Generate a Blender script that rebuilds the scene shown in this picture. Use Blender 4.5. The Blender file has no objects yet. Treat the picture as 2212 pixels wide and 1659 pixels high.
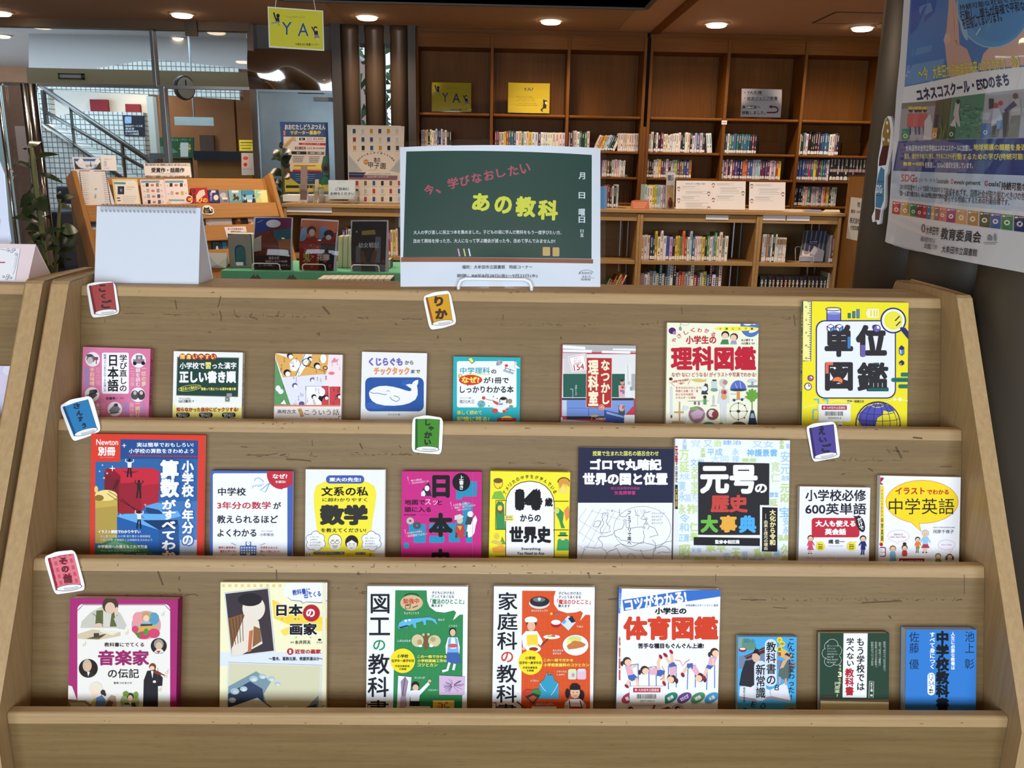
import bpy,math,random
from mathutils import Vector,Matrix
from mathutils.geometry import tessellate_polygon
random.seed(7)
scene=bpy.context.scene
COL=scene.collection
R_=math.radians
def lin(c):
    return tuple((x/255/12.92 if x<=10 else((x/255+.055)/1.055)**2.4)for x in c)
# ---------------------------------------------------------------- camera
EYE=1.45
F_PX,PITCH,ROLL,YAW=1832.1,14.033,1.0689,1.3399
def _cam_axes():
    p,r,y=R_(PITCH),R_(ROLL),R_(-YAW)
    fw=Vector((0,math.cos(p),-math.sin(p)));rt=Vector((1,0,0));up=Vector((0,math.sin(p),math.cos(p)))
    rt,up=math.cos(r)*rt+math.sin(r)*up,-math.sin(r)*rt+math.cos(r)*up
    Z=Matrix.Rotation(y,3,'Z')
    return Z@fw,Z@rt,Z@up
FW,RT,UP=_cam_axes()
cd=bpy.data.cameras.new('camera');cam=bpy.data.objects.new('camera',cd);COL.objects.link(cam)
cd.sensor_width=36;cd.sensor_fit='HORIZONTAL';cd.lens=F_PX*36/2212;cd.clip_start=.05;cd.clip_end=200
m=Matrix(((RT.x,UP.x,-FW.x,0),(RT.y,UP.y,-FW.y,0),(RT.z,UP.z,-FW.z,EYE),(0,0,0,1)))
cam.matrix_world=m
scene.camera=cam
# ---------------------------------------------------------------- exposure, world, daylight
vs=scene.view_settings
scene.display_settings.display_device='sRGB'
vs.view_transform='Standard';vs.look='None';vs.gamma=1;vs.use_curve_mapping=False;vs.exposure=0.0
scene.cycles.use_denoising=True
scene.cycles.max_bounces=8;scene.cycles.diffuse_bounces=4;scene.cycles.glossy_bounces=4
scene.cycles.transmission_bounces=6;scene.cycles.transparent_max_bounces=12
scene.cycles.caustics_reflective=False;scene.cycles.caustics_refractive=False
scene.cycles.sample_clamp_indirect=4
w=bpy.data.worlds.new('sky');scene.world=w;w.use_nodes=True
w.node_tree.nodes['Background'].inputs[0].default_value=(*lin((205,225,245)),1)
w.node_tree.nodes['Background'].inputs[1].default_value=1.6
def area(name,loc,rot,sx,sy,e,col):
    l=bpy.data.lights.new(name,'AREA');l.shape='RECTANGLE';l.size=sx;l.size_y=sy;l.energy=e;l.color=lin(col)
    o=bpy.data.objects.new(name,l);COL.objects.link(o);o.location=loc;o.rotation_euler=rot
    return o
DAY=(226,240,255)
# daylight coming through the window panes of the wall behind the camera
for i,x in enumerate((-2.55,-.85,.85,2.55)):
    area('window_daylight',(x,-3.02,1.3),(R_(90),0,0),1.45,2.1,70,DAY)
# daylight of the glazed lobby
area('lobby_daylight',(-9.3,10.2,2.0),(R_(90),0,R_(-90)),4.5,2.6,420,DAY)
area('lobby_daylight',(-4.6,9.3,2.88),(0,0,0),4.5,1.6,110,DAY)
# ---------------------------------------------------------------- pixel rays (photo measured in 2212x1659 pixels)
def ray(px,py):
    return FW+RT*((px-1106)/F_PX)-UP*((py-829.5)/F_PX)
EYEV=Vector((0,0,EYE))
def hit(px,py,p0,n):
    d=ray(px,py);return EYEV+d*((p0-EYEV).dot(n)/d.dot(n))
def PY(px,py,y):d=ray(px,py);return EYEV+d*(y/d.y)
def PX(px,py,x):d=ray(px,py);return EYEV+d*(x/d.x)
def PZ(px,py,z):d=ray(px,py);return EYEV+d*((z-EYE)/d.z)
# ---------------------------------------------------------------- materials
MATS={}
def nt(name):
    m=bpy.data.materials.new(name);m.use_nodes=True
    return m,m.node_tree,m.node_tree.nodes['Principled BSDF']
def mat(name,col=(200,200,200),rough=.5,metal=0,spec=.5,coat=0,coat_r=.05,emit=0,trans=0,alpha=1,ior=1.45,bump=0,bscale=200,attr=False,var=0,vscale=8):
    if name in MATS:return MATS[name]
    m,t,b=nt(name)
    b.inputs['Base Color'].default_value=(*lin(col),1)
    b.inputs['Roughness'].default_value=rough;b.inputs['Metallic'].default_value=metal
    b.inputs['Specular IOR Level'].default_value=spec;b.inputs['Coat Weight'].default_value=coat
    b.inputs['Coat Roughness'].default_value=coat_r;b.inputs['IOR'].default_value=ior
    b.inputs['Transmission Weight'].default_value=trans;b.inputs['Alpha'].default_value=alpha
    if emit:
        b.inputs['Emission Color'].default_value=(*lin(col),1);b.inputs['Emission Strength'].default_value=emit
    if attr:
        a=t.nodes.new('ShaderNodeAttribute');a.attribute_name='Col'
        t.links.new(a.outputs['Color'],b.inputs['Base Color'])
    if bump or var:
        tc=t.nodes.new('ShaderNodeTexCoord');n=t.nodes.new('ShaderNodeTexNoise')
        n.inputs['Scale'].default_value=bscale if bump else vscale;n.inputs['Detail'].default_value=4
        t.links.new(tc.outputs['Object'],n.inputs['Vector'])
        if bump:
            bp=t.nodes.new('ShaderNodeBump');bp.inputs['Strength'].default_value=bump;bp.inputs['Distance'].default_value=.01
            t.links.new(n.outputs['Fac'],bp.inputs['Height']);t.links.new(bp.outputs['Normal'],b.inputs['Normal'])
        if var:
            mx=t.nodes.new('ShaderNodeMixRGB');mx.inputs[1].default_value=(*lin(col),1)
            mx.inputs[2].default_value=(*lin([c*(1-var)for c in col]),1)
            t.links.new(n.outputs['Fac'],mx.inputs[0]);t.links.new(mx.outputs[0],b.inputs['Base Color'])
    MATS[name]=m;return m
def woodmat(name,c1,c2,c3,axis,rough=.5,fleck=1.0,coat=.04,s=1.0):
    """grain running along the given axis: 0 x, 1 y, 2 z"""
    if name in MATS:return MATS[name]
    m,t,b=nt(name);N=t.nodes.new;K=t.links.new
    tc=N('ShaderNodeTexCoord')
    def noise(sc,across,det=3,rgh=.55):
        mp=N('ShaderNodeMapping');v=[across*s]*3;v[axis]=sc*s;mp.inputs['Scale'].default_value=v
        K(tc.outputs['Object'],mp.inputs['Vector'])
        n=N('ShaderNodeTexNoise');n.inputs['Scale'].default_value=1;n.inputs['Detail'].default_value=det
        n.inputs['Roughness'].default_value=rgh;K(mp.outputs[0],n.inputs['Vector']);return n.outputs['Fac']
    def ramp(src,a,bb):
        r=N('ShaderNodeMapRange');r.inputs[1].default_value=a;r.inputs[2].default_value=bb;K(src,r.inputs[0]);return r.outputs[0]
    def mix(f,a,bb,k=None):
        x=N('ShaderNodeMixRGB')
        if k:
            mm=N('ShaderNodeMath');mm.operation='MULTIPLY';mm.inputs[1].default_value=k;K(f,mm.inputs[0]);f=mm.outputs[0]
        K(f,x.inputs[0])
        for i,q in((1,a),(2,bb)):
            if isinstance(q,tuple):x.inputs[i].default_value=(*lin(q),1)
            else:K(q,x.inputs[i])
        return x.outputs[0]
    base=mix(ramp(noise(1.2,9),.3,.7),c1,c2)
    base=mix(ramp(noise(4,130),.35,.75),base,c3,.55)
    base=mix(ramp(noise(38,420,2),.56,.74),base,c3,.55*fleck)
    K(base,b.inputs['Base Color'])
    b.inputs['Roughness'].default_value=rough;b.inputs['Specular IOR Level'].default_value=.1 if 'oak' in name else.25;b.inputs['Coat Weight'].default_value=coat;b.inputs['Coat Roughness'].default_value=.3
    MATS[name]=m;return m
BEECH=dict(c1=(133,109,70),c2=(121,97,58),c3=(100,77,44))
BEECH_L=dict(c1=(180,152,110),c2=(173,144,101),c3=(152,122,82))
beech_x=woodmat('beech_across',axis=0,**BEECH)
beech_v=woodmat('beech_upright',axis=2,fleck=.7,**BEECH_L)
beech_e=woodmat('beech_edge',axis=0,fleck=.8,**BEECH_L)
OAK=dict(c1=(126,80,32),c2=(114,70,26),c3=(90,52,18))
oak_x=woodmat('oak_across',axis=0,fleck=.3,**OAK)
oak_v=woodmat('oak_upright',axis=2,fleck=.3,**OAK)
TAN=dict(c1=(178,142,92),c2=(166,130,80),c3=(146,110,64))
tan_x=woodmat('tan_laminate',axis=0,fleck=.3,**TAN)
ink=mat('printed_paper',rough=.6,spec=.15,attr=True)
inkm=mat('matt_print',rough=.7,spec=.3,attr=True)
inkg=mat('laminated_print',rough=.3,attr=True,coat=1,coat_r=.02)
paper=mat('page_edges',(226,221,208),.85,spec=.2,var=.12,vscale=300)
steel=mat('polished_steel',(200,202,205),.12,1)
steel_d=mat('brushed_steel',(150,158,164),.32,1)
clear=mat('clear_acrylic',(240,246,248),.06,trans=1,alpha=.35,ior=1.2)
wirew=mat('white_coated_wire',(232,234,236),.3)
white_card=mat('white_card',(236,238,240),.75)
# ---------------------------------------------------------------- mesh builder
class MB:
    def __init__(s):s.v=[];s.f=[];s.c=[];s.mi=[]
    def add(s,vs,fs,c=None,mi=0):
        k=len(s.v);s.v+=[tuple(x)for x in vs]
        for q in fs:s.f.append([k+i for i in q]);s.c.append(c);s.mi.append(mi)
    def box(s,x0,x1,y0,y1,z0,z1,c=None,mi=0,M=None):
        vs=[(x,y,z)for z in(z0,z1)for y in(y0,y1)for x in(x0,x1)]
        if M:vs=[M@Vector(q)for q in vs]
        s.add(vs,[(0,2,3,1),(4,5,7,6),(0,1,5,4),(2,6,7,3),(0,4,6,2),(1,3,7,5)],c,mi);return s
    def prism(s,pts,axis,a,b,c=None,mi=0):
        """extrude a 2-D outline along axis (0 x: pts are (y,z); 1 y: (x,z); 2 z: (x,y))"""
        def p3(q,t):return[(t,q[0],q[1]),(q[0],t,q[1]),(q[0],q[1],t)][axis]
        n=len(pts);vs=[p3(q,a)for q in pts]+[p3(q,b)for q in pts]
        tri=tessellate_polygon([[Vector((*q,0))for q in pts]])
        fs=[tuple(t)for t in tri]+[tuple(n+i for i in t[::-1])for t in tri]+[(i,(i+1)%n,n+(i+1)%n,n+i)for i in range(n)]
        s.add(vs,fs,c,mi);return s
    def tube(s,pts,r,n=8,c=None,mi=0,closed=False,r2=None):
        pts=[Vector(p)for p in pts];k=len(s.v);m_=len(pts);rings=[]
        ref=None
        for i,p in enumerate(pts):
            d=(pts[(i+1)%m_]-p if(i+1<m_ or closed)else p-pts[i-1])
            d0=(p-pts[i-1]if(i>0 or closed)else d)
            t=(d.normalized()+d0.normalized())
            t=t.normalized()if t.length>1e-6 else d.normalized()
            if ref is None:ref=t.orthogonal().normalized()
            u=(ref-t*ref.dot(t));u=u.normalized()if u.length>1e-6 else t.orthogonal().normalized();ref=u;vv=t.cross(u)
            rr=r if r2 is None else r+(r2-r)*i/max(1,m_-1)
            rings.append([p+u*math.cos(a*2*math.pi/n)*rr+vv*math.sin(a*2*math.pi/n)*rr for a in range(n)])
        vs=[q for g in rings for q in g];fs=[]
        for i in range(m_ if closed else m_-1):
            j=(i+1)%m_
            for a in range(n):fs.append((i*n+a,i*n+(a+1)%n,j*n+(a+1)%n,j*n+a))
        if not closed:fs+=[tuple(range(n))[::-1],tuple((m_-1)*n+a for a in range(n))]
        s.add(vs,fs,c,mi);return s
    def lathe(s,prof,center,n=24,c=None,mi=0):
        """profile of (radius, z) turned round the z axis at center"""
        cx,cy,cz=center;vs=[(cx+r*math.cos(2*math.pi*a/n),cy+r*math.sin(2*math.pi*a/n),cz+z)for r,z in prof for a in range(n)]
        fs=[(i*n+a,i*n+(a+1)%n,(i+1)*n+(a+1)%n,(i+1)*n+a)for i in range(len(prof)-1)for a in range(n)]
        fs+=[tuple(range(n))[::-1],tuple((len(prof)-1)*n+a for a in range(n))]
        s.add(vs,fs,c,mi);return s
def link(name,mb,mats,parent=None,M=None,bevel=0,smooth=False,seg=2,world=True):
    me=bpy.data.meshes.new(name)
    vs=mb.v
    if parent is not None and world and M is None:
        L=parent.location;vs=[(x-L.x,y-L.y,z-L.z)for x,y,z in vs]
    me.from_pydata(vs,[],mb.f)
    for q in(mats if isinstance(mats,(list,tuple))else[mats]):me.materials.append(q)
    if any(mb.mi):me.polygons.foreach_set('material_index',mb.mi)
    if any(c is not None for c in mb.c):
        at=me.color_attributes.new('Col','FLOAT_COLOR','CORNER');buf=[]
        for p,c in zip(mb.f,mb.c):buf+=[*(lin(c)if c else(.8,.8,.8)),1]*len(p)
        at.data.foreach_set('color',buf)
    if smooth:me.shade_smooth()
    me.update()
    o=bpy.data.objects.new(name,me);COL.objects.link(o)
    if parent is not None:o.parent=parent
    if M is not None:o.matrix_local=M
    if bevel:
        md=o.modifiers.new('edge','BEVEL');md.width=bevel;md.segments=seg;md.limit_method='ANGLE';md.angle_limit=R_(40)
    return o
def tag(o,label,cat,group=None,kind=None):
    o['label']=label;o['category']=cat
    if group:o['group']=group
    if kind:o['kind']=kind
    return o
def thing(name,label,cat,loc=(0,0,0),group=None,M=None):
    o=bpy.data.objects.new(name,None);COL.objects.link(o);o.empty_display_size=.05
    if M is not None:o.matrix_world=M
    else:o.location=loc
    return tag(o,label,cat,group)
def struct(name,mb,m_,bevel=0,smooth=False,label=None,parent=None):
    o=link(name,mb,m_,parent=parent,bevel=bevel,smooth=smooth)
    if parent is None:o['kind']='structure'
    if label:o['label']=label
    return o
def copy_tree(o,parent=None):
    c=o.copy();COL.objects.link(c)
    if parent is not None:c.parent=parent
    for ch in o.children:copy_tree(ch,c)
    return c
# ---------------------------------------------------------------- flat printing: outlines measured on the photograph, laid onto a plane of the object
_tc=bpy.data.curves.new('glyphs','FONT');_to=bpy.data.objects.new('glyphs',_tc);_tc.resolution_u=3
_GC={}
def glyphs(s,bold=0,vertical=False):
    k=(s,bold,vertical)
    if k in _GC:return _GC[k]
    _tc.body='\n'.join(x.replace('ー','丨').replace('〜','≀')for x in s)if vertical else s
    _tc.align_x='CENTER' if vertical else 'LEFT';_tc.space_line=1.0
    me=_to.to_mesh()
    vs=[(q.co.x,q.co.y)for q in me.vertices];fs=[tuple(p.vertices)for p in me.polygons]
    _to.to_mesh_clear()
    if bold>.008 and vs: # heavier weights: the strokes widened by overprinting
        d=bold*.8;sh=[(-d,-d),(d,-d),(d,d),(-d,d)]
        if bold>.032:sh+=[(0,1.3*d),(0,-1.3*d),(1.3*d,0),(-1.3*d,0),(0,0)]
        v0,vs=vs,[]
        for dx,dy in sh:vs+=[(x+dx,y+dy)for x,y in v0]
    if not vs:vs,fs=[(0,0),(1,0),(0,1)],[]
    xs=[q[0]for q in vs];ys=[q[1]for q in vs]
    r=(vs,fs,min(xs),min(ys),max(xs),max(ys));_GC[k]=r;return r
def _clip(poly,lo,hi):
    for ax,val,sg in((0,lo[0],1),(0,hi[0],-1),(1,lo[1],1),(1,hi[1],-1)):
        out=[]
        for i in range(len(poly)):
            a,b=poly[i-1],poly[i];da,db=(a[ax]-val)*sg,(b[ax]-val)*sg
            if da>=0 and db>=0:out.append(b)
            elif da>=0>db or db>=0>da:
                t=da/(da-db);q=(a[0]+(b[0]-a[0])*t,a[1]+(b[1]-a[1])*t)
                out.append(q)
                if db>=0:out.append(b)
        poly=out
        if len(poly)<3:return[]
    return poly
class Art:
    """printing on a surface, drawn in order; coordinates may be taken from a magnified crop (view)"""
    def __init__(s):s.items=[];s.ox=s.oy=0;s.k=1
    def view(s,ox,oy,k):s.ox,s.oy,s.k=ox,oy,k;return s
    def _p(s,q):return(s.ox+q[0]/s.k,s.oy+q[1]/s.k)
    def raw(s,vs,fs,col):s.items.append(([s._p(q)for q in vs],fs,col));return s
    def P(s,pts,col):
        if len(pts)==3:return s.raw(pts,[(0,1,2)],col)
        return s.raw(pts,[tuple(t)for t in tessellate_polygon([[Vector((x,y,0))for x,y in pts]])],col)
    def R(s,x0,y0,x1,y1,col,n=1,m_=1):
        vs=[(x0+(x1-x0)*i/n,y0+(y1-y0)*j/m_)for j in range(m_+1)for i in range(n+1)]
        return s.raw(vs,[(j*(n+1)+i,j*(n+1)+i+1,(j+1)*(n+1)+i+1,(j+1)*(n+1)+i)for j in range(m_)for i in range(n)],col)
    def Q(s,a,b,c,d,col,n=1,m_=1):
        vs=[]
        for j in range(m_+1):
            for i in range(n+1):
                u,v=i/n,j/m_
                vs.append(tuple((a[k]*(1-u)+b[k]*u)*(1-v)+(d[k]*(1-u)+c[k]*u)*v for k in(0,1)))
        return s.raw(vs,[(j*(n+1)+i,j*(n+1)+i+1,(j+1)*(n+1)+i+1,(j+1)*(n+1)+i)for j in range(m_)for i in range(n)],col)
    def E(s,cx,cy,rx,ry,col,n=28,rot=0,a0=0,a1=360):
        c,q=math.cos(R_(rot)),math.sin(R_(rot));pts=[]
        full=a1-a0>=360
        for i in range(n if full else n+1):
            a=R_(a0+(a1-a0)*i/n);x,y=rx*math.cos(a),ry*math.sin(a);pts.append((cx+x*c-y*q,cy+x*q+y*c))
        return s.raw([(cx,cy)]+pts,[(0,i+1,(i+1)%len(pts)+1)for i in range(len(pts)if full else len(pts)-1)],col)
    def RR(s,x0,y0,x1,y1,r,col):
        pts=[]
        for cx,cy,a in((x1-r,y0+r,-90),(x1-r,y1-r,0),(x0+r,y1-r,90),(x0+r,y0+r,180)):
            pts+=[(cx+r*math.cos(R_(a+18*i)),cy+r*math.sin(R_(a+18*i)))for i in range(6)]
        mx,my=(x0+x1)/2,(y0+y1)/2;n=len(pts)
        return s.raw([(mx,my)]+pts,[(0,i+1,(i+1)%n+1)for i in range(n)],col)
    def L(s,pts,w_,col,closed=False):
        if closed:pts=list(pts)+[pts[0]]
        vs,fs=[],[]
        for i,(x,y)in enumerate(pts):
            a=pts[max(0,i-1)];b=pts[min(len(pts)-1,i+1)];dx,dy=b[0]-a[0],b[1]-a[1];l=math.hypot(dx,dy)or 1
            nx,ny=-dy/l*w_/2,dx/l*w_/2;vs+=[(x+nx,y+ny),(x-nx,y-ny)]
            if i:k=2*i;fs.append((k-2,k-1,k+1,k))
        return s.raw(vs,fs,col)
    def ring(s,cx,cy,rx,ry,w_,col,n=32,rot=0,a0=0,a1=360):
        c,q=math.cos(R_(rot)),math.sin(R_(rot))
        return s.L([(cx+rx*math.cos(R_(a0+(a1-a0)*i/n))*c-ry*math.sin(R_(a0+(a1-a0)*i/n))*q,cy+rx*math.cos(R_(a0+(a1-a0)*i/n))*q+ry*math.sin(R_(a0+(a1-a0)*i/n))*c)for i in range(n+1)],w_,col)
    def T(s,t,x0,y0,x1,y1,col,b=0,v=False,rot=0,ol=None):
        """lettering whose ink fills the box x0 y0 x1 y1, turned about the box's middle"""
        if ol:s.T(t,x0-ol[1]*.9,y0-ol[1]*.9,x1+ol[1]*.9,y1+ol[1]*.9,ol[0],b+ol[2],v,rot)
        vs,fs,gx0,gy0,gx1,gy1=glyphs(t,b,v)
        sx,sy=(x1-x0)/max(gx1-gx0,1e-6),(y1-y0)/max(gy1-gy0,1e-6)
        cx,cy=(x0+x1)/2,(y0+y1)/2;c,q=math.cos(R_(rot)),math.sin(R_(rot));out=[]
        for gx,gy in vs:
            x=x0+(gx-gx0)*sx-cx;y=y1-(gy-gy0)*sy-cy;out.append((cx+x*c-y*q,cy+x*q+y*c))
        n=max(max(f)for f in fs)+1
        for i in range(0,len(out)-n+1,n):s.raw(out[i:i+n],fs,col)
        return s
    def lay(s,mb,tf,lo=None,hi=None,z0=.0,dz=.00001,mi=0):
        """tf: photo pixel -> (u, v) on the surface; lo, hi clip it; each drawing lies a hair above the one before"""
        z=z0
        for vs,fs,col in s.items:
            z+=dz;uv=[tf(*q)for q in vs]
            for f in fs:
                pl=[uv[i]for i in f]
                ar=sum(pl[i-1][0]*pl[i][1]-pl[i][0]*pl[i-1][1]for i in range(len(pl)))
                if abs(ar)<1e-12:continue
                if ar<0:pl=pl[::-1]
                if lo and not all(lo[0]<=q[0]<=hi[0]and lo[1]<=q[1]<=hi[1]for q in pl):
                    pl=_clip(pl,lo,hi)
                    if len(pl)<3:continue
                yield pl,z,col
    def put(s,mb,tf,lo=None,hi=None,z0=0.,dz=.00001,fn=None,mi=0):
        for pl,z,col in s.lay(mb,tf,lo,hi,z0,dz):
            mb.add([fn(u,v,z)if fn else(u,v,z)for u,v in pl],[tuple(range(len(pl)))],col,mi)
        return z0+dz*(len(s.items)+1)
K0=(28,26,28);W0=(240,240,238)
def cut_cells(items,tf,us,vs):
    """the drawings in surface coordinates, cut along the grid lines us, vs of a bent sheet"""
    out=[]
    def cell(g_,a):
        lo,hi=0,len(g_)-2
        while lo<hi:
            m_=(lo+hi+1)//2
            if g_[m_]<=a+1e-9:lo=m_
            else:hi=m_-1
        return lo
    for pv,fs,c in items:
        uv=[tf(*p)for p in pv];nv,nf=[],[]
        for f in fs:
            pl=[uv[i]for i in f];x0,x1=min(p[0]for p in pl),max(p[0]for p in pl);y0,y1=min(p[1]for p in pl),max(p[1]for p in pl)
            i0,i1,j0,j1=cell(us,x0),cell(us,x1),cell(vs,y0),cell(vs,y1)
            for i in range(i0,i1+1):
                for j in range(j0,j1+1):
                    q=pl
                    if i1>i0 or j1>j0 or x0<us[0]or x1>us[-1]or y0<vs[0]or y1>vs[-1]:q=_clip(pl,(us[i],vs[j]),(us[i+1],vs[j+1]))
                    if len(q)>=3:k=len(nv);nv+=q;nf.append(tuple(range(k,k+len(q))))
        out.append((nv,nf,c))
    return out
def bent(us,vs,h):
    """height of a bent sheet, straight between the grid lines; h(i, j) at the nodes"""
    H=[[h(i,j)for j in range(len(vs))]for i in range(len(us))]
    def fn(u,v):
        i=max(0,min(len(us)-2,int((u-us[0])/(us[-1]-us[0])*(len(us)-1))));j=max(0,min(len(vs)-2,int((v-vs[0])/(vs[-1]-vs[0])*(len(vs)-1))))
        a=(u-us[i])/(us[i+1]-us[i]);b=(v-vs[j])/(vs[j+1]-vs[j])
        return(H[i][j]*(1-a)+H[i+1][j]*a)*(1-b)+(H[i][j+1]*(1-a)+H[i+1][j+1]*a)*b
    return fn
def frame_of(px_tl,px_tr,p0,n):
    """local frame of a flat thing standing on the plane (p0, n): origin at the top-left corner, x along its top edge, z out of the face"""
    a,b=hit(*px_tl,p0,n),hit(*px_tr,p0,n);x=(b-a).normalized();y=n.cross(x).normalized()
    M=Matrix(((x.x,y.x,n.x,a.x),(x.y,y.y,n.y,a.y),(x.z,y.z,n.z,a.z),(0,0,0,1)))
    inv=M.inverted()
    def tf(px,py):
        q=inv@hit(px,py,p0,n);return(q.x,q.y)
    return M,tf,(b-a).length
# ================================================================ the room
CEIL=EYE+1.118
YB=7.3 # front of the tall bookcases
plaster=mat('beige_wall',(186,160,118),.8,var=.06)
m_ceil=mat('ceiling_board',(190,152,118),.9,bump=.25,bscale=90,var=.05)
m_ceil2=mat('perforated_ceiling',(170,134,98),.9,bump=.5,bscale=60,var=.1)
m_floor=mat('floor_carpet',(112,96,92),.95,var=.2,vscale=60)
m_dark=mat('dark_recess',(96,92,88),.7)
m_brown=mat('bronze_column',(92,74,58),.38,metal=.35)
m_black=mat('black_gap',(14,12,12),.9)
struct('floor',MB().box(-12,5.2,-3.2,15,-.1,0),m_floor)
# ceiling with a long recessed well that shows at the top of the view
hx1=PZ(1391,16.5,CEIL).x;hy1=PZ(1391,16.5,CEIL).y;hx0=PZ(800,0,CEIL).x-.6
cb=MB()
cb.box(-6.2,5.2,hy1,7.7,CEIL,CEIL+.12).box(-6.2,5.2,-3.2,hy1-1.6,CEIL,CEIL+.12)
cb.box(-6.2,hx0,hy1-1.6,hy1,CEIL,CEIL+.12).box(hx1,5.2,hy1-1.6,hy1,CEIL,CEIL+.12)
struct('ceiling',cb,m_ceil)
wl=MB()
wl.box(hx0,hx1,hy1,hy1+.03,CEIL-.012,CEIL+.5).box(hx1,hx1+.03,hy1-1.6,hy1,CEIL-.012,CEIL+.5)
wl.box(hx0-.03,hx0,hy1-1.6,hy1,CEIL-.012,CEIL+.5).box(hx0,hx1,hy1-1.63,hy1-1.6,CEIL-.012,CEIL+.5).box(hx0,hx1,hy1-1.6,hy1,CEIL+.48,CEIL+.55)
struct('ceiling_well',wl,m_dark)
a,b=PZ(800,22,CEIL),PZ(1345,40,CEIL)
# perforated boards between the well and the rail
px1=PZ(1340,59.5,CEIL).x;px0=PZ(735,40,CEIL).x
struct('ceiling_panel',MB().box(px0,px1,hy1+.03,YB-.06,CEIL-.004,CEIL+.02),m_ceil2)
q=PZ(1406,76,CEIL)
struct('trim_1',MB().box(q.x-.03,q.x+.03,1,YB-.01,CEIL-.02,CEIL+.02),oak_x,label='wooden track running along the ceiling towards the tall bookcases')
# walls
xg=PY(720,120,7.35).x # right end of the glass front
xw=PY(1921,95,7.3).x # right end of the bookcases
struct('wall_right',MB().box(4.6,4.8,-3.2,7.9,0,CEIL),plaster)
struct('wall_left',MB().box(-6.4,-6.2,-3.2,7.2,0,CEIL),plaster)
wb=MB();cabx0=PY(896.5,68,YB).x
wb.box(cabx0,4.8,YB+.3,YB+.5,0,CEIL)
struct('wall_back',wb,plaster)
struct('trim_2',MB().box(xw,xw+.16,YB+.02,YB+.3,0,CEIL-.02),plaster,label='pale boarded wall strip beside the last bookcase bay')
struct('trim_3',MB().box(xw+.13,xw+.2,YB,YB+.08,CEIL-.1,CEIL-.001),white_card,label='white corner piece under the ceiling')
# wall behind the camera with its row of windows
bw=MB();bw.box(-6.4,4.8,-3.3,-3.1,0,.2).box(-6.4,4.8,-3.3,-3.1,2.48,CEIL)
for x0,x1 in((-6.4,-3.4),(3.4,4.8)):bw.box(x0,x1,-3.3,-3.1,.2,2.48)
for x in(-1.7,0,1.7):bw.box(x-.1,x+.1,-3.3,-3.1,.2,2.48)
struct('wall_front',bw,plaster)
# bronze columns beside the bookcases, daylight between them
def yp(px,py,y=7.25):return PY(px,py,y)
cm=MB()
for i,(x0,x1)in enumerate(((734,774),(784,830),(840,881))):
    c=yp((x0+x1)/2,110);r=(yp(x1,110).x-yp(x0,110).x)/2
    struct('column_%d'%(i+1),MB().lathe([(r,0),(r,CEIL-.06),(r*1.04,CEIL-.05),(r*1.04,CEIL)],(c.x,7.25+r,0),32),m_brown,smooth=True,label=('bronze round column nearest the steel door','bronze round column in the middle of the three','bronze round column next to the bookcase')[i])
for i,(x0,x1,la)in enumerate(((716,736,'dark bronze frame post beside the steel door'),(881,898,'dark bronze frame post beside the bookcase'))):
    a,b=yp(x0,110),yp(x1,110)
    struct('trim_%d'%(4+i),MB().box(a.x,b.x,7.24,7.55,0,CEIL),mat('dark_bronze',(64,58,54),.5,metal=.3),label=la)
a,b=yp(716,70),yp(898,70)
struct('trim_6',MB().box(a.x,b.x,7.3,7.55,yp(800,92).z,CEIL),mat('dark_bronze'),label='dark bronze head frame above the three columns')
tr=random.Random(3)
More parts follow.
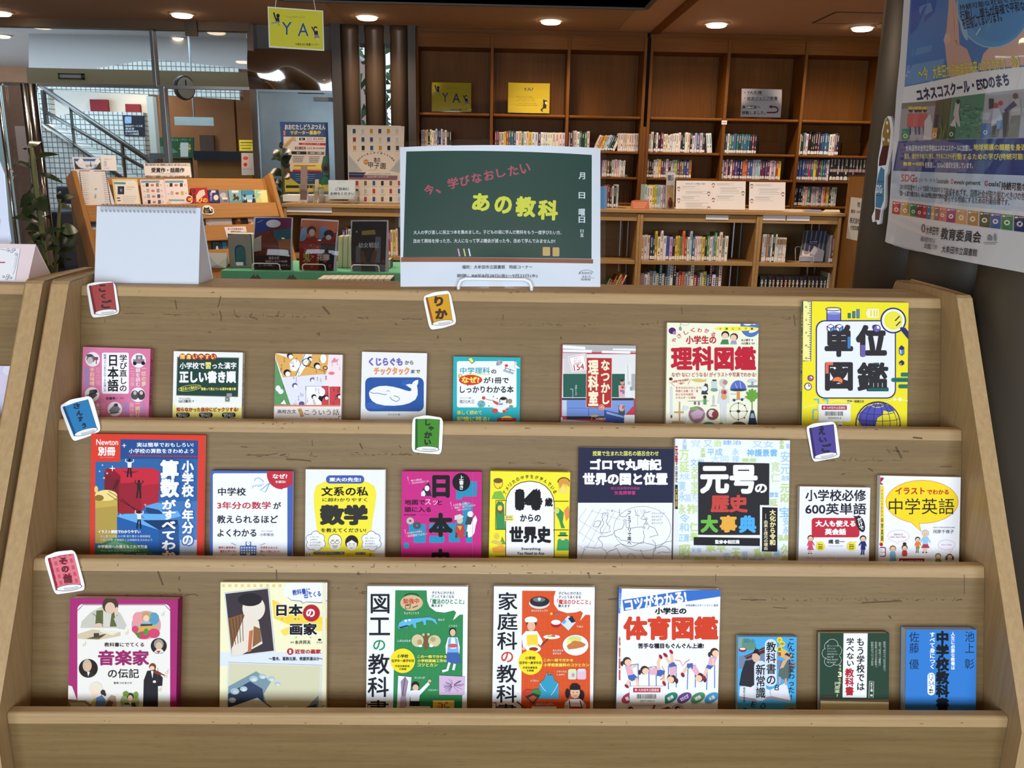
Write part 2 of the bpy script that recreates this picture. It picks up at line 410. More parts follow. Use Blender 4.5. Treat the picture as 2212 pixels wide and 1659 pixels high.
# ================================================================ stepped display unit
UX,UW=.0452,.875
HOR=[1.7176,1.5717,1.4311,1.2947];DRP=[.2362,.4742,.6966,.9195]
TILT=R_(14);YT=1.79 # back of the unit
ST,CT=math.sin(TILT),math.cos(TILT)
BN=Vector((0,-CT,ST)) # face normal of the sloping boards
def bp(k):return Vector((0,HOR[k],EYE-DRP[k])) # a point on the face of board k
SCUFF=(92,70,48)
def make_unit():
    root=thing('display_shelf','','display shelf',(UX,YT,0))
    # sloping boards: 0 under the top rail, 1 and 2 are the lips of the tiers, 3 the lowest lip
    for k in range(4):
        L=.30 if k<3 else.42;th=.02
        y0,z0=HOR[k],EYE-DRP[k];dy,dz=-ST,-CT
        if k==3:dy,dz=0,-1
        f=[(y0+.003,z0),(y0+dy*L+.003*0,z0+dz*L)]
        pts=[(y0,z0-.004),(y0+.004,z0),(y0+th-.002,z0),(y0+th+.002,z0-.004),(y0+th+dy*L,z0+dz*L),(y0+dy*L,z0+dz*L)]
        r=.007
        face=[]
        for i in range(6): # rounded front edge
            a=R_(90+15*i);face.append((y0+r+r*math.cos(a),z0-r+r*math.sin(a)))
        face.append((y0+dy*.02*(0 if k==3 else 1),z0-.02))
        pts=[(y0+th+dy*L,z0+dz*L),(y0+th,z0)]+face+[(y0+dy*L,z0+dz*L)]
        if k==0:pts=[(YT,z0-.02),(YT,z0)]+face+[(y0+dy*L,z0+dz*L),(y0+th+dy*L,z0+dz*L),(y0+th+dy*.03,z0-.02)]
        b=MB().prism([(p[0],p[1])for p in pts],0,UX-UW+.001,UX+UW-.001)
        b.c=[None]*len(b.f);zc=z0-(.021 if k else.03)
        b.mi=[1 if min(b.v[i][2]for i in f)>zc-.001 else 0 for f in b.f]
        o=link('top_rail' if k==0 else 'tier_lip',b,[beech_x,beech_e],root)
    for k in range(3): # tier floors
        z=EYE-DRP[k+1]-.062;y0=HOR[k+1]+.01;y1=HOR[k]+.012-ST*(DRP[k+1]-DRP[k]+.06)/CT
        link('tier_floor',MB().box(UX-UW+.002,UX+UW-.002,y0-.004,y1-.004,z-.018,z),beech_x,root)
    # side panels with a sloping front edge
    prof=[(YT,.0),(YT,EYE-.2225),(1.672,EYE-.2225),(1.6635,EYE-.2275),(1.2635,EYE-.915),(1.2595,EYE-.924),(1.2595,0)]
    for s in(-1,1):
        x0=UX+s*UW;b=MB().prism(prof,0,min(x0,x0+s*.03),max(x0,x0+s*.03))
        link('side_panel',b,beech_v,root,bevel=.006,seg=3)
    link('plinth',MB().box(UX-UW,UX+UW,1.31,YT-.02,0,EYE-DRP[3]-.41),beech_x,root)
    return root
unit=make_unit()
UNIT_G='stepped beech display shelves'
tag(unit,'stepped beech display shelf holding the three tiers of face-out books','display shelf',UNIT_G)
nb=copy_tree(unit);nb.location.x-=1.83
tag(nb,'beech display shelf at the photo\'s edge, under the pink tent card','display shelf',UNIT_G)
for src,la in((unit,'beech display shelf standing back to back behind the one with the blank flip calendar'),(nb,'beech display shelf back to back behind the one with the pink tent card')):
    q=copy_tree(src);q.location=(src.location.x,YT+.005,0);q.rotation_euler=(0,0,math.pi)
    tag(q,la,'display shelf',UNIT_G)
# dark scuffs and worn marks on the boards, each lying on the board it marks
def scuffs(k,strokes,seed,rng):
    rd=random.Random(seed);A=Art()
    for pts,w_ in strokes:A.L(pts,w_*.7,SCUFF)
    for x0,x1,y,n in rng:
        for _ in range(n):
            x=rd.uniform(x0,x1);yy=y+rd.gauss(0,1.2);l=rd.uniform(2,9)
            if rd.random()<.6:A.L([(x,yy),(x+l*.5,yy+rd.uniform(-.6,.6)),(x+l,yy+rd.uniform(-.8,.8))],rd.uniform(.6,1.4),rd.choice([SCUFF,(96,72,48),(84,64,44)]))
            else:A.L([(x,yy),(x+rd.uniform(-2,2),yy-rd.uniform(2,6))],rd.uniform(.5,1.0),rd.choice([SCUFF,(96,72,48)]))
    n=BN if k<3 else Vector((0,-1,0));p0=bp(k)
    b=MB()
    for vs,fs,c in A.items:
        for f in fs:
            w3=[hit(*vs[i],p0,n)+n*.0004 for i in f];nn=(w3[1]-w3[0]).cross(w3[2]-w3[0])
            if nn.dot(n)<0:w3=w3[::-1]
            b.add([q-unit.location for q in w3],[tuple(range(len(w3)))],c)
    rail=[c for c in unit.children if c.name.startswith('top_rail' if k==0 else 'tier_lip')]
    if k:rail=sorted(rail,key=lambda o:o.name)[k-1:k]
    o=link('wear_stain',b,inkm,rail[0],world=False)
    o['label']='dark scuffs worn into the board'
scuffs(0,[([(477,640),(473,656),(470,664)],3),([(474,671),(478,682),(477,693)],3.4),([(505,668),(509,684),(516,684)],1.4),([(538,684),(548,687),(557,690)],3),([(541,683),(545,676)],3),
           ([(266,678),(290,677),(312,678)],1.4),([(352,679),(392,680)],1.3),([(697,662),(706,672),(712,679)],6),([(450,717),(456,718)],3),([(684,722),(690,719),(689,726)],4),
           ([(852,698),(858,702)],3),([(378,648),(382,668)],3),([(227,690),(227,697)],1.5),([(1087,680),(1086,691)],2),([(945,732),(947,725)],4),([(993,730),(996,736)],4),([(1211,727),(1213,733)],4),([(1384,700),(1392,701)],3),
           ([(874,688),(912,690)],1.3),([(1472,664),(1474,678)],2),([(1715,680),(1718,705)],2.5),([(600,680),(603,672)],2)],1,
       [(505,690,684,26),(360,480,680,10),(865,920,690,8),(1080,1290,703,22),(1385,1440,700,8),(770,800,688,12),(1690,1725,690,8),(190,1900,632,30)])
scuffs(1,[([(531,983),(580,983),(601,979)],2.2),([(618,992),(645,993),(672,996)],4),([(605,984),(617,981)],4),([(674,950),(675,964)],1.6),([(777,957),(783,970)],4),([(860,982),(886,981)],2.4),([(862,962),(866,968)],2.4),
           ([(674,977),(670,985)],2),([(1204,1006),(1212,1003)],2),([(1301,983),(1304,990)],2),([(2030,1008),(2055,1008)],3),([(1972,945),(1992,947)],4.5),([(1876,1012),(1886,1018)],4),([(1935,965),(1948,990)],6),([(1818,1025),(1826,1023)],3),([(520,965),(534,966)],2.5)],2,
       [(745,910,982,20),(1740,1945,995,34),(1915,1960,975,16),(1095,1210,1000,10),(500,690,985,10),(140,2060,925,26),(310,440,985,10),(560,640,915,6)])
scuffs(2,[([(341,1234),(346,1248),(352,1264)],5),([(388,1245),(386,1252)],4),([(386,1272),(390,1278)],4),([(398,1287),(420,1283),(427,1287)],2.6),([(597,1231),(598,1252)],3),([(1270,1236),(1275,1250)],2.5),([(1314,1295),(1334,1293)],3.4),([(1862,1302),(1905,1300),(1948,1298)],4),
           ([(1600,1295),(1655,1296)],2.4),([(1670,1312),(1700,1314)],2),([(2083,1242),(2083,1284)],1.4),([(1920,1330),(1925,1336)],5),([(1055,1275),(1054,1285)],2),([(1546,1240),(1546,1256)],1.4)],3,
       [(1610,2085,1296,50),(250,440,1285,16),(770,800,1240,10),(774,800,1280,10),(700,780,1270,6),(80,2110,1224,40),(1040,1300,1238,12),(830,1000,1290,8)])
scuffs(3,[([(1755,1592),(1757,1591)],4)],4,[(60,2100,1562,16),(900,960,1588,3)])
# ================================================================ face-out books
SKIN=(236,196,164)
def kid(A,cx,top,h,shirt,bottom,hair=(58,40,34),skirt=False,arms=(25,-25),legs=(6,-6),face=True,tails=False,skin=SKIN,shoes=None):
    """a small printed cartoon figure: head, hair, body, arms, legs"""
    r=h*.15;hy=top+r
    if tails:
        A.E(cx-r*1.25,hy+r*.6,r*.4,r*.8,hair,10);A.E(cx+r*1.25,hy+r*.6,r*.4,r*.8,hair,10)
    A.E(cx,hy,r*1.12,r*1.08,hair,16);A.E(cx,hy+r*.22,r*.86,r*.82,skin,16)
    if face:
        for s in(-1,1):A.E(cx+s*r*.35,hy+r*.2,r*.1,r*.14,K0,6)
        A.L([(cx-r*.2,hy+r*.62),(cx,hy+r*.7),(cx+r*.2,hy+r*.62)],r*.12,(180,70,60))
    sh=hy+r;hp=top+h*.66
    for s,an in zip((-1,1),arms):
        a=R_(an);x0=cx+s*h*.09;x1=x0+s*h*.22*abs(math.sin(a))*(1 if an>0 or s>0 else 1)
        A.L([(x0,sh+h*.03),(x1,sh+h*.03+h*.24*math.cos(a))],h*.065,shirt);A.E(x1,sh+h*.05+h*.24*math.cos(a),h*.035,h*.035,skin,8)
    for s,an in zip((-1,1),legs):
        x0=cx+s*h*.05;x1=x0+math.sin(R_(an))*h*.3*(-s)*-1
        A.L([(x0,hp),(x1,top+h*.97)],h*.07,skin if(skirt or shoes)else bottom)
        A.E(x1+s*h*.02,top+h*.98,h*.05,h*.025,shoes or(70,50,50),8)
    A.P([(cx-h*.1,sh),(cx+h*.1,sh),(cx+h*.12,hp),(cx-h*.12,hp)],shirt)
    if skirt:A.P([(cx-h*.1,hp-h*.04),(cx+h*.1,hp-h*.04),(cx+h*.19,hp+h*.13),(cx-h*.19,hp+h*.13)],bottom)
    else:A.P([(cx-h*.12,hp-h*.03),(cx+h*.12,hp-h*.03),(cx+h*.12,hp+h*.08),(cx-h*.12,hp+h*.08)],bottom)
def bars(A,x0,y0,x1,y1,seed=1):
    rd=random.Random(seed);x=x0
    while x<x1:
        w_=(x1-x0)*rd.choice([.008,.015,.024]);A.R(x,y0,min(x+w_,x1),y1,K0);x+=w_+(x1-x0)*rd.choice([.01,.02])
def lib_label(ox,oy,k,x0,y0,x1,y1,band=(176,40,62),num=None,seed=1):
    """the library's ownership sticker with its bar code"""
    A=Art().view(ox,oy,k);w_,h=x1-x0,y1-y0
    A.RR(x0,y0,x1,y1,min(w_,h)*.04,(236,236,230))
    A.R(x0+w_*.1,y0+h*.08,x1-w_*.12,y0+h*.33,band)
    A.E(x0+w_*.18,y0+h*.2,h*.06,h*.06,W0,12);A.E(x0+w_*.18,y0+h*.2,h*.03,h*.03,band,8)
    A.T('大牟田市立図書館',x0+w_*.25,y0+h*.13,x1-w_*.17,y0+h*.28,W0)
    bars(A,x0+w_*.2,y0+h*.42,x1-w_*.24,y0+h*.66,seed)
    if num:A.T(num,x0+w_*.3,y0+h*.74,x1-w_*.3,y0+h*.84,K0)
    return A
BOOK_G='face-out books on the display shelf'
def make_book(label,art,tl,tr,T,k,spine,col,spine_col,hard=False,stickers=(),spine_txt=None,back_col=None,name='book',cat='book'):
    p0=bp(k)+BN*(T+.0015)
    M,tf,wd=frame_of(tl,tr,p0,BN)
    fz=EYE-DRP[k+1]-.0595;H=(M.translation.z-fz)/CT-T*ST/CT
    M2=M@Matrix.Translation((wd/2,-H,0))
    root=thing(name,label,cat,M=M2,group=BOOK_G)
    c=.0026 if hard else.0007;sx=-1 if spine=='L' else 1
    b=MB();hw=wd/2
    b.box(-hw,hw,0,H,-c,0,col);b.box(-hw,hw,0,H,-T,-T+c,back_col or col)
    if sx<0:b.box(-hw,-hw+c,0,H,-T+c,-c,spine_col)
    else:b.box(hw-c,hw,0,H,-T+c,-c,spine_col)
    zt=art.put(b,tf,(0.0,-H),(wd,0.0),.00003,fn=lambda u,v,z:(u-hw,v+H,z))
    if spine_txt:
        s_,sc_=spine_txt[:2];vs,fs,gx0,gy0,gx1,gy1=glyphs(s_,.02,True)
        y1,y0=H-.02,H*.38;za,zb=-T*.8,-T*.2
        xs=sx*(hw+.0001)
        pv=[]
        for gx,gy in vs:
            t=(gx-gx0)/(gx1-gx0);pv.append((xs,y0+(y1-y0)*(gy-gy0)/(gy1-gy0),(zb+(za-zb)*t)if sx>0 else(za+(zb-za)*t)))
        b.add(pv,fs,sc_)
    link('cover',b,ink,root,M=Matrix())
    i=.003 if hard else.0012
    pb=MB();xa,xb=(-hw+c,hw-i)if sx<0 else(-hw+i,hw-c)
    pb.box(xa,xb,i,H-i,-T+c,-c)
    link('page_block',pb,paper,root,M=Matrix())
    for nm,A in stickers:
        sb=MB();A.put(sb,tf,(0.0,-H),(wd,0.0),zt+.0001,fn=lambda u,v,z:(u-hw,v+H,z))
        if sb.f:link(nm,sb,inkm,root,M=Matrix())
    return root
Z=3.95
# ---- top tier -----------------------------------------------------------------
A=Art().view(0,580,Z);PK=(214,122,158)
for x,y in((790,775),(1182,785),(785,1075),(1177,1077),(980,1200)):A.E(x,y,62,62,(238,232,232))
A.E(775,770,38,34,(120,116,118));A.E(768,785,24,30,(200,196,194));A.R(800,755,838,780,(140,64,92));A.R(818,775,826,815,(120,60,80));A.E(765,742,28,12,(80,76,80))
A.R(1160,740,1215,785,(110,108,110));A.R(1135,775,1232,812,(150,120,140));A.E(1150,810,16,16,K0);A.E(1222,808,16,16,K0);A.R(1175,750,1200,772,(190,190,190))
A.P([(765,1040),(800,1030),(830,1080),(790,1115),(755,1105)],(90,88,90));A.E(815,1045,16,14,(60,56,58));A.L([(740,1085),(838,1052)],6,K0)
A.E(1150,1080,34,40,(80,78,80));A.E(1206,1080,32,42,(66,62,66));A.E(1152,1062,14,16,(200,180,170));A.E(1206,1062,14,16,(210,190,180))
A.P([(930,1210),(985,1150),(1030,1200),(1000,1235),(945,1240)],(130,126,130));A.E(990,1165,18,14,(70,66,70));A.L([(930,1240),(1020,1225)],5,K0)
A.RR(870,718,1100,1068,16,(242,238,240))
A.T('学び直しの',1020,735,1085,1048,K0,.02,True);A.T('日本語',918,738,1012,1050,K0,.03,True)
A.T('間違っていませんか?その使い方',884,732,908,1052,(58,84,150),.02,True)
A.T('佐藤亮一',905,1096,1010,1120,K0,.02);A.T('監修',1026,1100,1056,1114,(150,70,90))
for s,x,y0,y1,c in(('一炊の夢',1228,850,1005,(240,216,160)),('鯖を読む',1178,850,1005,(236,226,222)),('二つ返事',1130,850,1005,(240,170,180)),('梨の礫',838,845,1000,(232,150,170)),('手前味噌',788,845,1000,(240,214,170)),('魑魅魍魎',740,845,1005,(150,150,206)),
        ('乳母日傘',1222,1145,1300,(170,150,206)),('一網打尽',1176,1150,1300,(240,214,150)),('灰汁前',1126,1145,1275,(236,190,190)),('鰐迫り金',1078,1145,1300,(150,150,206)),('猫書',880,1145,1260,(232,150,160)),('合書',835,1145,1260,(240,226,200))):
    A.T(s,x-20,y0,x+20,y1,c,.015,True)
make_book('pink paperback with small round drawings in white discs, first on the top tier',A,(179.2,749.3),(325,753.5),.016,0,'R',PK,(206,110,146),spine_txt=('学び直しの日本語',K0))
A=Art().view(0,580,Z)
A.Q((1480,1160),(2080,1160),(2060,1310),(1470,1310),(240,234,130));A.R(1500,1150,2060,1190,(240,240,226))
A.Q((1514,755),(2038,762),(2030,1095),(1505,1082),(36,66,56));A.L([(1514,755),(2038,762),(2030,1095),(1505,1082)],7,(140,144,140),True)
for i,ch in enumerate('間違いやすい'):A.E(1557+i*53,753,28,27,(168,52,44));A.T(ch,1538+i*53,735,1576+i*53,772,(246,226,120),.03)
A.T('小学校で習った漢字',1534,800,2018,858,W0,.03);A.R(1752,800,1800,858,(36,66,56));A.T('習',1752,800,1800,858,(246,236,130),.03)
A.T('正しい書き順',1530,872,2015,978,W0,.05)
A.ring(1620,1020,98,24,3,(230,226,110),rot=-8);A.T('知らないと恥をかく!',1540,1005,1705,1035,(240,232,110),.03,rot=-7);A.T('間違って覚えている漢字の書き順',1718,1015,2014,1040,(240,226,110),.03)
A.T('山口謠司',1526,1118,1630,1145,K0,.02);A.T('著',1642,1124,1656,1138,K0);A.T('大東文化大学准教授',1524,1104,1625,1114,(110,110,110))
A.T('知らなかった自分にビックリする!',1506,1184,2034,1222,(164,40,40),.045)
A.R(1935,1065,1980,1090,(150,150,140));A.R(1922,1095,1960,1136,(120,120,112));A.E(1940,1115,5,5,W0,8)
for x,c,s in((1562,(130,34,66),'出'),(1757,(44,84,170),'成'),(1953,(40,126,76),'上')):
    A.RR(x-58,1230,x+58,1268,16,K0);A.T('間違えやすい',x-46,1236,x+46,1248,W0,.02);A.T('書き順は?',x-40,1251,x+40,1263,W0,.02);A.P([(x-12,1266),(x+12,1266),(x,1278)],K0)
    A.R(x-58,1276,x+58,1420,c);A.T(s,x-30,1284,x+30,1340,W0,.03)
make_book('white paperback with a green chalkboard panel, second on the top tier',A,(375.3,758.5),(524.5,761.5),.014,0,'R',(236,236,228),(222,220,214),spine_txt=('小学校で習った漢字',K0))
A=Art().view(520,600,Z)
A.P([(295,640),(760,650),(740,830),(360,850),(300,690)],(222,170,92));A.P([(295,690),(345,850),(425,1085),(285,1085)],(92,150,96));A.P([(360,850),(730,820),(730,1085),(425,1085)],(224,224,234))
A.P([(295,640),(420,660),(430,690),(310,650)],W0);A.P([(540,650),(620,655),(500,840),(470,835)],W0);A.P([(620,655),(760,655),(735,805),(690,790),(740,670)],(222,170,92));A.L([(470,835),(548,650)],5,K0);A.L([(620,655),(530,740),(725,800)],4,K0)
A.P([(750,652),(866,655),(860,925),(720,920)],(240,222,224));A.R(556,925,750,1085,(238,236,234));A.R(690,925,750,1085,(198,70,76));A.R(756,928,858,1085,(198,70,76));A.L([(556,1085),(556,925),(750,925),(750,1085)],3,K0)
for x,y,r in((420,665,26),(395,810,30),(650,750,28),(590,690,20),(625,1015,22),(728,1020,20),(462,920,24),(838,1010,20),(610,870,20)):
    A.E(x,y,r,r*.95,K0 if y not in(920,870)else(96,90,150));A.E(x+r*.25,y+r*.35,r*.72,r*.7,(246,238,232))
A.P([(660,1030),(700,950),(720,990),(690,1060)],K0);A.ring(562,722,34,32,6,K0);A.ring(722,770,18,16,6,K0);A.E(462,740,44,44,W0);A.E(455,768,34,30,W0);A.T('♥',440,748,456,764,(200,60,70));A.E(690,975,30,36,W0);A.E(610,960,30,30,W0);A.E(705,690,26,40,W0)
rd=random.Random(4)
for i in range(46):
    x,y=rd.uniform(320,840),rd.uniform(670,1070);c=(rd.choice([(90,80,120),(110,100,140)])if x<730 and y>850 else(206,110,120)if x>730 and y<925 else(90,66,40)if y<850 else K0)
    if 300<x<430 and y>850:c=(50,96,60)
    A.T(rd.choice(['この','なり','ける','こそ','もの','とぞ']),x,y,x+12,y+rd.uniform(26,46),c,0,True)
A.P([(785,700),(800,680),(815,700),(840,690),(820,720),(770,725)],(220,140,146));A.E(775,815,26,14,(230,120,126));A.E(320,945,22,26,(238,236,230));A.E(342,970,24,22,(238,236,230));A.P([(340,1075),(372,1040),(390,1080)],(238,236,230));A.E(520,1075,24,20,(90,86,140))
A.R(280,1085,862,1098,(220,126,90));A.R(280,1098,862,1300,(238,228,222))
A.T('高校古文',314,1124,474,1158,K0,.015);A.P([(484,1118),(518,1110),(546,1184),(512,1192)],(224,178,112));A.T('もっと',498,1122,530,1182,K0,.01,True,-20);A.T('こういう話',546,1122,842,1172,K0,0);A.T('柴田純子',660,1200,830,1232,K0,0)
A.R(852,655,868,1300,(236,230,226));A.RR(834,1178,862,1250,5,(170,50,60));A.RR(840,1184,862,1250,3,W0)
make_book('cream paperback collaged with old comic panels, third on the top tier',A,(594.8,763.2),(740,766.5),.012,0,'R',(238,230,224),(236,232,226))
A=Art().view(520,600,Z);BL=(44,86,156)
A.T('くじらぐも',1092,682,1382,752,(116,104,178),.06);A.T('から',1400,706,1474,742,(96,90,90),.04);A.T('チックタック',1136,762,1440,830,(224,150,92),.055);A.T('まで',1452,784,1532,816,(90,88,92),.04)
A.RR(1062,850,1562,1140,48,BL);A.E(1150,1090,90,30,(54,98,168));A.E(1440,900,70,30,(52,96,166))
A.P([(1094,985),(1104,962),(1135,940),(1180,925),(1240,922),(1300,930),(1360,945),(1410,962),(1440,968),(1456,962),(1455,945),(1430,930),(1408,912),(1440,906),(1462,908),(1470,890),(1490,876),(1515,870),(1514,900),(1504,920),(1510,960),(1510,1000),(1490,1040),(1440,1070),(1380,1086),(1310,1092),(1230,1090),(1160,1075),(1120,1050),(1100,1018)],(236,236,232))
A.L([(1106,976),(1130,986),(1165,984),(1200,992),(1230,998),(1246,994)],5,BL);A.ring(1258,972,12,8,4,BL,a0=180,a1=360)
A.L([(1272,1018),(1290,1040),(1320,1054),(1345,1050),(1356,1030),(1340,1016),(1305,1006)],5,BL);A.T('石川文子 編',1256,1158,1358,1174,(90,90,90))
make_book('white paperback showing a white whale on a blue panel, fourth on the top tier',A,(782,759.8),(922.5,763),.013,0,'R',(232,232,228),(226,226,222))
A=Art().view(900,600,Z);TQ=(44,172,180)
A.RR(344,712,852,1106,14,(238,240,238));A.P([(428,690),(466,674),(500,716),(470,736)],(92,150,70));A.P([(440,694),(466,682),(488,714),(470,726)],(226,226,150))
A.T('中学理科',370,764,626,818,(44,160,172),.025);A.T('の',636,784,680,818,K0,.03);A.R(420,820,626,827,(236,222,90));A.E(372,838,18,20,(206,170,90));A.E(372,836,9,10,(240,220,160))
A.E(460,872,100,44,(206,60,44));A.P([(424,900),(452,906),(434,926)],(206,60,44));A.T('なぜ?',384,844,536,898,(246,226,90),.04);A.T('が1冊で',572,848,786,902,K0,.025);A.T('しっかりわかる本',370,922,828,984,K0,.025)
A.T('スタディサプリ講師',366,1020,466,1030,K0);A.T('佐川大三',366,1040,494,1072,K0,.01)
A.E(705,724,24,22,(190,160,170));A.E(690,738,12,12,(110,160,150));A.E(722,722,10,10,(120,150,150));A.E(766,750,14,12,(210,60,44));A.P([(742,780),(830,808),(824,826),(738,798)],(150,180,196));A.L([(752,768),(838,796)],4,K0);A.E(794,764,10,12,(226,226,226));A.L([(760,765),(756,785)],4,K0);A.L([(800,778),(796,800)],4,K0);A.P([(838,704),(846,740),(884,774),(838,774)],(240,240,236));A.L([(838,704),(846,740),(884,774),(836,774),(838,704)],2.5,(110,110,110))
A.E(552,1078,34,32,(112,172,196));A.E(548,1090,16,12,(110,160,84));A.E(566,1060,12,8,(110,160,84));A.E(572,1026,16,15,(200,84,66));A.L([(590,1034),(640,1048)],5,(120,120,126));A.E(796,1054,20,22,(160,140,104));A.E(806,1098,18,12,(130,140,150));A.E(655,1014,6,5,(150,130,80));A.E(688,1030,6,6,(150,140,110));A.E(617,1094,7,7,(150,160,90))
A.E(742,1050,38,36,(120,118,122));A.E(738,1052,26,26,(238,226,214));A.E(738,1032,26,12,K0);A.RR(690,1062,770,1150,24,(236,236,236));A.P([(640,1040),(700,1064),(694,1090),(660,1070)],(200,82,70));A.RR(654,1090,700,1140,14,(234,230,228));A.E(668,1134,26,20,(200,82,70));A.E(748,1140,16,14,(200,82,70));A.RR(700,1070,740,1086,4,(110,150,190));A.L([(738,1075),(770,1120)],16,(232,232,232));A.E(770,1124,12,10,(200,82,70))
A.T('楽しく読めて',344,1132,556,1168,(236,232,100),.02);A.T('記憶に残る!',344,1184,620,1228,(236,232,100),.03)
A.E(770,1240,70,62,(240,222,70));A.P([(686,1196),(852,1196),(846,1226),(690,1226)],(176,44,44));A.T('全ページフルカラー',724,1200,818,1212,(240,214,180));A.T('入試にも強い',724,1222,816,1238,(190,50,40),.02)
make_book('turquoise paperback with a white panel and an astronaut, fifth on the top tier',A,(979.8,770),(1124.5,772.3),.013,0,'L',TQ,(40,150,160))
A=Art().view(900,600,Z)
A.Q((1248,568),(1874,578),(1870,640),(1246,630),(176,174,172));A.Q((1248,576),(1440,590),(1438,612),(1246,602),(240,240,240));A.Q((1676,604),(1874,606),(1874,622),(1670,616),(240,240,240));A.Q((1250,612),(1496,616),(1494,640),(1248,634),(236,236,236));A.Q((1582,622),(1824,626),(1822,648),(1578,642),(236,236,236))
A.Q((1246,652),(1870,652),(1868,1030),(1240,1030),(222,222,218));A.Q((1246,640),(1450,644),(1450,700),(1246,690),(200,198,196));A.R(1256,690,1448,820,(206,204,202));A.R(1250,820,1776,1020,(44,92,78));A.R(1776,735,1832,1020,(226,226,222));A.R(1832,820,1866,960,(170,172,170));A.L([(1800,740),(1804,880)],5,(180,180,176));A.R(1796,884,1826,912,(196,196,190));A.R(1820,930,1842,962,(150,150,146))
A.E(1755,890,18,24,(198,150,140));A.E(1752,876,16,12,(60,50,46));A.P([(1722,918),(1782,918),(1776,1020),(1726,1020)],(222,170,168));A.E(1758,935,14,12,(196,70,76));A.E(1746,965,12,10,(180,90,100));A.E(1764,975,10,18,(90,130,180))
A.Q((1240,1040),(1852,1040),(1850,1100),(1240,1100),(126,150,204));A.R(1240,1026,1600,1042,(46,46,50));A.R(1640,1026,1850,1046,(46,46,50));A.R(1240,1045,1280,1180,(190,200,214));A.R(1280,1042,1600,1182,(112,140,200));A.R(1464,1044,1470,1176,(76,100,160));A.R(1290,1110,1596,1116,(90,116,176));A.R(1280,1182,1600,1208,(46,46,52));A.P([(1600,1120),(1780,1170),(1780,1330),(1600,1250)],(60,84,150));A.P([(1620,1140),(1764,1180),(1764,1196),(1620,1160)],(150,170,216));A.Q((1240,1208),(1870,1250),(1870,1330),(1240,1330),(190,190,196));A.P([(1610,1100),(1850,1090),(1780,1170),(1600,1126)],(124,148,206));A.RR(1770,1170,1866,1252,10,(232,236,238));A.R(1722,1090,1776,1170,(60,84,80));A.E(1750,1110,24,30,(206,160,160));A.E(1762,1105,8,16,(190,70,70))
A.E(1516,1178,36,10,(196,164,130));A.E(1574,1204,42,10,(196,164,130));A.E(1650,1246,48,12,(206,178,150))
for x in(1494,1530,1552,1596):A.L([(x,1190),(x-6,1310)],7,(150,118,84))
A.R(1330,960,1334,1030,(180,200,220));A.L([(1310,950),(1330,950),(1334,966)],5,(200,214,226));A.T('遠藤ともみ',1352,914,1368,1004,(220,220,216),0,True)
A.P([(1450,682),(1666,686),(1662,1110),(1600,1110),(1584,1130),(1564,1112),(1446,1106)],(176,48,48));A.L([(1450,682),(1666,686),(1662,1110),(1446,1106)],4,(220,196,180),True);A.T('なつかし',1572,702,1650,1080,(244,232,196),.04,True);A.T('理科室',1462,702,1552,1094,(244,232,196),.04,True);A.E(1578,1106,28,28,(176,48,48));A.ring(1578,1106,22,22,4,(240,226,200));A.T('の',1566,1094,1592,1118,(244,232,196),.03)
A.P([(1290,674),(1434,646),(1454,782),(1326,806)],(244,240,236));A.L([(1300,682),(1428,656),(1446,776),(1334,796)],4,(180,70,76),True);A.T('今すぐ',1342,680,1390,696,(176,50,56),0,rot=-10);A.T('手に入る',1338,700,1400,718,(176,50,56),0,rot=-10);A.T('理科器具',1342,722,1408,738,(176,50,56),0,rot=-10);A.T('154',1340,738,1428,786,(170,40,46),.01,rot=-8)
A.R(1228,1190,1246,1260,(200,200,200))
make_book('thin book with a classroom photograph and red title panel, sixth on the top tier',A,(1214,743.8),(1373.5,746.6),.008,0,'L',(190,60,80),(176,40,70))
Z4=3.0722
A=Art().view(1400,600,Z4);RD=(190,34,54)
A.E(160,352,24,22,(78,40,90));A.E(175,366,12,12,(170,120,180));A.L([(215,300),(214,330)],3,(120,110,110));A.E(214,338,10,14,(150,150,140));A.ring(245,295,30,20,2,(120,120,130),a0=20,a1=160)
A.E(680,320,68,74,(84,116,180));A.E(660,300,30,18,(226,230,238));A.E(700,350,34,12,(226,230,238),rot=-20);A.E(690,300,26,8,(240,240,240),rot=20)
A.E(588,338,148,15,(244,232,60))
for i,ch in enumerate('オールカラー'):A.T(ch,472+i*42,331,486+i*42,346,((200,50,50),(60,110,60),(50,110,70),(50,130,70),(60,90,140),(80,80,80))[i],.03)
for ch,x,y,r in(('や',172,415,-40),('さ',205,386,-32),('し',252,362,-20),('く',296,348,-8),('わ',342,348,5),('か',390,352,15),('る',432,376,28)):A.T(ch,x-15,y-14,x+15,y+14,(200,60,60),.02,rot=r)
A.T('小学生の',250,384,452,440,(190,44,54),.035);A.E(512,378,26,24,K0);A.E(511,386,20,20,SKIN);A.P([(478,442),(492,410),(530,410),(536,442)],(70,130,80));A.E(570,392,26,24,(86,46,36));A.E(566,398,20,20,SKIN);A.P([(545,442),(552,418),(584,418),(588,442)],(150,160,180))
A.T('水上郁子',618,406,678,422,K0,.02);A.T('著',686,408,696,420,K0);A.T('小川眞士',618,428,678,444,K0,.02);A.T('監修',686,430,708,442,K0)
A.T('理科図鑑',150,454,716,616,RD,.042)
A.T('なぜ? なに? どうなる? がイラストや写真でわかる!',156,628,716,658,(170,40,56),.01)
A.T('小学校で学ぶ内容が',156,676,270,692,(200,60,60),.03,rot=-8);A.T('一冊に!',196,696,240,708,(200,60,60),.03,rot=-8);A.E(150,672,12,10,(90,40,30));A.L([(140,690),(175,720)],2,(200,60,60));A.L([(284,670),(264,708)],2,(200,60,60))
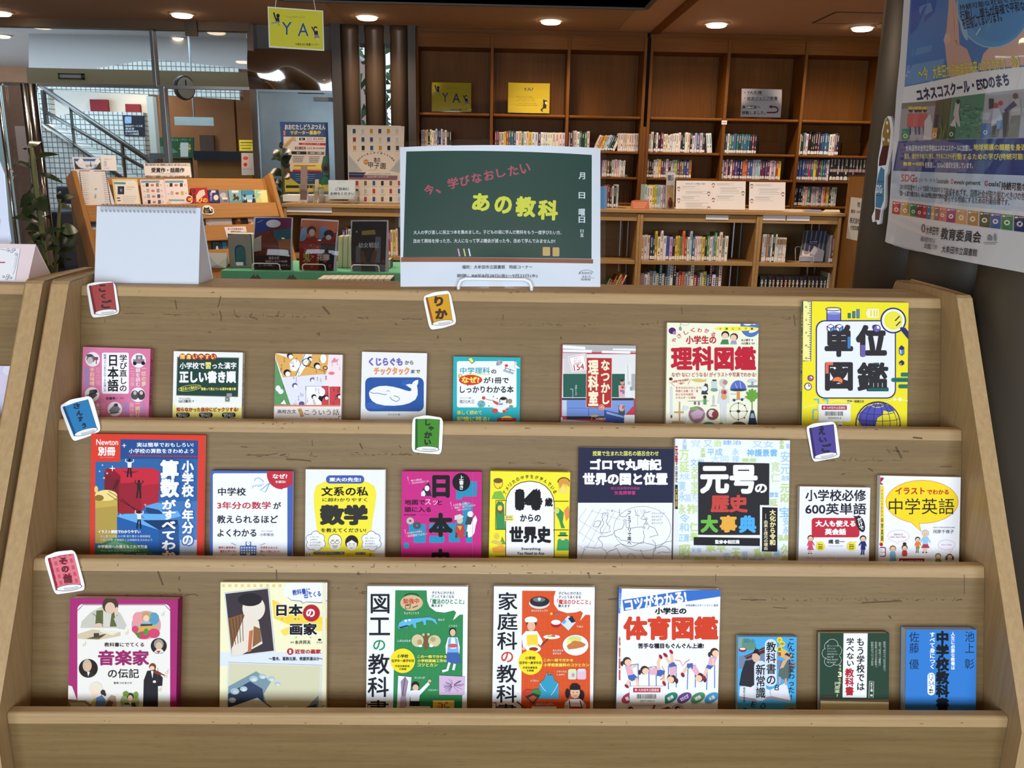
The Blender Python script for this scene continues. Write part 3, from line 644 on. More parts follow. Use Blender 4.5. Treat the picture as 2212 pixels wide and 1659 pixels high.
for i,s in enumerate(('生きものとわたしたち','地球と太陽・月・星','水とものの変化','エネルギーと環境')):A.T(s,182,722+i*22,182+(168,150,118,132)[i],738+i*22,(206,90,90),.01)
A.RR(148,724,160,935,5,(190,200,210));A.R(152,730,156,920,(230,234,238));A.E(154,920,6,10,(150,40,40));A.E(335,682,46,11,(214,190,110),rot=4);A.P([(372,680),(386,670),(384,692)],(206,180,100))
A.P([(360,740),(378,700),(394,706),(398,740),(386,770),(352,772)],(66,70,76));A.E(372,735,20,16,(226,230,236));A.R(356,764,396,774,(50,54,60));A.RR(420,682,456,750,10,(196,210,206));A.R(426,676,452,686,(60,60,60));A.E(438,744,24,12,(120,150,140))
A.E(498,698,24,26,(208,196,186));A.E(510,694,16,16,(170,140,130));A.P([(474,742),(528,740),(542,830),(520,835),(520,950),(506,950),(500,850),(496,950),(480,950),(478,832),(460,836)],(212,214,214));A.E(502,760,20,20,(200,110,100));A.E(502,790,20,20,(210,160,110));A.E(506,760,8,12,(150,60,60));A.R(494,720,508,745,(200,190,184))
A.E(598,748,54,66,(92,110,190),a0=180,a1=360);A.E(598,744,54,10,(60,66,80));A.L([(576,700),(590,735)],4,(180,190,226));A.L([(608,690),(616,736)],4,(180,190,226))
A.E(690,686,32,14,(200,206,210));A.R(660,714,728,728,(120,126,130));A.R(685,688,697,716,(150,156,160));A.R(588,758,608,808,(226,140,60));A.E(570,812,9,9,K0);A.E(622,808,9,9,K0);A.L([(556,812),(640,802)],4,(90,130,190));A.L([(545,772),(582,772)],3,(110,170,214))
for dx,dy in((-36,-50),(-20,-70),(0,-80),(22,-66),(36,-44),(30,-20),(-30,-14),(14,-30)):A.E(690+dx*.5,820+dy*.5-10,10,36,(104,160,60),rot=math.degrees(math.atan2(dx,-dy)))
A.R(686,820,692,880,(120,140,70));A.P([(680,880),(700,880),(722,970),(714,986),(668,986),(662,970)],(40,50,70));A.P([(682,900),(698,900),(706,930),(676,930)],(150,170,180))
A.ring(598,886,56,54,2.5,(130,130,130));A.L([(542,886),(656,886)],2.5,(120,120,120));A.L([(598,832),(598,940)],2.5,(120,120,120))
for x,y in((598,832),(640,848),(656,886),(638,930),(598,942),(545,886)):A.E(x,y,5,5,K0,8)
A.E(598,886,12,9,(60,50,40));A.L([(264,820),(402,818)],5,(180,180,170));A.R(330,822,342,845,(130,130,130));A.R(304,822,316,842,(90,90,96));A.E(376,792,11,11,(60,46,40));A.R(366,804,386,842,(90,150,90));A.R(428,786,440,850,(200,206,210));A.L([(414,850),(452,850)],3,(120,120,120));A.R(432,780,436,830,(170,176,180))
A.E(322,908,54,54,(150,110,130));A.P([(280,900),(330,872),(372,890),(350,930),(300,940)],(190,160,176));A.E(305,868,30,10,(120,170,90));A.E(426,906,40,38,(120,70,70));A.E(420,900,22,24,(206,206,200));A.E(440,906,18,20,(150,50,50))
A.R(204,822,212,960,(190,150,100));A.R(156,950,240,964,(196,160,110));A.R(172,888,236,898,(190,150,100));A.P([(236,850),(268,858),(256,880),(224,884)],(206,216,222));A.R(226,924,250,956,(206,216,222));A.E(400,978,40,22,(60,150,80));A.E(410,976,22,14,(80,140,200));A.E(482,970,12,12,(110,180,90));A.E(600,990,54,36,(90,70,60));A.E(640,995,20,26,(60,50,44))
make_book('cream science picture book with big red title and many small drawings on the top tier',A,(1441.3,696.8),(1638.8,700),.013,0,'L',(236,236,208),(226,214,196),hard=True)
A=Art().view(1400,600,Z4);NV=(52,46,104);YL=(240,226,44)
A.R(1030,150,1086,552,(242,236,150));A.L([(1084,150),(1080,552),(1026,552)],5,NV)
for i in range(26):A.L([(1083,160+i*15),(1083-(26 if i%5==0 else 15),160+i*15)],4,NV)
for i in range(5):A.T(str(20-i*5),1042,188+i*85,1054,200+i*85,NV,.02,rot=90)
A.R(1186,206,1278,288,(226,232,240));A.R(1188,236,1278,286,(112,116,196));A.E(1232,236,45,9,(150,152,214));A.ring(1228,208,50,11,5,NV);A.L([(1186,210),(1186,288)],6,NV);A.L([(1278,210),(1278,288)],6,NV)
A.R(1326,234,1342,268,(52,120,110));A.R(1356,222,1372,268,(70,130,130));A.R(1384,208,1402,268,(80,140,190))
for x in(1326,1356,1384):A.L([(x,268),(x,236 if x<1350 else 222 if x<1380 else 208),(x+17,236 if x<1350 else 222 if x<1380 else 208),(x+17,268)],3.5,NV,True)
A.R(1452,206,1530,266,(244,240,180));A.R(1446,224,1456,250,(244,240,190));A.L([(1456,208),(1528,208),(1528,264),(1456,264)],5,(240,240,214),True)
for x in(1474,1496,1514):A.R(x,214,x+8,258,(226,214,90))
A.RR(1112,282,1644,802,58,NV);A.RR(1120,290,1636,794,52,(234,236,240))
A.L([(1690,340),(1740,400)],34,NV);A.E(1626,284,86,86,NV);A.E(1626,284,76,76,(236,240,240));A.E(1626,284,62,62,(238,226,70));A.L([(1638,286),(1668,254)],8,NV);A.L([(1644,320),(1674,290)],8,NV);A.L([(1674,330),(1694,352)],16,NV)
A.T('単',1170,310,1360,526,(50,48,50),.045);A.T('位',1376,310,1584,526,(50,48,50),.05);A.T('図',1172,560,1358,750,(50,48,50),.045);A.T('鑑',1386,560,1594,754,(50,48,50),.036)
for x in(1210,1268):A.P([(x-26,322),(x,306),(x+26,322),(x+26,348),(x,364),(x-26,348)],NV);A.P([(x-20,322),(x,311),(x+20,322),(x,334)],W0);A.P([(x-20,328),(x-3,338),(x-3,356),(x-20,346)],(226,230,236));A.P([(x+20,328),(x+3,338),(x+3,356),(x+20,346)],(84,160,206))
A.R(1322,392,1342,470,(60,130,190));A.R(1408,446,1440,524,(112,96,160));A.E(1516,338,26,26,NV);A.E(1516,338,21,21,(120,100,170));A.P([(1516,338),(1516,318),(1530,322),(1536,338)],W0);A.R(1176,560,1226,580,(226,110,84));A.R(1176,560,1196,636,(226,110,84));A.E(1256,688,38,32,(120,50,40),a0=180,a1=390);A.E(1256,686,32,27,(230,130,80),a0=180,a1=390);A.R(1456,732,1594,754,(40,96,84));A.R(1496,564,1530,574,(40,96,84))
A.P([(1664,466),(1680,448),(1698,462),(1698,506),(1682,518),(1664,504)],NV);A.P([(1668,474),(1680,482),(1680,510),(1668,502)],(180,210,236));A.P([(1694,472),(1684,482),(1684,510),(1694,502)],(90,150,210));A.P([(1664,560),(1682,546),(1698,558),(1698,574),(1682,584),(1664,574)],NV);A.P([(1668,564),(1681,570),(1681,578),(1668,572)],(214,150,180))
A.RR(1676,630,1730,656,8,(44,116,100));A.RR(1612,664,1730,692,12,(44,116,100));A.RR(1660,708,1730,734,10,(44,116,100));A.L([(1624,678),(1730,680)],4,NV)
A.E(1077,666,20,20,NV);A.E(1077,666,15,15,(196,90,150));A.P([(1077,666),(1077,650),(1092,668)],W0);A.E(1060,722,25,25,NV);A.E(1060,722,20,20,W0);A.P([(1060,722),(1060,702),(1080,722)],(196,90,150))
A.T('監修／高橋丈夫',1320,812,1432,830,NV,.015);A.L([(1026,864),(1074,850),(1140,838),(1250,812),(1360,830)],4,(244,240,190));A.L([(1580,820),(1620,806),(1668,808),(1724,816)],5,(246,240,180));A.E(1668,806,14,14,(246,242,200));A.E(1632,806,10,10,(246,242,200))
for x in(1100,1160):A.R(x,804,x+34,814,(110,190,226));A.R(x+26,810,x+34,836,(110,190,226))
A.L([(1094,876),(1094,942),(1122,942)],8,(110,190,226));A.L([(1094,876),(1122,876)],8,(110,190,226))
A.E(1524,970,150,150,NV);A.E(1524,970,143,143,YL)
A.P([(1400,900),(1440,860),(1500,838),(1560,836),(1610,852),(1640,880),(1600,892),(1560,880),(1556,910),(1520,930),(1500,1010),(1470,1010),(1410,980),(1390,940)],(84,84,170));A.ring(1520,846,40,14,4,YL)
for rx in(30,80,125):A.ring(1524,970,rx,143,4,NV)
for y in(-100,-45,15):A.ring(1524,970+y*.8,143*math.sqrt(max(0,1-(y/150)**2)),18,4,NV,a0=0,a1=180)
A.RR(1254,960,1292,978,8,(236,240,240));A.R(1264,976,1282,1000,NV);A.ring(1322,994,32,12,5,NV);A.E(1066,990,12,14,NV);A.E(1322,994,28,9,(240,236,220))
S=lib_label(1400,600,Z4,1128,838,1342,955,(168,40,60),'00369045-8',3)
make_book('large yellow picture book with a magnifying glass and a globe, last on the top tier',A,(1735.5,650.5),(1962.8,654),.012,0,'L',YL,(40,110,200),hard=True,stickers=[('library_sticker',S)],spine_txt=('単位図鑑',W0))
# ---- middle tier ---------------------------------------------------------------
A=Art().view(80,880,Z);NR=(216,62,44)
A.Q((500,268),(1376,282),(1360,1420),(490,1420),(48,100,158));A.Q((500,268),(1376,282),(1374,440),(500,440),(40,78,138));A.Q((1040,800),(1368,800),(1362,1420),(1030,1420),(66,118,176));A.Q((1220,1130),(1364,1130),(1360,1420),(1214,1420),(180,196,222))
A.P([(500,262),(712,266),(710,464),(498,462)],NR);A.T('Newton',506,272,692,322,W0,.01);A.T('別冊',520,336,670,412,W0,.035);A.T('ニュートンムック',538,420,654,432,(246,200,190))
A.T('実は簡単でおもしろい!',852,300,1334,338,W0,.02);A.T('小学校の算数をきわめよう',784,352,1336,392,W0,.02);A.Q((782,406),(1370,414),(1370,424),(782,416),(176,50,50))
A.P([(576,530),(640,518),(985,518),(1046,545),(1036,810),(930,840),(890,880),(880,905),(700,905),(574,690)],(196,44,62));A.P([(576,545),(712,592),(700,905),(574,690)],(120,34,44));A.P([(700,650),(830,640),(895,665),(890,905),(700,905)],(150,36,50));A.P([(720,545),(870,545),(800,570)],(140,30,46));A.P([(576,530),(640,518),(720,590),(660,608)],(140,30,44));A.P([(895,665),(1046,650),(1036,810),(930,840),(892,880)],(170,40,56))
A.E(590,752,96,48,(226,200,112));A.P([(498,752),(686,752),(690,1160),(498,1160)],(196,168,80));A.E(590,752,94,46,(236,214,134));A.E(530,772,40,26,(140,112,50));A.E(506,700,16,30,(226,200,112));A.Q((498,860),(680,840),(690,1160),(498,1160),(176,150,70))
A.P([(926,840),(1030,812),(1150,836),(1060,868),(1100,930),(1030,930),(930,880)],(96,160,216));A.P([(930,850),(1040,874),(1100,930),(1020,940),(930,890)],(34,66,110));A.P([(682,924),(760,908),(900,906),(1060,910),(1200,880),(1230,930),(1050,970),(920,960),(1040,1040),(1010,1080),(700,990)],(104,170,222));A.P([(682,930),(1040,1045),(1040,1420),(690,1420)],(38,92,158));A.P([(900,962),(1200,960),(1210,1100),(1040,1045)],(28,58,100));A.P([(1040,1045),(1210,1000),(1210,1420),(1040,1420)],(44,84,140))
A.P([(498,1190),(660,1110),(900,1180),(1006,1260),(900,1420),(498,1420)],(62,120,84));A.P([(560,1180),(660,1140),(880,1200),(780,1240)],(100,156,108))
for pts in([(646,700),(680,620)],[(666,702),(700,624)],[(600,735),(680,790)],[(612,715),(690,765)],[(700,790),(880,890)],[(720,775),(915,945)]):A.L(pts,4,(40,26,26))
for i in range(8):A.L([(650+i*5,690-i*10),(668+i*5,692-i*10)],3,(40,26,26));A.L([(716+i*22,790+i*14),(730+i*22,784+i*15)],3,(40,26,26))
for x,y,top,bot in((790,440,(226,226,226),(26,30,44)),(870,620,(40,36,40),(36,34,38)),(872,880,(226,226,224),(30,30,36))):
    A.E(x,y+12,11,13,K0);A.P([(x-18,y+26),(x+20,y+26),(x+16,y+76),(x-14,y+76)],top);A.L([(x-16,y+30),(x-34,y+20),(x-30,y-2)],8,top);A.L([(x+16,y+30),(x+36,y+22),(x+34,y+2)],8,top);A.L([(x-6,y+74),(x-14,y+120),(x-18,y+155)],13,bot);A.L([(x+8,y+74),(x+12,y+120),(x+14,y+155)],13,bot)
for x,y,r in((645,520,26),(745,325,20),(560,492,10),(536,545,10),(600,562,12),(574,602,12),(712,914,10),(925,830,10)):
    A.E(x,y,r,r*.16,W0,12);A.E(x,y,r*.16,r,W0,12);A.E(x,y,r*.3,r*.3,W0,12)
A.T('小学校6年分の',1236,452,1340,1176,W0,.04,True,ol=((60,100,170),10,.05));A.T('算数',1052,446,1216,770,W0,.05,True,ol=((50,90,150),10,.05));A.T('がすべてわか',1066,786,1190,1300,W0,.045,True)
A.T('イラスト解説でわかりやすい',524,1044,886,1074,W0,.035);A.T('足し算 引き算 かけ算 割り算から徹底解説',544,1088,970,1108,(206,220,230));A.T('小数と分数 平面図形と立体図形をきわめよう',544,1120,986,1140,(206,220,230))
A.T('中学高校への備えもこれで万全',522,1172,946,1202,W0,.035);A.T('平均と単位 割合と比をきわめよう',544,1214,876,1232,(190,214,200));A.T('いろいろな規則性',544,1244,740,1260,(190,214,200));A.T('場合の数',850,1244,940,1260,(190,214,200))
S=lib_label(80,880,Z,542,1256,836,1420,(150,36,66),None,5)
make_book('large red-bordered magazine book with coloured blocks and climbing figures, first on the middle tier',A,(197.3,937),(442.5,940),.010,1,'L',NR,(210,70,50),stickers=[('library_sticker',S)],name='magazine_book')
A=Art().view(80,880,Z);BB=(72,100,176)
A.RR(1500,562,2136,1420,20,(236,238,242));A.RR(1508,570,2128,1420,16,(238,239,242))
A.E(2090,570,122,122,(190,48,62),40)
for i in range(20):A.E(2090+122*math.cos(R_(90+i*5)),570+122*math.sin(R_(90+i*5)),8,8,(190,48,62),8)
A.T('なぜ?',2010,568,2136,608,W0,.03);A.T('を解決!',2034,624,2122,646,W0,.02)
A.T('中学校',1544,684,1782,754,(46,46,54),.025);A.T('3年分の数学',1538,804,1996,868,(184,52,66),.025);A.T('が',2016,808,2082,868,(46,46,54),.025);A.T('教えられるほど',1536,920,2056,990,(46,46,54),.025);A.T('よくわかる',1540,1038,1872,1104,(46,46,54),.025)
A.T('小杉拓也',1904,1072,2020,1098,(60,60,66),.01);A.T('東大卒プロ数学講師',1914,1052,2010,1060,(110,110,110))
A.L([(1856,630),(1860,610),(1896,600),(1936,634)],6,(130,160,210));A.T('y=ax²',1832,652,1936,686,(130,160,210),0,rot=-8);A.L([(1988,642),(1906,708),(1950,722)],7,(130,160,210),True)
A.R(1732,1180,1872,1262,(74,112,186));A.R(1780,1146,1828,1200,(74,112,186));A.E(1804,1162,16,16,W0);A.L([(1804,1152),(1804,1164),(1812,1164)],3,(74,112,186));A.R(1788,1240,1820,1262,(238,239,242))
for i in range(6):
    for j in range(3):A.R(1740+i*22,1190+j*22,1754+i*22,1204+j*22,(226,232,240))
A.T('数学と数学者の',1550,1186,1698,1206,(184,60,66),.02);A.T('歴史も学べる!',1562,1216,1696,1236,(184,60,66),.02);A.T('中学生も大人も',1908,1186,2054,1206,(184,60,66),.02);A.T('読んで役に立つ!',1906,1218,2070,1238,(184,60,66),.02)
for p in([(1658,1156),(1700,1176)],[(1906,1176),(1950,1158)],[(1660,1264),(1700,1248)],[(1902,1248),(1946,1266)]):A.L(p,3,(74,84,120))
A.T('「なぜと聞かれても人に教えられる」',1520,1284,2074,1304,(50,50,56),.02)
make_book('white paperback with a blue border and red round badge, second on the middle tier',A,(455,1016.5),(632,1018),.016,1,'L',BB,(90,116,190))
A=Art().view(640,880,Z)
rd=random.Random(9)
for i in range(60):A.E(rd.uniform(80,750),rd.uniform(540,1300),3,3,(206,210,206),6)
A.P([(150,740),(170,670),(240,635),(330,625),(500,625),(600,636),(665,670),(684,740),(670,850),(650,960),(640,1060),(650,1120),(690,1420),(90,1420),(170,1120),(180,1060),(168,960),(152,850)],(240,226,62))
A.RR(254,580,580,650,34,(70,92,162));A.T('東大の先生!',282,598,552,634,W0,.035);A.T('文系の私',214,676,614,756,K0,.03);A.T('に超わかりやすく',224,772,604,804,K0,.02);A.T('数学',200,828,612,1006,(50,50,46),.065);A.T('を教えてください!',212,1030,596,1066,K0,.025)
for cx in(166,640):
    for dx,dy,r in((-45,-20,38),(0,-45,40),(40,-25,38),(50,20,36),(10,42,38),(-40,30,40)):A.E(cx+dx,1142+dy*1.1,r,r,(78,96,160))
    for dx,dy,r in((-45,-20,34),(0,-45,36),(40,-25,34),(50,20,32),(10,42,34),(-40,30,36),(0,0,50)):A.E(cx+dx,1142+dy*1.1,r,r,(240,240,238))
A.P([(206,1170),(246,1196),(196,1190)],(240,240,238));A.P([(590,1180),(556,1210),(612,1196)],(240,240,238))
for i,s in enumerate(('いやいや、','AI時代、','ますます必要に','なりますよ!')):A.T(s,118,1098+i*23,118+(84,70,100,90)[i],1112+i*23,K0)
for i,s in enumerate(('先生、数学って','僕の生活に','何の関係も','ありませんよね?')):A.T(s,588,1108+i*23,588+(100,84,84,108)[i],1122+i*23,K0)
A.E(332,1140,58,60,K0);A.E(332,1141,55,57,(236,232,218));A.E(333,1186,46,30,(236,232,218));A.E(474,1150,56,60,(40,36,34));A.P([(430,1160),(474,1130),(520,1160),(512,1206),(474,1222),(438,1206)],(238,234,222))
for x in(312,352):A.ring(x,1150,18,12,3,K0);A.L([(x-12,1134),(x+10,1130)],5,K0)
A.L([(310,1176),(332,1186),(352,1176)],6,(110,106,100));A.ring(332,1188,16,10,3,K0,a0=0,a1=180)
for x in(458,492):A.L([(x-8,1164),(x+8,1162)],4,K0);A.E(x,1174,3,3,K0)
A.L([(462,1200),(480,1198)],4,(110,70,60));A.RR(148,1230,412,1252,10,(78,92,140));A.RR(506,1234,592,1254,10,(78,92,140));A.T('中学生が数学教師を質問攻めにして完成',158,1235,402,1247,W0);A.T('本気の一冊',514,1238,584,1249,W0);A.E(634,1256,22,22,(228,214,90));A.L([(622,1246),(634,1270),(646,1246)],4,(80,70,40));A.L([(634,1240),(634,1268)],4,(80,70,40))
A.T('誰かに教えられるほど、',190,1272,600,1304,K0,.02);A.T('西成',84,1246,94,1298,K0,0,True);A.T('郷和',110,1246,120,1298,K0,0,True)
S=Art().view(640,880,Z).R(160,1288,430,1420,(228,222,214)).R(164,1296,426,1300,(150,120,116))
make_book('white paperback with a big yellow blot and two cartoon heads, third on the middle tier',A,(660.3,1014),(832,1015),.013,1,'L',(232,234,230),(228,230,226),stickers=[('library_sticker',S)])
A=Art().view(640,880,Z);MG=(196,46,128);TL=(42,140,176)
A.P([(1490,630),(1542,632),(1540,760),(1416,762),(1414,786),(1364,786),(1366,660)],TL);A.P([(1420,800),(1506,820),(1506,1000),(1500,1156),(1450,1156),(1446,1096),(1396,1110),(1396,1150),(1302,1150),(1302,1080),(1360,980),(1420,960)],TL);A.RR(1134,990,1382,1070,14,TL);A.RR(1134,1096,1264,1156,12,TL);A.RR(960,994,1104,1090,14,TL);A.RR(1000,1050,1104,1156,12,TL);A.RR(918,1154,960,1204,12,TL)
A.E(1408,638,76,78,K0,40);A.T('上書き',1390,580,1428,702,W0,.02,True);A.T('日',1160,578,1310,772,K0,.05);A.T('本',1128,900,1336,1106,K0,.05);A.T('史',1140,1206,1320,1410,K0,.05)
A.T('地図で',924,786,1098,832,(64,20,44),.03);A.T('スッ',1100,784,1206,832,(240,214,230),.0);A.T('と',1206,792,1244,832,(64,20,44),.03);A.T('頭に入る',924,850,1150,894,(64,20,44),.03);A.T('監修◎後藤寿一',920,910,1036,924,(60,20,44));A.T('Juichi Goto',1054,914,1136,924,(150,50,100))
A.E(972,968,32,30,(190,180,172));A.E(972,968,10,10,(150,60,100));A.E(1030,1008,34,30,(84,78,84));A.R(1022,1000,1038,1016,TL)
for s,x0,y0,x1,y1,sp in(('徳川綱吉',976,604,1072,634,0),('犬公方は名君だった',984,620,1130,652,0),('川中島の戦い',1338,806,1480,844,0),('戦国の一騎打ちは本当か',1350,828,1530,860,0),('一騎打ちもなかった',1366,852,1490,884,0),('日本最古の貨幣は',946,1048,1076,1078,0),('和同開珎ではない',950,1068,1118,1104,0)):A.T(s,x0,y0+8,x1,y1-6,(232,190,214),.02,rot=-8)
for x,y in((944,590),(1310,806),(920,1040)):A.P([(x,y),(x+12,y),(x+18,y+40),(x+12,y+42)],(224,120,176));A.E(x+20,y+56,5,5,(224,120,176),8)
A.P([(1070,750),(1080,700),(1106,660),(1130,640),(1142,672),(1140,700),(1156,756)],(54,44,60));A.E(1116,690,20,24,(236,226,226));A.P([(1066,756),(1066,724),(1090,706),(1104,740),(1096,756)],(236,226,230))
A.E(1396,962,26,30,(206,190,160));A.P([(1352,1070),(1366,1000),(1430,1000),(1440,1060),(1424,1110),(1370,1110)],(186,70,64));A.P([(1372,1010),(1414,1012),(1400,1050)],(206,170,90));A.P([(1454,1060),(1466,980),(1500,960),(1530,920),(1544,960),(1530,1010),(1520,1070),(1500,1100),(1470,1110)],(236,234,236));A.E(1486,910,26,26,(226,226,224));A.P([(1440,1000),(1460,930),(1510,940),(1490,1000)],(70,66,76));A.P([(1350,960),(1352,922),(1400,910),(1430,930),(1412,950)],(210,206,200));A.L([(1460,1060),(1452,1110)],10,(60,56,64));A.L([(1368,1070),(1364,1112)],14,(60,54,66))
A.L([(1506,548),(1504,1300)],3,(214,90,150))
make_book('magenta paperback with turquoise map blocks and large black characters, fourth on the middle tier',A,(867.8,1018),(1041,1019),.015,1,'R',MG,(188,44,120))
A=Art().view(640,880,Z);YE=(240,228,52)
GN=(72,148,84)
A.E(1725,650,38,44,(236,214,60));A.ring(1725,650,36,44,4,K0);A.E(1722,625,40,22,(110,84,50));A.P([(1666,780),(1690,720),(1750,712),(1786,790)],(130,180,70));A.E(1735,682,6,6,(230,110,60));A.P([(1704,840),(1720,800),(1750,806),(1772,830),(1778,930),(1784,1040),(1706,1040)],(62,140,80));A.E(1740,870,28,40,(120,86,50));A.E(1738,858,20,24,(236,206,90));A.L([(1710,830),(1724,800),(1738,826),(1752,800),(1766,832)],5,K0);A.P([(1736,1168),(1756,1100),(1790,1168)],(110,150,60));A.E(1710,1100,24,26,(226,190,80));A.P([(1668,1200),(1760,1170),(1790,1200),(1780,1240),(1680,1240)],(236,170,60));A.P([(1650,1150),(1690,1130),(1760,1150),(1740,1180)],(214,190,90))
for y in(795,1042,1272):A.L([(1700,y),(1790,y)],5,K0)
A.L([(1704,795),(1700,1042)],5,K0)
A.RR(1784,628,2204,1500,195,K0);A.RR(1790,634,2198,1500,190,(240,240,240));A.R(1790,1000,2198,1270,(240,240,240));A.L([(1732,1272),(2330,1278)],6,K0);A.R(1680,1276,2330,1420,YE)
for i,ch in enumerate('アメリカの中学生が学んでいる'):
    a=R_(-158+i*10.3);A.T(ch,1994+232*math.cos(a)-13,808+218*math.sin(a)-15,1994+232*math.cos(a)+13,808+218*math.sin(a)+15,K0,.02,rot=math.degrees(a)+90)
A.T('14',1866,694,2102,880,K0,.12);A.T('歳',2120,770,2188,846,K0,.04);A.T('からの',1910,912,2086,974,K0,.03);A.T('世界史',1818,1014,2174,1158,K0,.05);A.T('Everything',1922,1196,2084,1222,K0,.02);A.T('You Need to Ace',1884,1232,2116,1256,K0,.02)
A.R(1776,922,1852,968,(236,220,110));A.T('World',1786,928,1838,942,(60,60,40),.02);A.T('History',1782,948,1846,964,(60,60,40),.02);A.T('WORLD HISTORY',1740,1290,2240,1340,K0,.06)
x0=2212
A.E(x0+70,640,44,46,(226,190,100));A.P([(x0+24,640),(x0+40,606),(x0+90,598),(x0+118,640),(x0+120,680),(x0+100,660),(x0+60,650),(x0+60,700),(x0+34,690)],(214,150,60));A.ring(x0+70,640,50,40,7,K0,a0=180,a1=350);A.P([(x0+60,660),(x0+20,720),(x0+90,740),(x0+100,700)],(236,214,110))
for y in(800,1045,1276):A.L([(x0-20,y),(x0+110,y)],5,K0)
A.P([(x0,900),(x0+30,860),(x0+70,900),(x0+60,980),(x0+80,1030),(x0+50,1030),(x0+30,960)],(62,140,80));A.P([(x0+74,880),(x0+110,840),(x0+124,930),(x0+90,970)],(226,140,70));A.E(x0+10,880,22,26,(206,210,110));A.P([(x0+10,1220),(x0+20,1130),(x0+60,1110),(x0+110,1130),(x0+124,1220)],(62,150,90));A.E(x0+62,1105,26,28,(236,214,110));A.R(x0+36,1066,x0+90,1092,(62,140,80));A.R(x0+20,1090,x0+104,1098,K0)
make_book('yellow paperback with a white arched panel and big black 14, fifth on the middle tier',A,(1059.5,1017.5),(1231.8,1020.5),.022,1,'L',YE,(236,226,110))
A=Art().view(1200,880,Z)
A.R(150,812,1050,1420,(236,238,240));A.R(150,300,1050,814,(40,42,66));A.Q((196,815),(1004,829),(1004,838),(196,824),(236,238,240))
A.T('授業で生まれた国名の語呂合わせ',316,372,880,414,(222,226,110),.02);A.T('ゴロで丸暗記',294,438,906,538,W0,.055);A.T('世界の国と位置',232,556,958,664,W0,.055);A.T('都立西高等学校教諭',470,678,718,702,(150,70,120),.02);A.T('矢島舜孳著',502,712,682,746,(196,60,130),.02)
GR=(150,152,160)
for p in([(264,862),(196,960)],[(326,862),(196,1080)],[(388,862),(230,1150)],[(450,870),(260,1210)],[(510,880),(320,1210)],[(196,960),(420,1100)],[(300,880),(560,960)],[(196,1060),(330,1150)],[(420,870),(560,900)],[(196,1180),(260,1220)],[(700,870),(700,1010)],[(720,870),(800,1010)]):A.L(p,2.2,GR)
A.ring(740,1035,244,190,3,(130,132,140))
def coast(pts,w_=3,c=(70,72,84),close=False):
    rd=random.Random(len(pts));out=[]
    for i in range(len(pts)-(0 if close else 1)):
        a,b=pts[i],pts[(i+1)%len(pts)]
        for t in(0,.33,.66):out.append((a[0]+(b[0]-a[0])*t+rd.uniform(-6,6),a[1]+(b[1]-a[1])*t+rd.uniform(-6,6)))
    out.append(pts[0]if close else pts[-1]);A.L(out,w_,c)
coast([(400,905),(450,900),(440,940),(430,980),(460,1010),(465,1060),(380,1075),(390,1030),(410,990),(395,950)],close=True);coast([(336,980),(380,965),(385,1010),(316,1020)],close=True);coast([(480,1090),(440,1100),(360,1110),(390,1150),(400,1200),(250,1190),(220,1310)]);coast([(480,1090),(530,1040),(570,1035),(590,1000),(580,960),(606,960),(600,1030),(750,1020),(770,960),(730,950),(760,900),(810,890)]);coast([(548,870),(550,930),(590,940),(620,900)]);coast([(680,870),(690,920),(716,930)]);coast([(750,1045),(760,1090),(750,1160),(640,1150),(560,1130),(500,1090)]);coast([(500,1190),(560,1160),(640,1190),(740,1150),(860,1180),(990,1140)]);coast([(520,1200),(560,1280),(600,1300),(640,1240),(690,1300)]);coast([(720,1210),(760,1280),(830,1290),(840,1200),(930,1180),(980,1220)]);coast([(780,1040),(800,1010),(850,1040),(880,1090),(800,1110)]);coast([(400,1200),(440,1240),(520,1200)]);coast([(860,1240),(1000,1230)]);coast([(830,1130),(860,1180),(840,1230)]);coast([(420,1300),(440,1240)])
A.T('フェラーリで南へ',614,884,646,1170,K0,.02,True)
for i,s in enumerate(('①フィンランド','②エストニア','③ラトビア','④リトアニア')):A.T(s,820,896+i*28,820+(112,96,84,96)[i],912+i*28,(80,80,90))
for s,x,y in(('①',746,874),('②',762,938),('③',762,982),('④',744,1016)):A.T(s,x,y,x+24,y+22,(120,120,130))
A.L([(490,872),(478,890)],4,K0)
S=lib_label(1200,880,Z,494,1286,690,1420,(40,84,150),None,7)
make_book('navy and white book with an outline map of Europe, sixth on the middle tier',A,(1250.5,966.5),(1454.5,969.5),.009,1,'L',(236,238,240),(60,40,90),stickers=[('library_sticker',S)])
A=Art().view(1200,880,Z);A.R(1000,260,2010,1420,(232,238,240));A.R(1000,260,1046,1420,(226,230,230));LB,LG=(166,206,230),(198,218,142)
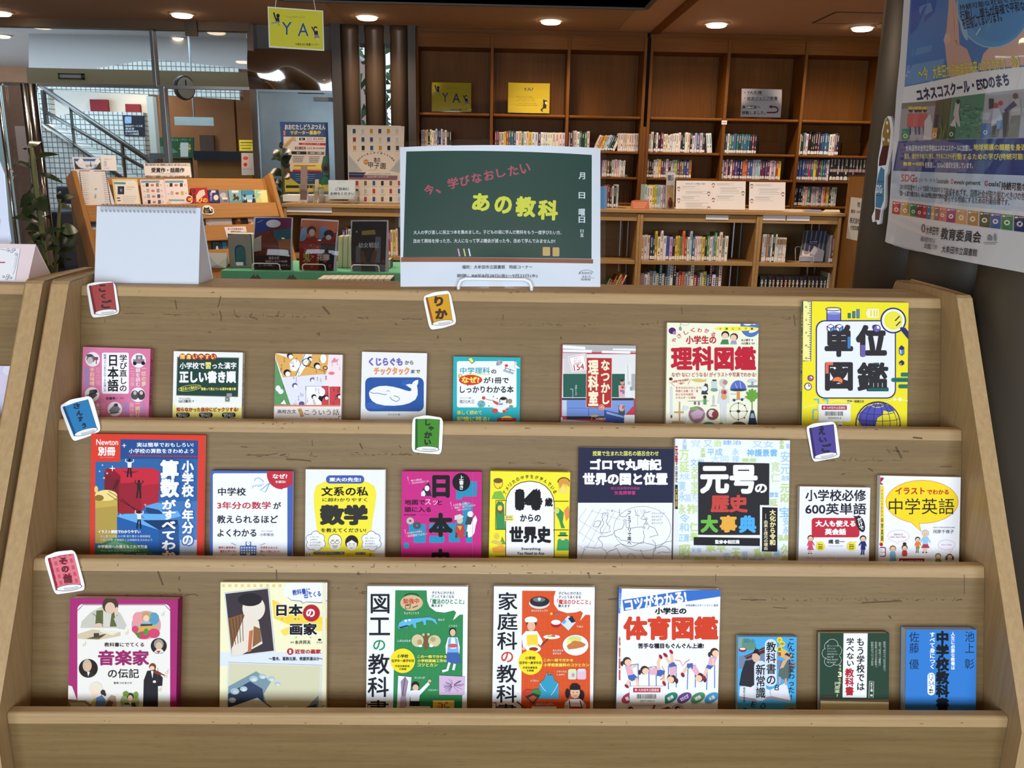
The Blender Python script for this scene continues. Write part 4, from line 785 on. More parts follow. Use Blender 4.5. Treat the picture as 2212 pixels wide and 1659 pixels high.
for s,x,y,x1,y1,c,v in(('万延',1056,362,1140,556,LG,1),('覚',1152,276,1242,340,(196,216,226),0),('又',1262,280,1340,340,LB,0),('治',1350,276,1416,336,LG,0),('建治',1426,280,1586,320,(120,180,226),0),('又女',1680,284,1860,344,(176,206,230),0),('平成',1294,350,1424,412,(126,184,224),0),('永禄',1506,350,1566,470,LB,1),('神護景雲',1632,356,1892,420,(126,186,226),0),('大同',1326,410,1476,470,(190,216,230),0),('文和',1150,440,1264,500,(140,190,226),0),('天平宝字',1156,508,1216,760,LG,1),('建暦',1590,432,1714,468,LG,0),('安元',1920,374,2000,570,LB,1),('寛仁',1836,464,1916,640,(206,222,160),1),('大化',1056,560,1142,616,LB,0),('寛永',1050,630,1112,800,LB,1),('嘉元',1106,740,1214,806,(196,216,230),0),('永',1050,826,1110,910,LG,0),('祚',1120,826,1212,910,LG,0),('令和',1056,910,1142,1060,LB,1),('仁寿',1144,980,1214,1150,LG,1),('元応',1916,654,1996,812,LG,1),('宝',1910,850,1996,936,(140,194,230),0),('治安',1926,580,1998,626,LB,0),('延',1826,780,1894,850,LG,0),('安永',1940,940,1998,1080,LB,1),('久寿',1924,1166,1998,1340,LG,1),('正暦',1050,1084,1140,1146,LB,0),('昭和',1050,1172,1146,1400,LG,1),('天延',1504,1200,1576,1390,LG,1),('寛徳',1690,1200,1846,1270,LG,0),('建武',1650,1286,1786,1336,(140,190,230),0),('明暦',1590,1230,1636,1330,LB,1),('和銅',1176,1270,1364,1310,LG,0),('天保',1156,1200,1244,1240,LB,0),('承平',1280,1176,1456,1234,LG,0),('応仁',1430,1240,1490,1330,LB,1),('亀',1860,1206,1916,1266,LB,0),('弘和',1900,1086,1996,1140,LG,0),('天暦',1082,276,1120,360,LB,1),('天承',1236,350,1280,430,LG,1),('永治',1910,280,1950,356,LG,1),('保',1966,310,1998,354,LB,0),('勝宝',1826,724,1900,766,(150,200,230),0)):A.T(s,x,y,x1,y1,c,.03 if c in(LG,(126,186,226))else.01,bool(v))
A.P([(1216,466),(1822,478),(1820,832),(1742,832),(1740,1096),(1216,1084)],(42,42,44));A.P([(1742,832),(1894,840),(1894,1232),(1742,1232)],(236,240,240));A.P([(1760,850),(1892,854),(1890,1230),(1758,1228)],(36,36,38));A.P([(1178,1106),(1740,1116),(1740,1182),(1178,1174)],(36,36,38));A.R(1214,1088,1742,1104,(240,240,240))
A.T('元号',1230,490,1722,736,W0,.045);A.T('の',1698,650,1802,730,W0,.045);A.T('歴史',1320,744,1638,896,(196,72,64),.05);A.T('大',1234,916,1386,1068,(108,180,70),.06);A.T('事',1398,920,1546,1066,(230,170,70),.055);A.T('典',1560,920,1710,1070,(80,170,226),.055)
A.T('大化から令和',1822,870,1876,1176,(240,226,160),.035,True);A.T('由来と改元の理由',1774,960,1808,1216,(240,226,180),.02,True);A.L([(1790,906),(1790,950)],3,(240,226,180));A.T('監修◆相田満',1358,1128,1566,1164,W0,.04)
A.T('元号',1016,330,1042,490,(180,40,50),.04,True);A.R(1018,660,1040,866,K0);A.T('大事典',1020,680,1038,850,(206,170,70),.02,True);A.T('の歴史',1020,500,1040,640,(90,60,60),.01,True)
S=Art().view(1200,880,Z).R(1144,1298,1374,1420,(232,226,222)).R(1144,1316,1372,1326,(168,40,60))
make_book('large pale blue book with a black title panel, seventh on the middle tier',A,(1458.5,947.5),(1706.5,951.5),.012,1,'L',(228,234,236),(206,200,196),hard=True,stickers=[('library_sticker',S)])
A=Art().view(1652,900,Z)
A.T('小学校必修',346,622,864,722,(40,40,50),.025);A.T('600英単語',346,738,866,836,(40,40,50),.025);A.RR(400,864,808,1030,26,(190,46,62));A.T('大人も使える',432,884,774,940,W0,.045);A.T('英会話',512,954,694,1010,W0,.05);A.E(816,914,74,34,(40,38,40),rot=72);A.P([(752,846),(800,852),(780,880)],(40,38,40));A.T('だけで',798,862,836,966,W0,.04,True,-14)
A.T('構 俊一',542,1048,680,1086,(50,50,56),.03);A.T('kamae shunichi',546,1096,666,1108,(160,160,166))
kid(A,390,1012,158,(206,80,110),(206,80,110),(80,50,40),True,(-20,-30));kid(A,838,1014,164,(40,44,110),(40,44,110),K0,False,(35,-20))
for x,ls in((474,('Fine,','thank','you.')),(738,('How','are','you?'))):
    A.E(x,1105,39,39,(234,218,60));A.P([(x-30 if x<600 else x+10,1080),(x-10 if x<600 else x+34,1078),(x-40 if x<600 else x+42,1062)],(234,218,60))
    for i,s in enumerate(ls):A.T(s,x-20,1084+i*17,x+20,1098+i*17,(90,80,30),.04)
A.T("How's it going? Fine, thank you. And you?",352,1188,862,1218,(206,206,222));A.T('Same as usual. Thank you for coming.',354,1230,850,1258,(206,206,222))
S=lib_label(1652,900,Z,484,1234,686,1420,(36,60,110),None,8)
make_book('white paperback with a red panel and two small cartoon people, eighth on the middle tier',A,(1727.8,1050.8),(1880,1053.5),.012,1,'L',(236,236,240),(216,214,214),stickers=[('library_sticker',S)])
A=Art().view(1652,900,Z);YY=(242,214,40);OR=(226,150,90)
A.E(1342,727,312,187,OR);A.P([(1226,886),(1316,896),(1338,986)],OR);A.E(1342,727,306,181,YY);A.P([(1234,884),(1310,890),(1330,974)],YY)
A.T('イラスト',1114,604,1366,664,(186,50,40),.035);A.T('でわかる',1384,622,1570,664,(186,50,40),.035);A.T('中学英語',1058,696,1616,834,(36,34,34),.008);A.T('河原千夜子',1434,964,1614,996,(50,50,50),.015);A.T('元東京女子学院中学校高等学校教諭',1434,940,1622,952,(90,90,90))
A.ring(1140,1018,92,50,3,(214,160,196));A.P([(1110,1062),(1150,1062),(1134,1088)],(238,238,240));A.L([(1112,1066),(1134,1088),(1148,1066)],3,(214,160,196));A.T('Sakura is',1100,994,1178,1012,(90,90,100));A.T('taller than Hana.',1068,1018,1206,1034,(206,90,130))
A.ring(1550,1094,72,42,3,(214,160,196));A.L([(1570,1134),(1588,1158),(1602,1130)],3,(214,160,196));A.T('Don\'t sleep.',1506,1086,1598,1102,(206,90,130))
kid(A,1370,966,196,(150,196,226),(176,60,76),(190,190,196),True,(30,-30));kid(A,1304,1026,134,(226,120,60),(120,150,80),K0,False,(-24,30));kid(A,1092,1100,166,(120,180,220),(120,180,220),(150,106,60),True,(12,-12));A.E(1192,1086,16,14,(50,40,36));kid(A,1192,1094,150,(190,60,60),(90,60,60),(50,40,36),False,(-10,-10));kid(A,1478,1166,150,(110,150,70),(90,90,100),(110,110,104),False,(20,-30));kid(A,1576,1170,150,(226,226,220),(90,84,80),(90,80,76),True,(30,-10),tails=True)
A.R(984,520,1012,580,(176,30,60));A.P([(988,560),(1012,532),(1012,580)],W0);A.RR(986,590,1014,1080,12,(240,214,60));A.T('イラストでわかる',990,620,1004,850,(150,70,40),.03,True);A.T('中学英語',988,860,1010,1060,(60,50,40),.03,True);A.E(992,1090,14,16,(176,40,50))
S=lib_label(1652,900,Z,1116,1190,1392,1420,(150,36,60),None,9)
S2=Art().view(1652,900,Z).RR(980,1112,1030,1194,10,(150,36,66)).RR(978,1120,1022,1186,8,W0).R(980,1152,1022,1156,(150,36,66)).T('837',986,1130,1002,1144,K0).T('カワ',986,1162,1002,1174,K0)
make_book('white paperback with a large yellow speech bubble, last on the middle tier',A,(1901.5,1027.5),(2075.5,1031),.013,1,'L',(238,238,240),(232,232,232),stickers=[('library_sticker',S),('call_number_label',S2)])
# ---- bottom tier ----------------------------------------------------------------
Z9=3.45625
A=Art().view(0,1180,Z9);PP=(164,44,110);CR=(232,228,218)
A.RR(578,432,1270,1500,40,CR);A.L([(578,480),(600,460),(620,436),(1230,436),(1250,460),(1272,480)],5,(120,26,76))
A.P([(580,655),(690,620),(900,640),(900,670),(790,690),(720,700),(580,690)],(206,190,156));A.P([(600,610),(610,560),(680,490),(760,450),(860,470),(900,500),(946,590),(930,622),(860,610),(760,610),(690,610)],(196,192,178));A.P([(720,480),(880,470),(870,600),(710,600)],(92,100,56));A.P([(770,450),(840,450),(820,600),(770,600)],(206,202,188));A.E(824,440,60,62,(74,54,46));A.E(822,462,38,44,(216,186,160));A.P([(850,470),(876,450),(880,500),(860,540)],(220,190,164));A.E(740,590,34,16,(216,186,160));A.P([(900,500),(946,590),(930,622),(880,615),(850,540)],(196,192,180));A.L([(770,600),(740,540),(690,500)],4,(90,80,70));A.R(700,648,740,674,(60,66,66));A.P([(740,620),(890,640),(840,664),(750,640)],(226,220,200));A.P([(640,690),(760,680),(796,652),(740,694)],(120,100,70))
A.E(1092,588,110,107,(214,150,160));A.E(1092,560,96,70,(150,176,180));A.E(1030,540,40,50,(226,150,150));A.E(1150,540,38,46,(90,150,176));A.E(1092,524,32,34,(196,150,90));A.E(1092,538,22,24,SKIN);A.P([(1050,580),(1140,580),(1136,600),(1050,600)],(60,60,66));A.P([(1000,600),(1180,590),(1170,650),(1020,650)],(206,166,84));A.E(1150,650,44,36,(206,70,110));A.E(1070,664,50,30,(206,60,96));A.E(1010,620,26,26,(206,70,100));A.P([(1000,640),(1060,650),(1040,690)],(80,130,60));A.E(1092,640,20,26,(90,140,70))
A.T('教科書にでてくる',780,718,1076,750,(60,50,46),.03);A.T('音楽家',732,774,1114,890,(150,40,100),.035);A.T('の伝記',806,914,1038,984,(50,46,46),.02);A.T('監修 ひのまどか',850,1012,986,1028,(80,76,74),.02)
A.E(1186,744,60,59,(44,38,36));A.E(1186,730,36,38,(150,146,140));A.E(1188,744,24,30,(212,176,146));A.P([(1150,790),(1170,768),(1210,768),(1226,788),(1190,802)],(222,216,206));A.P([(1166,780),(1200,780),(1186,800)],(170,40,40))
A.E(660,911,71,70,(40,32,28));A.E(652,890,34,46,(190,176,150));A.E(660,900,22,30,(216,176,140));A.P([(620,970),(650,940),(676,938),(710,956),(680,978)],(52,44,44));A.P([(652,936),(672,936),(660,972)],(230,226,216))
A.E(1140,900,26,28,(110,70,40));A.E(1136,912,18,20,SKIN);A.P([(1100,930),(1160,920),(1216,980),(1212,1040),(1180,1044),(1180,1235),(1068,1235),(1074,1000)],(40,38,42));A.P([(1128,930),(1146,930),(1140,985)],W0);A.E(1176,944,34,12,(130,60,40),rot=20);A.L([(1200,950),(1250,974)],8,(130,60,40));A.L([(1180,910),(1176,1010)],3,(90,60,40));A.E(1236,972,14,8,SKIN);A.E(1154,1010,12,10,(230,226,220));A.R(1096,1236,1114,1256,K0);A.R(1140,1236,1160,1256,K0)
A.P([(508,1036),(540,1044),(576,1146),(508,1140)],(226,220,206));A.P([(508,1150),(640,1150),(690,1190),(660,1300),(508,1300)],(130,120,80));A.P([(520,1166),(630,1164),(666,1190),(640,1240),(560,1250)],(190,180,140));A.E(716,1062,52,50,(226,218,196));A.E(706,1090,26,36,(236,214,186));A.E(770,1090,18,20,(60,46,46));A.E(784,1106,10,12,(60,46,46));A.P([(700,1140),(760,1110),(790,1150),(780,1300),(640,1300),(660,1220)],(98,128,176));A.P([(690,1150),(720,1130),(700,1300),(670,1300)],(206,190,100));A.P([(790,1160),(830,1110),(864,1120),(870,1180),(840,1300),(790,1300)],(176,156,134));A.P([(790,1180),(816,1146),(846,1160),(820,1250),(780,1260)],(110,80,66))
A.E(970,1160,70,68,(160,176,110));A.E(975,1120,26,26,(60,44,36));A.E(974,1132,18,22,SKIN);A.P([(930,1170),(1010,1166),(1020,1210),(980,1228),(920,1210)],(60,56,54));A.P([(960,1160),(985,1160),(976,1185)],W0);A.P([(918,1180),(986,1182),(984,1216),(924,1212)],(186,200,216));A.E(940,1100,22,20,(110,140,60));A.E(1016,1110,18,26,(120,150,70))
for x,y,r in((630,735,0),(1216,510,10),(948,650,0),(1196,1072,0),(1246,944,0),(880,1240,0)):A.ring(x,y,9,8,2.5,(206,190,140));A.L([(x+8,y),(x+10,y-30)],3,(206,190,140))
make_book('thick crimson-framed music book with painted figures, first on the bottom tier',A,(151.5,1292),(384.5,1295),.022,2,'R',PP,(150,40,100),spine_txt=('音楽家の伝記',(110,90,90)))
Z10=3.6867
A=Art().view(440,1200,Z10);YC=(236,232,190)
A.Q((130,770),(970,770),(968,880),(124,880),(216,222,232))
for i in range(10):A.R(146+i*50,228,170+i*50,252,(228,200,134))
A.P([(545,350),(600,376),(700,420),(980,500),(980,600),(820,590),(700,560),(560,500)],(242,206,70));A.P([(610,600),(700,556),(960,540),(950,600),(720,610),(640,640)],(242,212,90))
A.P([(632,268),(700,240),(760,214),(990,214),(990,360),(930,380),(820,372),(790,384),(770,366),(700,360),(640,310)],(120,130,160));A.P([(636,268),(660,224),(740,214),(990,214),(990,354),(928,372),(820,366),(792,378),(776,360),(700,354),(646,312)],(232,236,240));A.E(668,282,34,50,(232,236,240))
A.T('教科書に',706,264,850,310,(50,76,160),.035,rot=-8);A.T('出てくる',798,288,934,334,(50,76,160),.035,rot=-8)
A.T('日本',578,386,790,482,K0,.04,ol=((240,240,230),6,.05));A.E(858,458,68,68,(176,34,46));A.T('の',816,424,886,490,W0,.04);A.T('画家',686,536,904,634,K0,.04,ol=((240,240,230),6,.05))
for s,x,y in(('に',618,498),('は',722,498),('ん',750,498),('が',730,646),('か',846,646)):A.T(s,x,y,x+14,y+12,(70,66,60))
A.T('監修',692,684,720,698,K0);A.T('糸井邦夫',728,674,852,706,K0,.01);A.T('汐文社',898,684,952,700,(70,70,70));A.E(924,670,14,8,K0)
A.E(690,764,26,26,(180,36,46));A.T('1',682,750,698,778,W0,.03);A.T('近世の画家',726,746,934,782,(180,44,56),.035);A.T('〜雪舟、葛飾北斎、俵屋宗達ほか〜',520,806,950,836,(60,66,80),.025)
# two plain pictures in place of the printed artworks
A.P([(164,296),(520,256),(570,764),(218,806)],(206,210,214));A.P([(174,304),(512,264),(560,756),(226,796)],(62,54,58));A.P([(196,500),(330,456),(300,700),(222,730)],(128,88,56));A.P([(330,470),(440,520),(470,700),(300,790),(226,796),(224,740)],(226,214,196));A.P([(400,560),(450,580),(464,680),(390,730)],(138,96,62));A.P([(364,600),(396,590),(380,760),(352,770)],(190,110,72));A.E(400,420,90,100,(226,216,200));A.E(370,350,96,52,(40,36,38))
for i in range(5):A.L([(206+i*26,510-i*12),(236+i*20,720-i*10)],5,(84,54,36))
A.P([(196,848),(938,872),(930,1400),(180,1400)],(206,212,214));A.P([(206,858),(926,882),(920,1400),(190,1400)],(208,204,170));A.P([(198,1040),(420,920),(540,1000),(480,1100),(500,1180),(640,1250),(800,1230),(916,1110),(918,1400),(190,1400)],(120,146,156));A.P([(196,1100),(370,1000),(470,1060),(480,1160),(620,1260),(900,1180),(918,1400),(190,1400)],(52,66,92));A.P([(200,1210),(430,1130),(560,1230),(700,1270),(918,1240),(918,1400),(190,1400)],(214,214,196));A.P([(620,1225),(656,1186),(700,1226)],(226,226,220))
for x,y,r in((250,1080,36),(320,1060,30),(400,980,34),(470,960,30),(540,980,30),(590,1020,24),(230,1150,30),(400,1230,26),(300,1240,24)):A.E(x,y,r,r*.7,(166,190,196));A.E(x+4,y+8,r*.6,r*.4,(206,216,210))
A.R(946,216,974,1400,(228,224,190))
S=Art().view(440,1200,Z10).RR(942,1190,972,1300,8,(90,130,100)).RR(948,1198,972,1300,6,W0)
make_book('pale yellow picture book with a red disc and two pictures, second on the bottom tier',A,(476.3,1258),(707,1258.5),.010,2,'R',YC,(160,30,46),hard=True,stickers=[('call_number_label',S)])
# the two matching lesson books share one layout
A=Art().view(440,1200,Z10);GR2=(48,132,76)
A.Q((1526,276),(2068,280),(2056,1420),(1504,1420),GR2)
for i in range(13):A.L([(1540+i*42,280),(1524+i*42,1420)],1.5,(66,146,92))
for i in range(27):A.L([(1520,300+i*42),(2066,302+i*42)],1.5,(66,146,92))
A.P([(1776,276),(1780,360),(1800,410),(1850,446),(1920,454),(1990,436),(2012,452),(1984,516),(2040,470),(2100,470),(2100,270),(1776,270)],(238,240,242))
A.T('図',1330,306,1480,460,(30,30,34),.015);A.T('工',1318,494,1484,634,(30,30,34),.015);A.T('の',1350,672,1446,756,(44,140,84),.015);A.T('教',1310,782,1480,944,(30,30,34),.015);A.T('科',1306,966,1474,1126,(30,30,34),.015);A.T('書',1310,1150,1472,1300,(30,30,34),.015)
A.T('子どもにかけると',1816,284,1998,308,K0,.02);A.T('グンとうまくなる',1814,314,1992,338,K0,.02);A.T('「魔法のひとこと」',1806,344,2074,386,(44,130,80),.03);A.T('教えます',1814,388,1906,410,K0,.02)
A.ring(1656,326,54,24,5,K0,a0=180,a1=360);A.E(1656,376,90,62,(206,176,134));A.T('勉強中',1588,340,1716,384,(190,60,44),.03);A.P([(1606,390),(1650,386),(1646,420),(1604,424)],(90,66,44));A.P([(1611,396),(1626,402),(1644,391),(1641,415),(1625,420),(1609,418)],(206,176,134));A.L([(1664,414),(1706,398)],7,(90,66,44))
def cap(s,x0,y0,x1,y1):A.T(s,x0,y0,x1,y1,(216,232,220),.02)
cap('ちょうこくとう',1596,448,1714,466);cap('ねんど',1868,500,1920,518);cap('こうさく',1952,550,2018,568);cap('しぜんのもの',1546,668,1648,686);cap('すいさいが',1678,962,1762,980);cap('クロッキー',1790,1062,1868,1078)
A.P([(1548,576),(1556,536),(1600,506),(1700,498),(1800,490),(1846,506),(1862,550),(1846,540),(1820,516),(1770,512),(1772,550),(1756,552),(1746,520),(1690,534),(1694,576),(1676,574),(1664,540),(1620,570),(1560,582)],(96,176,214));A.P([(1550,570),(1620,552),(1640,560),(1570,580)],(30,60,80));A.E(1610,518,10,9,(226,236,240));A.E(1640,512,10,8,(226,236,240))
A.E(1704,676,48,50,(206,190,150));A.E(1838,678,50,46,(206,192,150));A.E(1720,690,20,24,(176,150,100));A.E(1826,666,22,20,(180,156,106));A.RR(1756,628,1784,748,12,(130,80,50));A.E(1750,628,11,11,(200,180,140));A.E(1790,626,11,11,(200,180,140));A.E(1726,718,16,10,(236,234,226));A.E(1812,716,16,12,(236,234,226))
A.RR(1956,576,2010,640,22,(30,24,26));A.E(1984,612,22,28,(222,180,150));A.P([(1946,650),(2022,650),(2040,730),(2036,780),(1930,780),(1926,720)],(226,232,240));A.P([(1950,660),(1970,650),(1966,740),(2010,740),(2000,650),(2020,660),(2034,790),(1936,790)],(120,170,214));A.E(1984,716,40,16,(196,90,90));A.P([(1940,770),(2030,770),(2050,860),(1924,850)],(62,96,160));A.L([(1958,850),(1940,910),(1900,920)],20,(226,230,234));A.L([(2000,860),(1988,910)],20,(226,230,234))
A.E(1586,836,98,98,(240,218,40));A.T('小学校',1540,784,1630,814,K0,.035);A.T('低学年〜高学年用',1496,824,1674,848,K0,.03);A.T('学習指導要領',1524,870,1640,888,K0,.02);A.T('を網羅',1558,894,1614,910,K0,.02)
YT2=(236,226,90)
A.T('この一冊で分かる',1702,790,1936,814,YT2,.035);A.T('小学校図画工作の',1702,822,1936,848,YT2,.035);A.T('コツとカン',1702,854,1864,882,YT2,.035)
A.P([(1550,954),(1656,966),(1620,1420),(1530,1420)],(228,226,232));A.P([(1606,960),(1630,1000),(1610,1120),(1600,1140),(1576,1120),(1570,1000)],(150,130,150));A.P([(1570,1120),(1612,1120),(1630,1260),(1590,1400),(1556,1250)],(180,166,186));A.L([(1604,970),(1584,1110)],6,(80,70,110))
A.E(1686,1030,30,28,(34,28,30));A.E(1688,1050,23,26,(222,180,150));A.P([(1640,1080),(1660,1070),(1720,1070),(1786,1004),(1802,1022),(1722,1110),(1716,1160),(1650,1160)],(232,234,238));A.E(1800,996,13,12,(222,176,146));A.R(1646,1156,1720,1200,(34,34,40))
A.P([(1876,952),(2082,962),(2076,1108),(1876,1106)],(206,176,204))
rd=random.Random(2)
for i in range(26):
    a=rd.uniform(0,6.28);A.L([(1984+10*math.cos(a),1030+10*math.sin(a)),(1984+rd.uniform(50,95)*math.cos(a),1030+rd.uniform(40,70)*math.sin(a))],3,(96,80,110))
A.R(1826,1150,1996,1420,(236,206,90));A.E(1878,1216,26,26,(220,130,70));A.E(1944,1222,24,24,(60,150,110));A.R(1894,1176,1906,1216,(60,110,70));A.R(1914,1180,1924,1216,(190,60,50));A.R(1850,1240,1898,1420,(130,190,216));A.R(1918,1240,1966,1420,(226,150,60));A.E(1880,1174,14,8,(200,120,70));A.E(1934,1170,12,8,(200,120,70))
S=lib_label(440,1200,Z10,1608,1196,1806,1420,(44,84,150),None,11)
S2=Art().view(440,1200,Z10).RR(1262,1172,1310,1250,8,(160,40,60)).RR(1262,1178,1304,1244,6,W0).T('37',1276,1186,1290,1200,K0).R(1276,1210,1300,1213,(160,40,60))
make_book('white lesson book with a green panel, third on the bottom tier',A,(793.5,1266),(1010.8,1267),.012,2,'L',(234,236,238),(228,228,228),stickers=[('library_sticker',S),('call_number_label',S2)])
A=Art().view(1000,1200,Z10);OG=(212,82,36)
A.Q((472,280),(1014,284),(1012,1420),(462,1420),OG)
for i in range(13):A.L([(486+i*42,284),(476+i*42,1420)],1.5,(222,100,54))
for i in range(27):A.L([(466,304+i*42),(1012,306+i*42)],1.5,(222,100,54))
A.P([(740,280),(724,330),(726,390),(760,436),(830,458),(900,452),(934,440),(956,456),(932,520),(976,470),(1050,476),(1050,270),(740,270)],(238,240,242))
for ch,x0,y0,x1,y1,c in(('家',282,292,434,434,(30,30,34)),('庭',274,454,436,594,(30,30,34)),('科',272,606,432,750,(30,30,34)),('の',304,766,400,850,(196,70,50)),('教',268,870,430,1012,(30,30,34)),('科',266,1030,428,1170,(30,30,34)),('書',264,1180,424,1290,(30,30,34))):A.T(ch,x0,y0,x1,y1,c,.015)
A.T('子どもにかけると',760,288,944,312,K0,.02);A.T('グンとうまくなる',760,318,938,342,K0,.02);A.T('「魔法のひとこと」',748,348,1016,388,(200,66,44),.03);A.T('教えます',760,390,852,412,K0,.02)
A.E(608,378,82,46,(216,210,206));A.E(610,366,78,40,(40,44,48));A.E(606,350,50,18,(110,118,122));A.E(608,346,12,14,(206,206,206));cap('かんたんりょうり',544,430,674,446);cap('てぬい',906,556,958,572);cap('あんぜんな',716,746,800,762);cap('あげもの',716,770,782,786);cap('リサイクル',748,914,826,930);cap('しゅげい',748,938,812,954);cap('エプロン',536,986,602,1002);cap('ぬわないしゅげい',582,1174,720,1190)
A.E(704,462,10,10,(240,206,60));A.E(750,462,10,10,(90,120,180));A.E(726,462,6,6,(200,60,60));A.E(740,550,38,22,(176,30,40));A.E(740,530,38,20,(234,232,230));A.P([(780,540),(838,476),(898,530),(840,596)],(206,220,234));A.P([(836,500),(870,480),(896,526),(866,536)],(40,44,54));A.P([(786,530),(812,506),(826,524),(800,548)],(120,160,210))
A.E(542,512,50,28,(240,240,238));A.E(546,540,40,34,(60,44,38));A.E(544,560,32,40,(226,178,146));A.RR(494,500,590,530,14,(238,238,236));A.P([(466,640),(500,600),(590,600),(636,680),(620,720),(600,700),(590,740),(480,740)],(236,238,240));A.P([(506,632),(592,626),(600,720),(514,740)],(240,206,60));A.E(706,646,66,18,(238,236,230));A.E(690,640,22,10,(190,200,100));A.E(720,638,18,9,(206,90,60));A.L([(620,720),(680,660)],10,(110,60,40));A.E(560,740,60,30,(236,234,230));A.E(562,744,36,16,(150,50,30));A.E(482,740,16,12,(226,178,146))
A.E(896,712,102,82,(236,238,238));A.E(890,664,54,26,(206,214,130));A.P([(826,720),(850,690),(890,676),(940,684),(980,706),(960,726),(900,740),(840,746)],(196,120,60));A.P([(818,690),(850,664),(866,690),(840,706)],(240,226,120))
A.E(538,850,96,98,(240,218,40));A.T('小学校',494,800,578,828,K0,.035);A.T('低学年〜高学年用',448,840,624,864,K0,.03);A.T('学習指導要領',476,882,592,900,K0,.02);A.T('を網羅',508,906,564,922,K0,.02)
A.T('この一冊で分かる',642,818,876,842,YT2,.035);A.T('小学校家庭科のコツとカン',642,854,1004,882,YT2,.035)
A.RR(836,904,904,984,14,(206,214,190));A.R(866,936,888,964,(206,140,180));A.RR(908,902,980,984,14,(222,186,200));A.RR(840,900,900,924,10,(220,222,160));A.RR(914,898,974,920,10,(232,206,214))
A.L([(664,936),(668,960)],3,(236,236,236));A.ring(688,940,26,10,3,(60,140,160));A.P([(660,952),(716,952),(724,986),(762,1016),(762,1138),(606,1138),(608,1016),(646,986)],(56,150,182));A.L([(612,1016),(640,1060),(660,1076)],3,(220,236,240));A.L([(758,1016),(730,1070),(700,1110)],3,(220,236,240))
A.E(520,1096,42,34,(196,60,50));A.E(584,1090,40,30,(60,130,70));A.P([(496,1120),(560,1090),(616,1110),(560,1180)],(44,60,44));A.P([(520,1130),(560,1110),(590,1126),(556,1166)],(196,90,70));A.L([(430,1160),(480,1200),(520,1220)],10,(80,40,60))
A.P([(850,1050),(870,1016),(910,1016),(936,1060),(934,1110),(852,1110)],(34,28,28));A.E(832,1096,18,38,(34,28,28));A.E(944,1110,22,40,(34,28,28));A.E(892,1086,38,48,(226,180,150));A.RR(852,1026,934,1068,16,(34,28,28));A.E(878,1086,4,5,K0);A.E(908,1086,4,5,K0);A.L([(882,1110),(894,1116),(906,1110)],4,(180,70,70));A.P([(810,1170),(850,1140),(936,1140),(976,1180),(980,1300),(800,1300)],(236,238,240));A.P([(846,1200),(976,1200),(980,1420),(840,1420)],(190,26,34));A.L([(846,1150),(852,1204)],8,(40,44,70));A.L([(932,1150),(946,1204)],8,(40,44,70));A.E(822,1206,18,20,(226,180,150));A.E(966,1196,16,18,(226,180,150))
S=lib_label(1000,1200,Z10,546,1198,746,1420,(44,70,140),None,12)
S2=Art().view(1000,1200,Z10).RR(222,1166,266,1246,8,(160,40,60)).RR(220,1172,260,1240,6,W0).T('59',234,1184,246,1196,K0)
make_book('white lesson book with an orange panel, fourth on the bottom tier',A,(1067,1266.5),(1284.8,1268.5),.012,2,'L',(234,236,238),(228,228,228),stickers=[('library_sticker',S),('call_number_label',S2)])
A=Art().view(1000,1200,Z10);SB=(58,110,190)
A.P([(1270,354),(1780,276),(2052,272),(2052,326),(1282,442)],SB);A.T('コツがわかる!',1286,308,1782,408,W0,.045,rot=-8.5);A.T('体育指導のスタートライン 監修',1774,388,2032,406,(66,90,150),.02)
A.T('小学生の',1528,414,1780,468,(34,30,34),.05);A.T('体育図鑑',1276,482,2034,674,(206,64,36),.048);A.T('苦手な種目もぐんぐん上達!',1394,698,1918,740,(34,30,34),.04)
BAR=(110,134,180)
for x0,y0,x1,y1 in((1334,870,1332,1050),(1394,866,1398,1050),(1480,890,1482,1060),(1538,890,1540,1060),(1636,880,1636,1066),(1698,870,1698,1050),(1792,880,1786,1066),(1850,870,1850,1050),(1946,880,1940,1070),(2004,870,2004,1056)):A.L([(x0,y0),(x1,y1)],8,BAR)
for x0,x1,y in((1330,1400,872),(1478,1542,892),(1634,1700,880),(1790,1852,880),(1942,2008,880)):A.L([(x0,y),(x1,y-8)],7,BAR)
PKS,BLP,HR,SH=(226,170,186),(70,100,170),(70,46,40),(150,36,56)
def head(x,y,r=34,tx=-1):A.E(x,y,r,r,HR);A.E(x-tx*8,y+8,r*.78,r*.74,SKIN);A.E(x+tx*r*1.15,y+18,r*.35,r*.6,HR)
head(1306,842);A.P([(1290,880),(1340,876),(1362,950),(1312,962)],PKS);A.L([(1330,900),(1384,874)],16,SKIN);A.P([(1312,956),(1364,944),(1400,980),(1346,1000),(1320,990)],BLP);A.L([(1330,990),(1300,1040)],22,SKIN);A.L([(1380,975),(1396,1040)],22,SKIN);A.E(1304,1040,20,12,SH,rot=40)
head(1446,912);A.P([(1480,900),(1560,896),(1570,950),(1490,950)],PKS);A.L([(1500,910),(1520,880)],14,SKIN);A.P([(1550,900),(1610,920),(1590,966),(1540,956)],BLP);A.L([(1560,910),(1556,850),(1572,810)],24,SKIN);A.L([(1590,950),(1606,1010)],22,SKIN);A.E(1574,806,20,12,SH,rot=60);A.E(1602,1018,22,12,SH,rot=60)
head(1660,980,36,1);A.P([(1640,880),(1694,870),(1700,940),(1650,960)],PKS);A.P([(1636,860),(1680,846),(1700,880),(1644,890)],BLP);A.L([(1650,860),(1610,800)],22,SKIN);A.L([(1668,850),(1660,780)],22,SKIN);A.E(1612,792,22,12,SH,rot=40);A.E(1658,766,20,12,SH,rot=50)
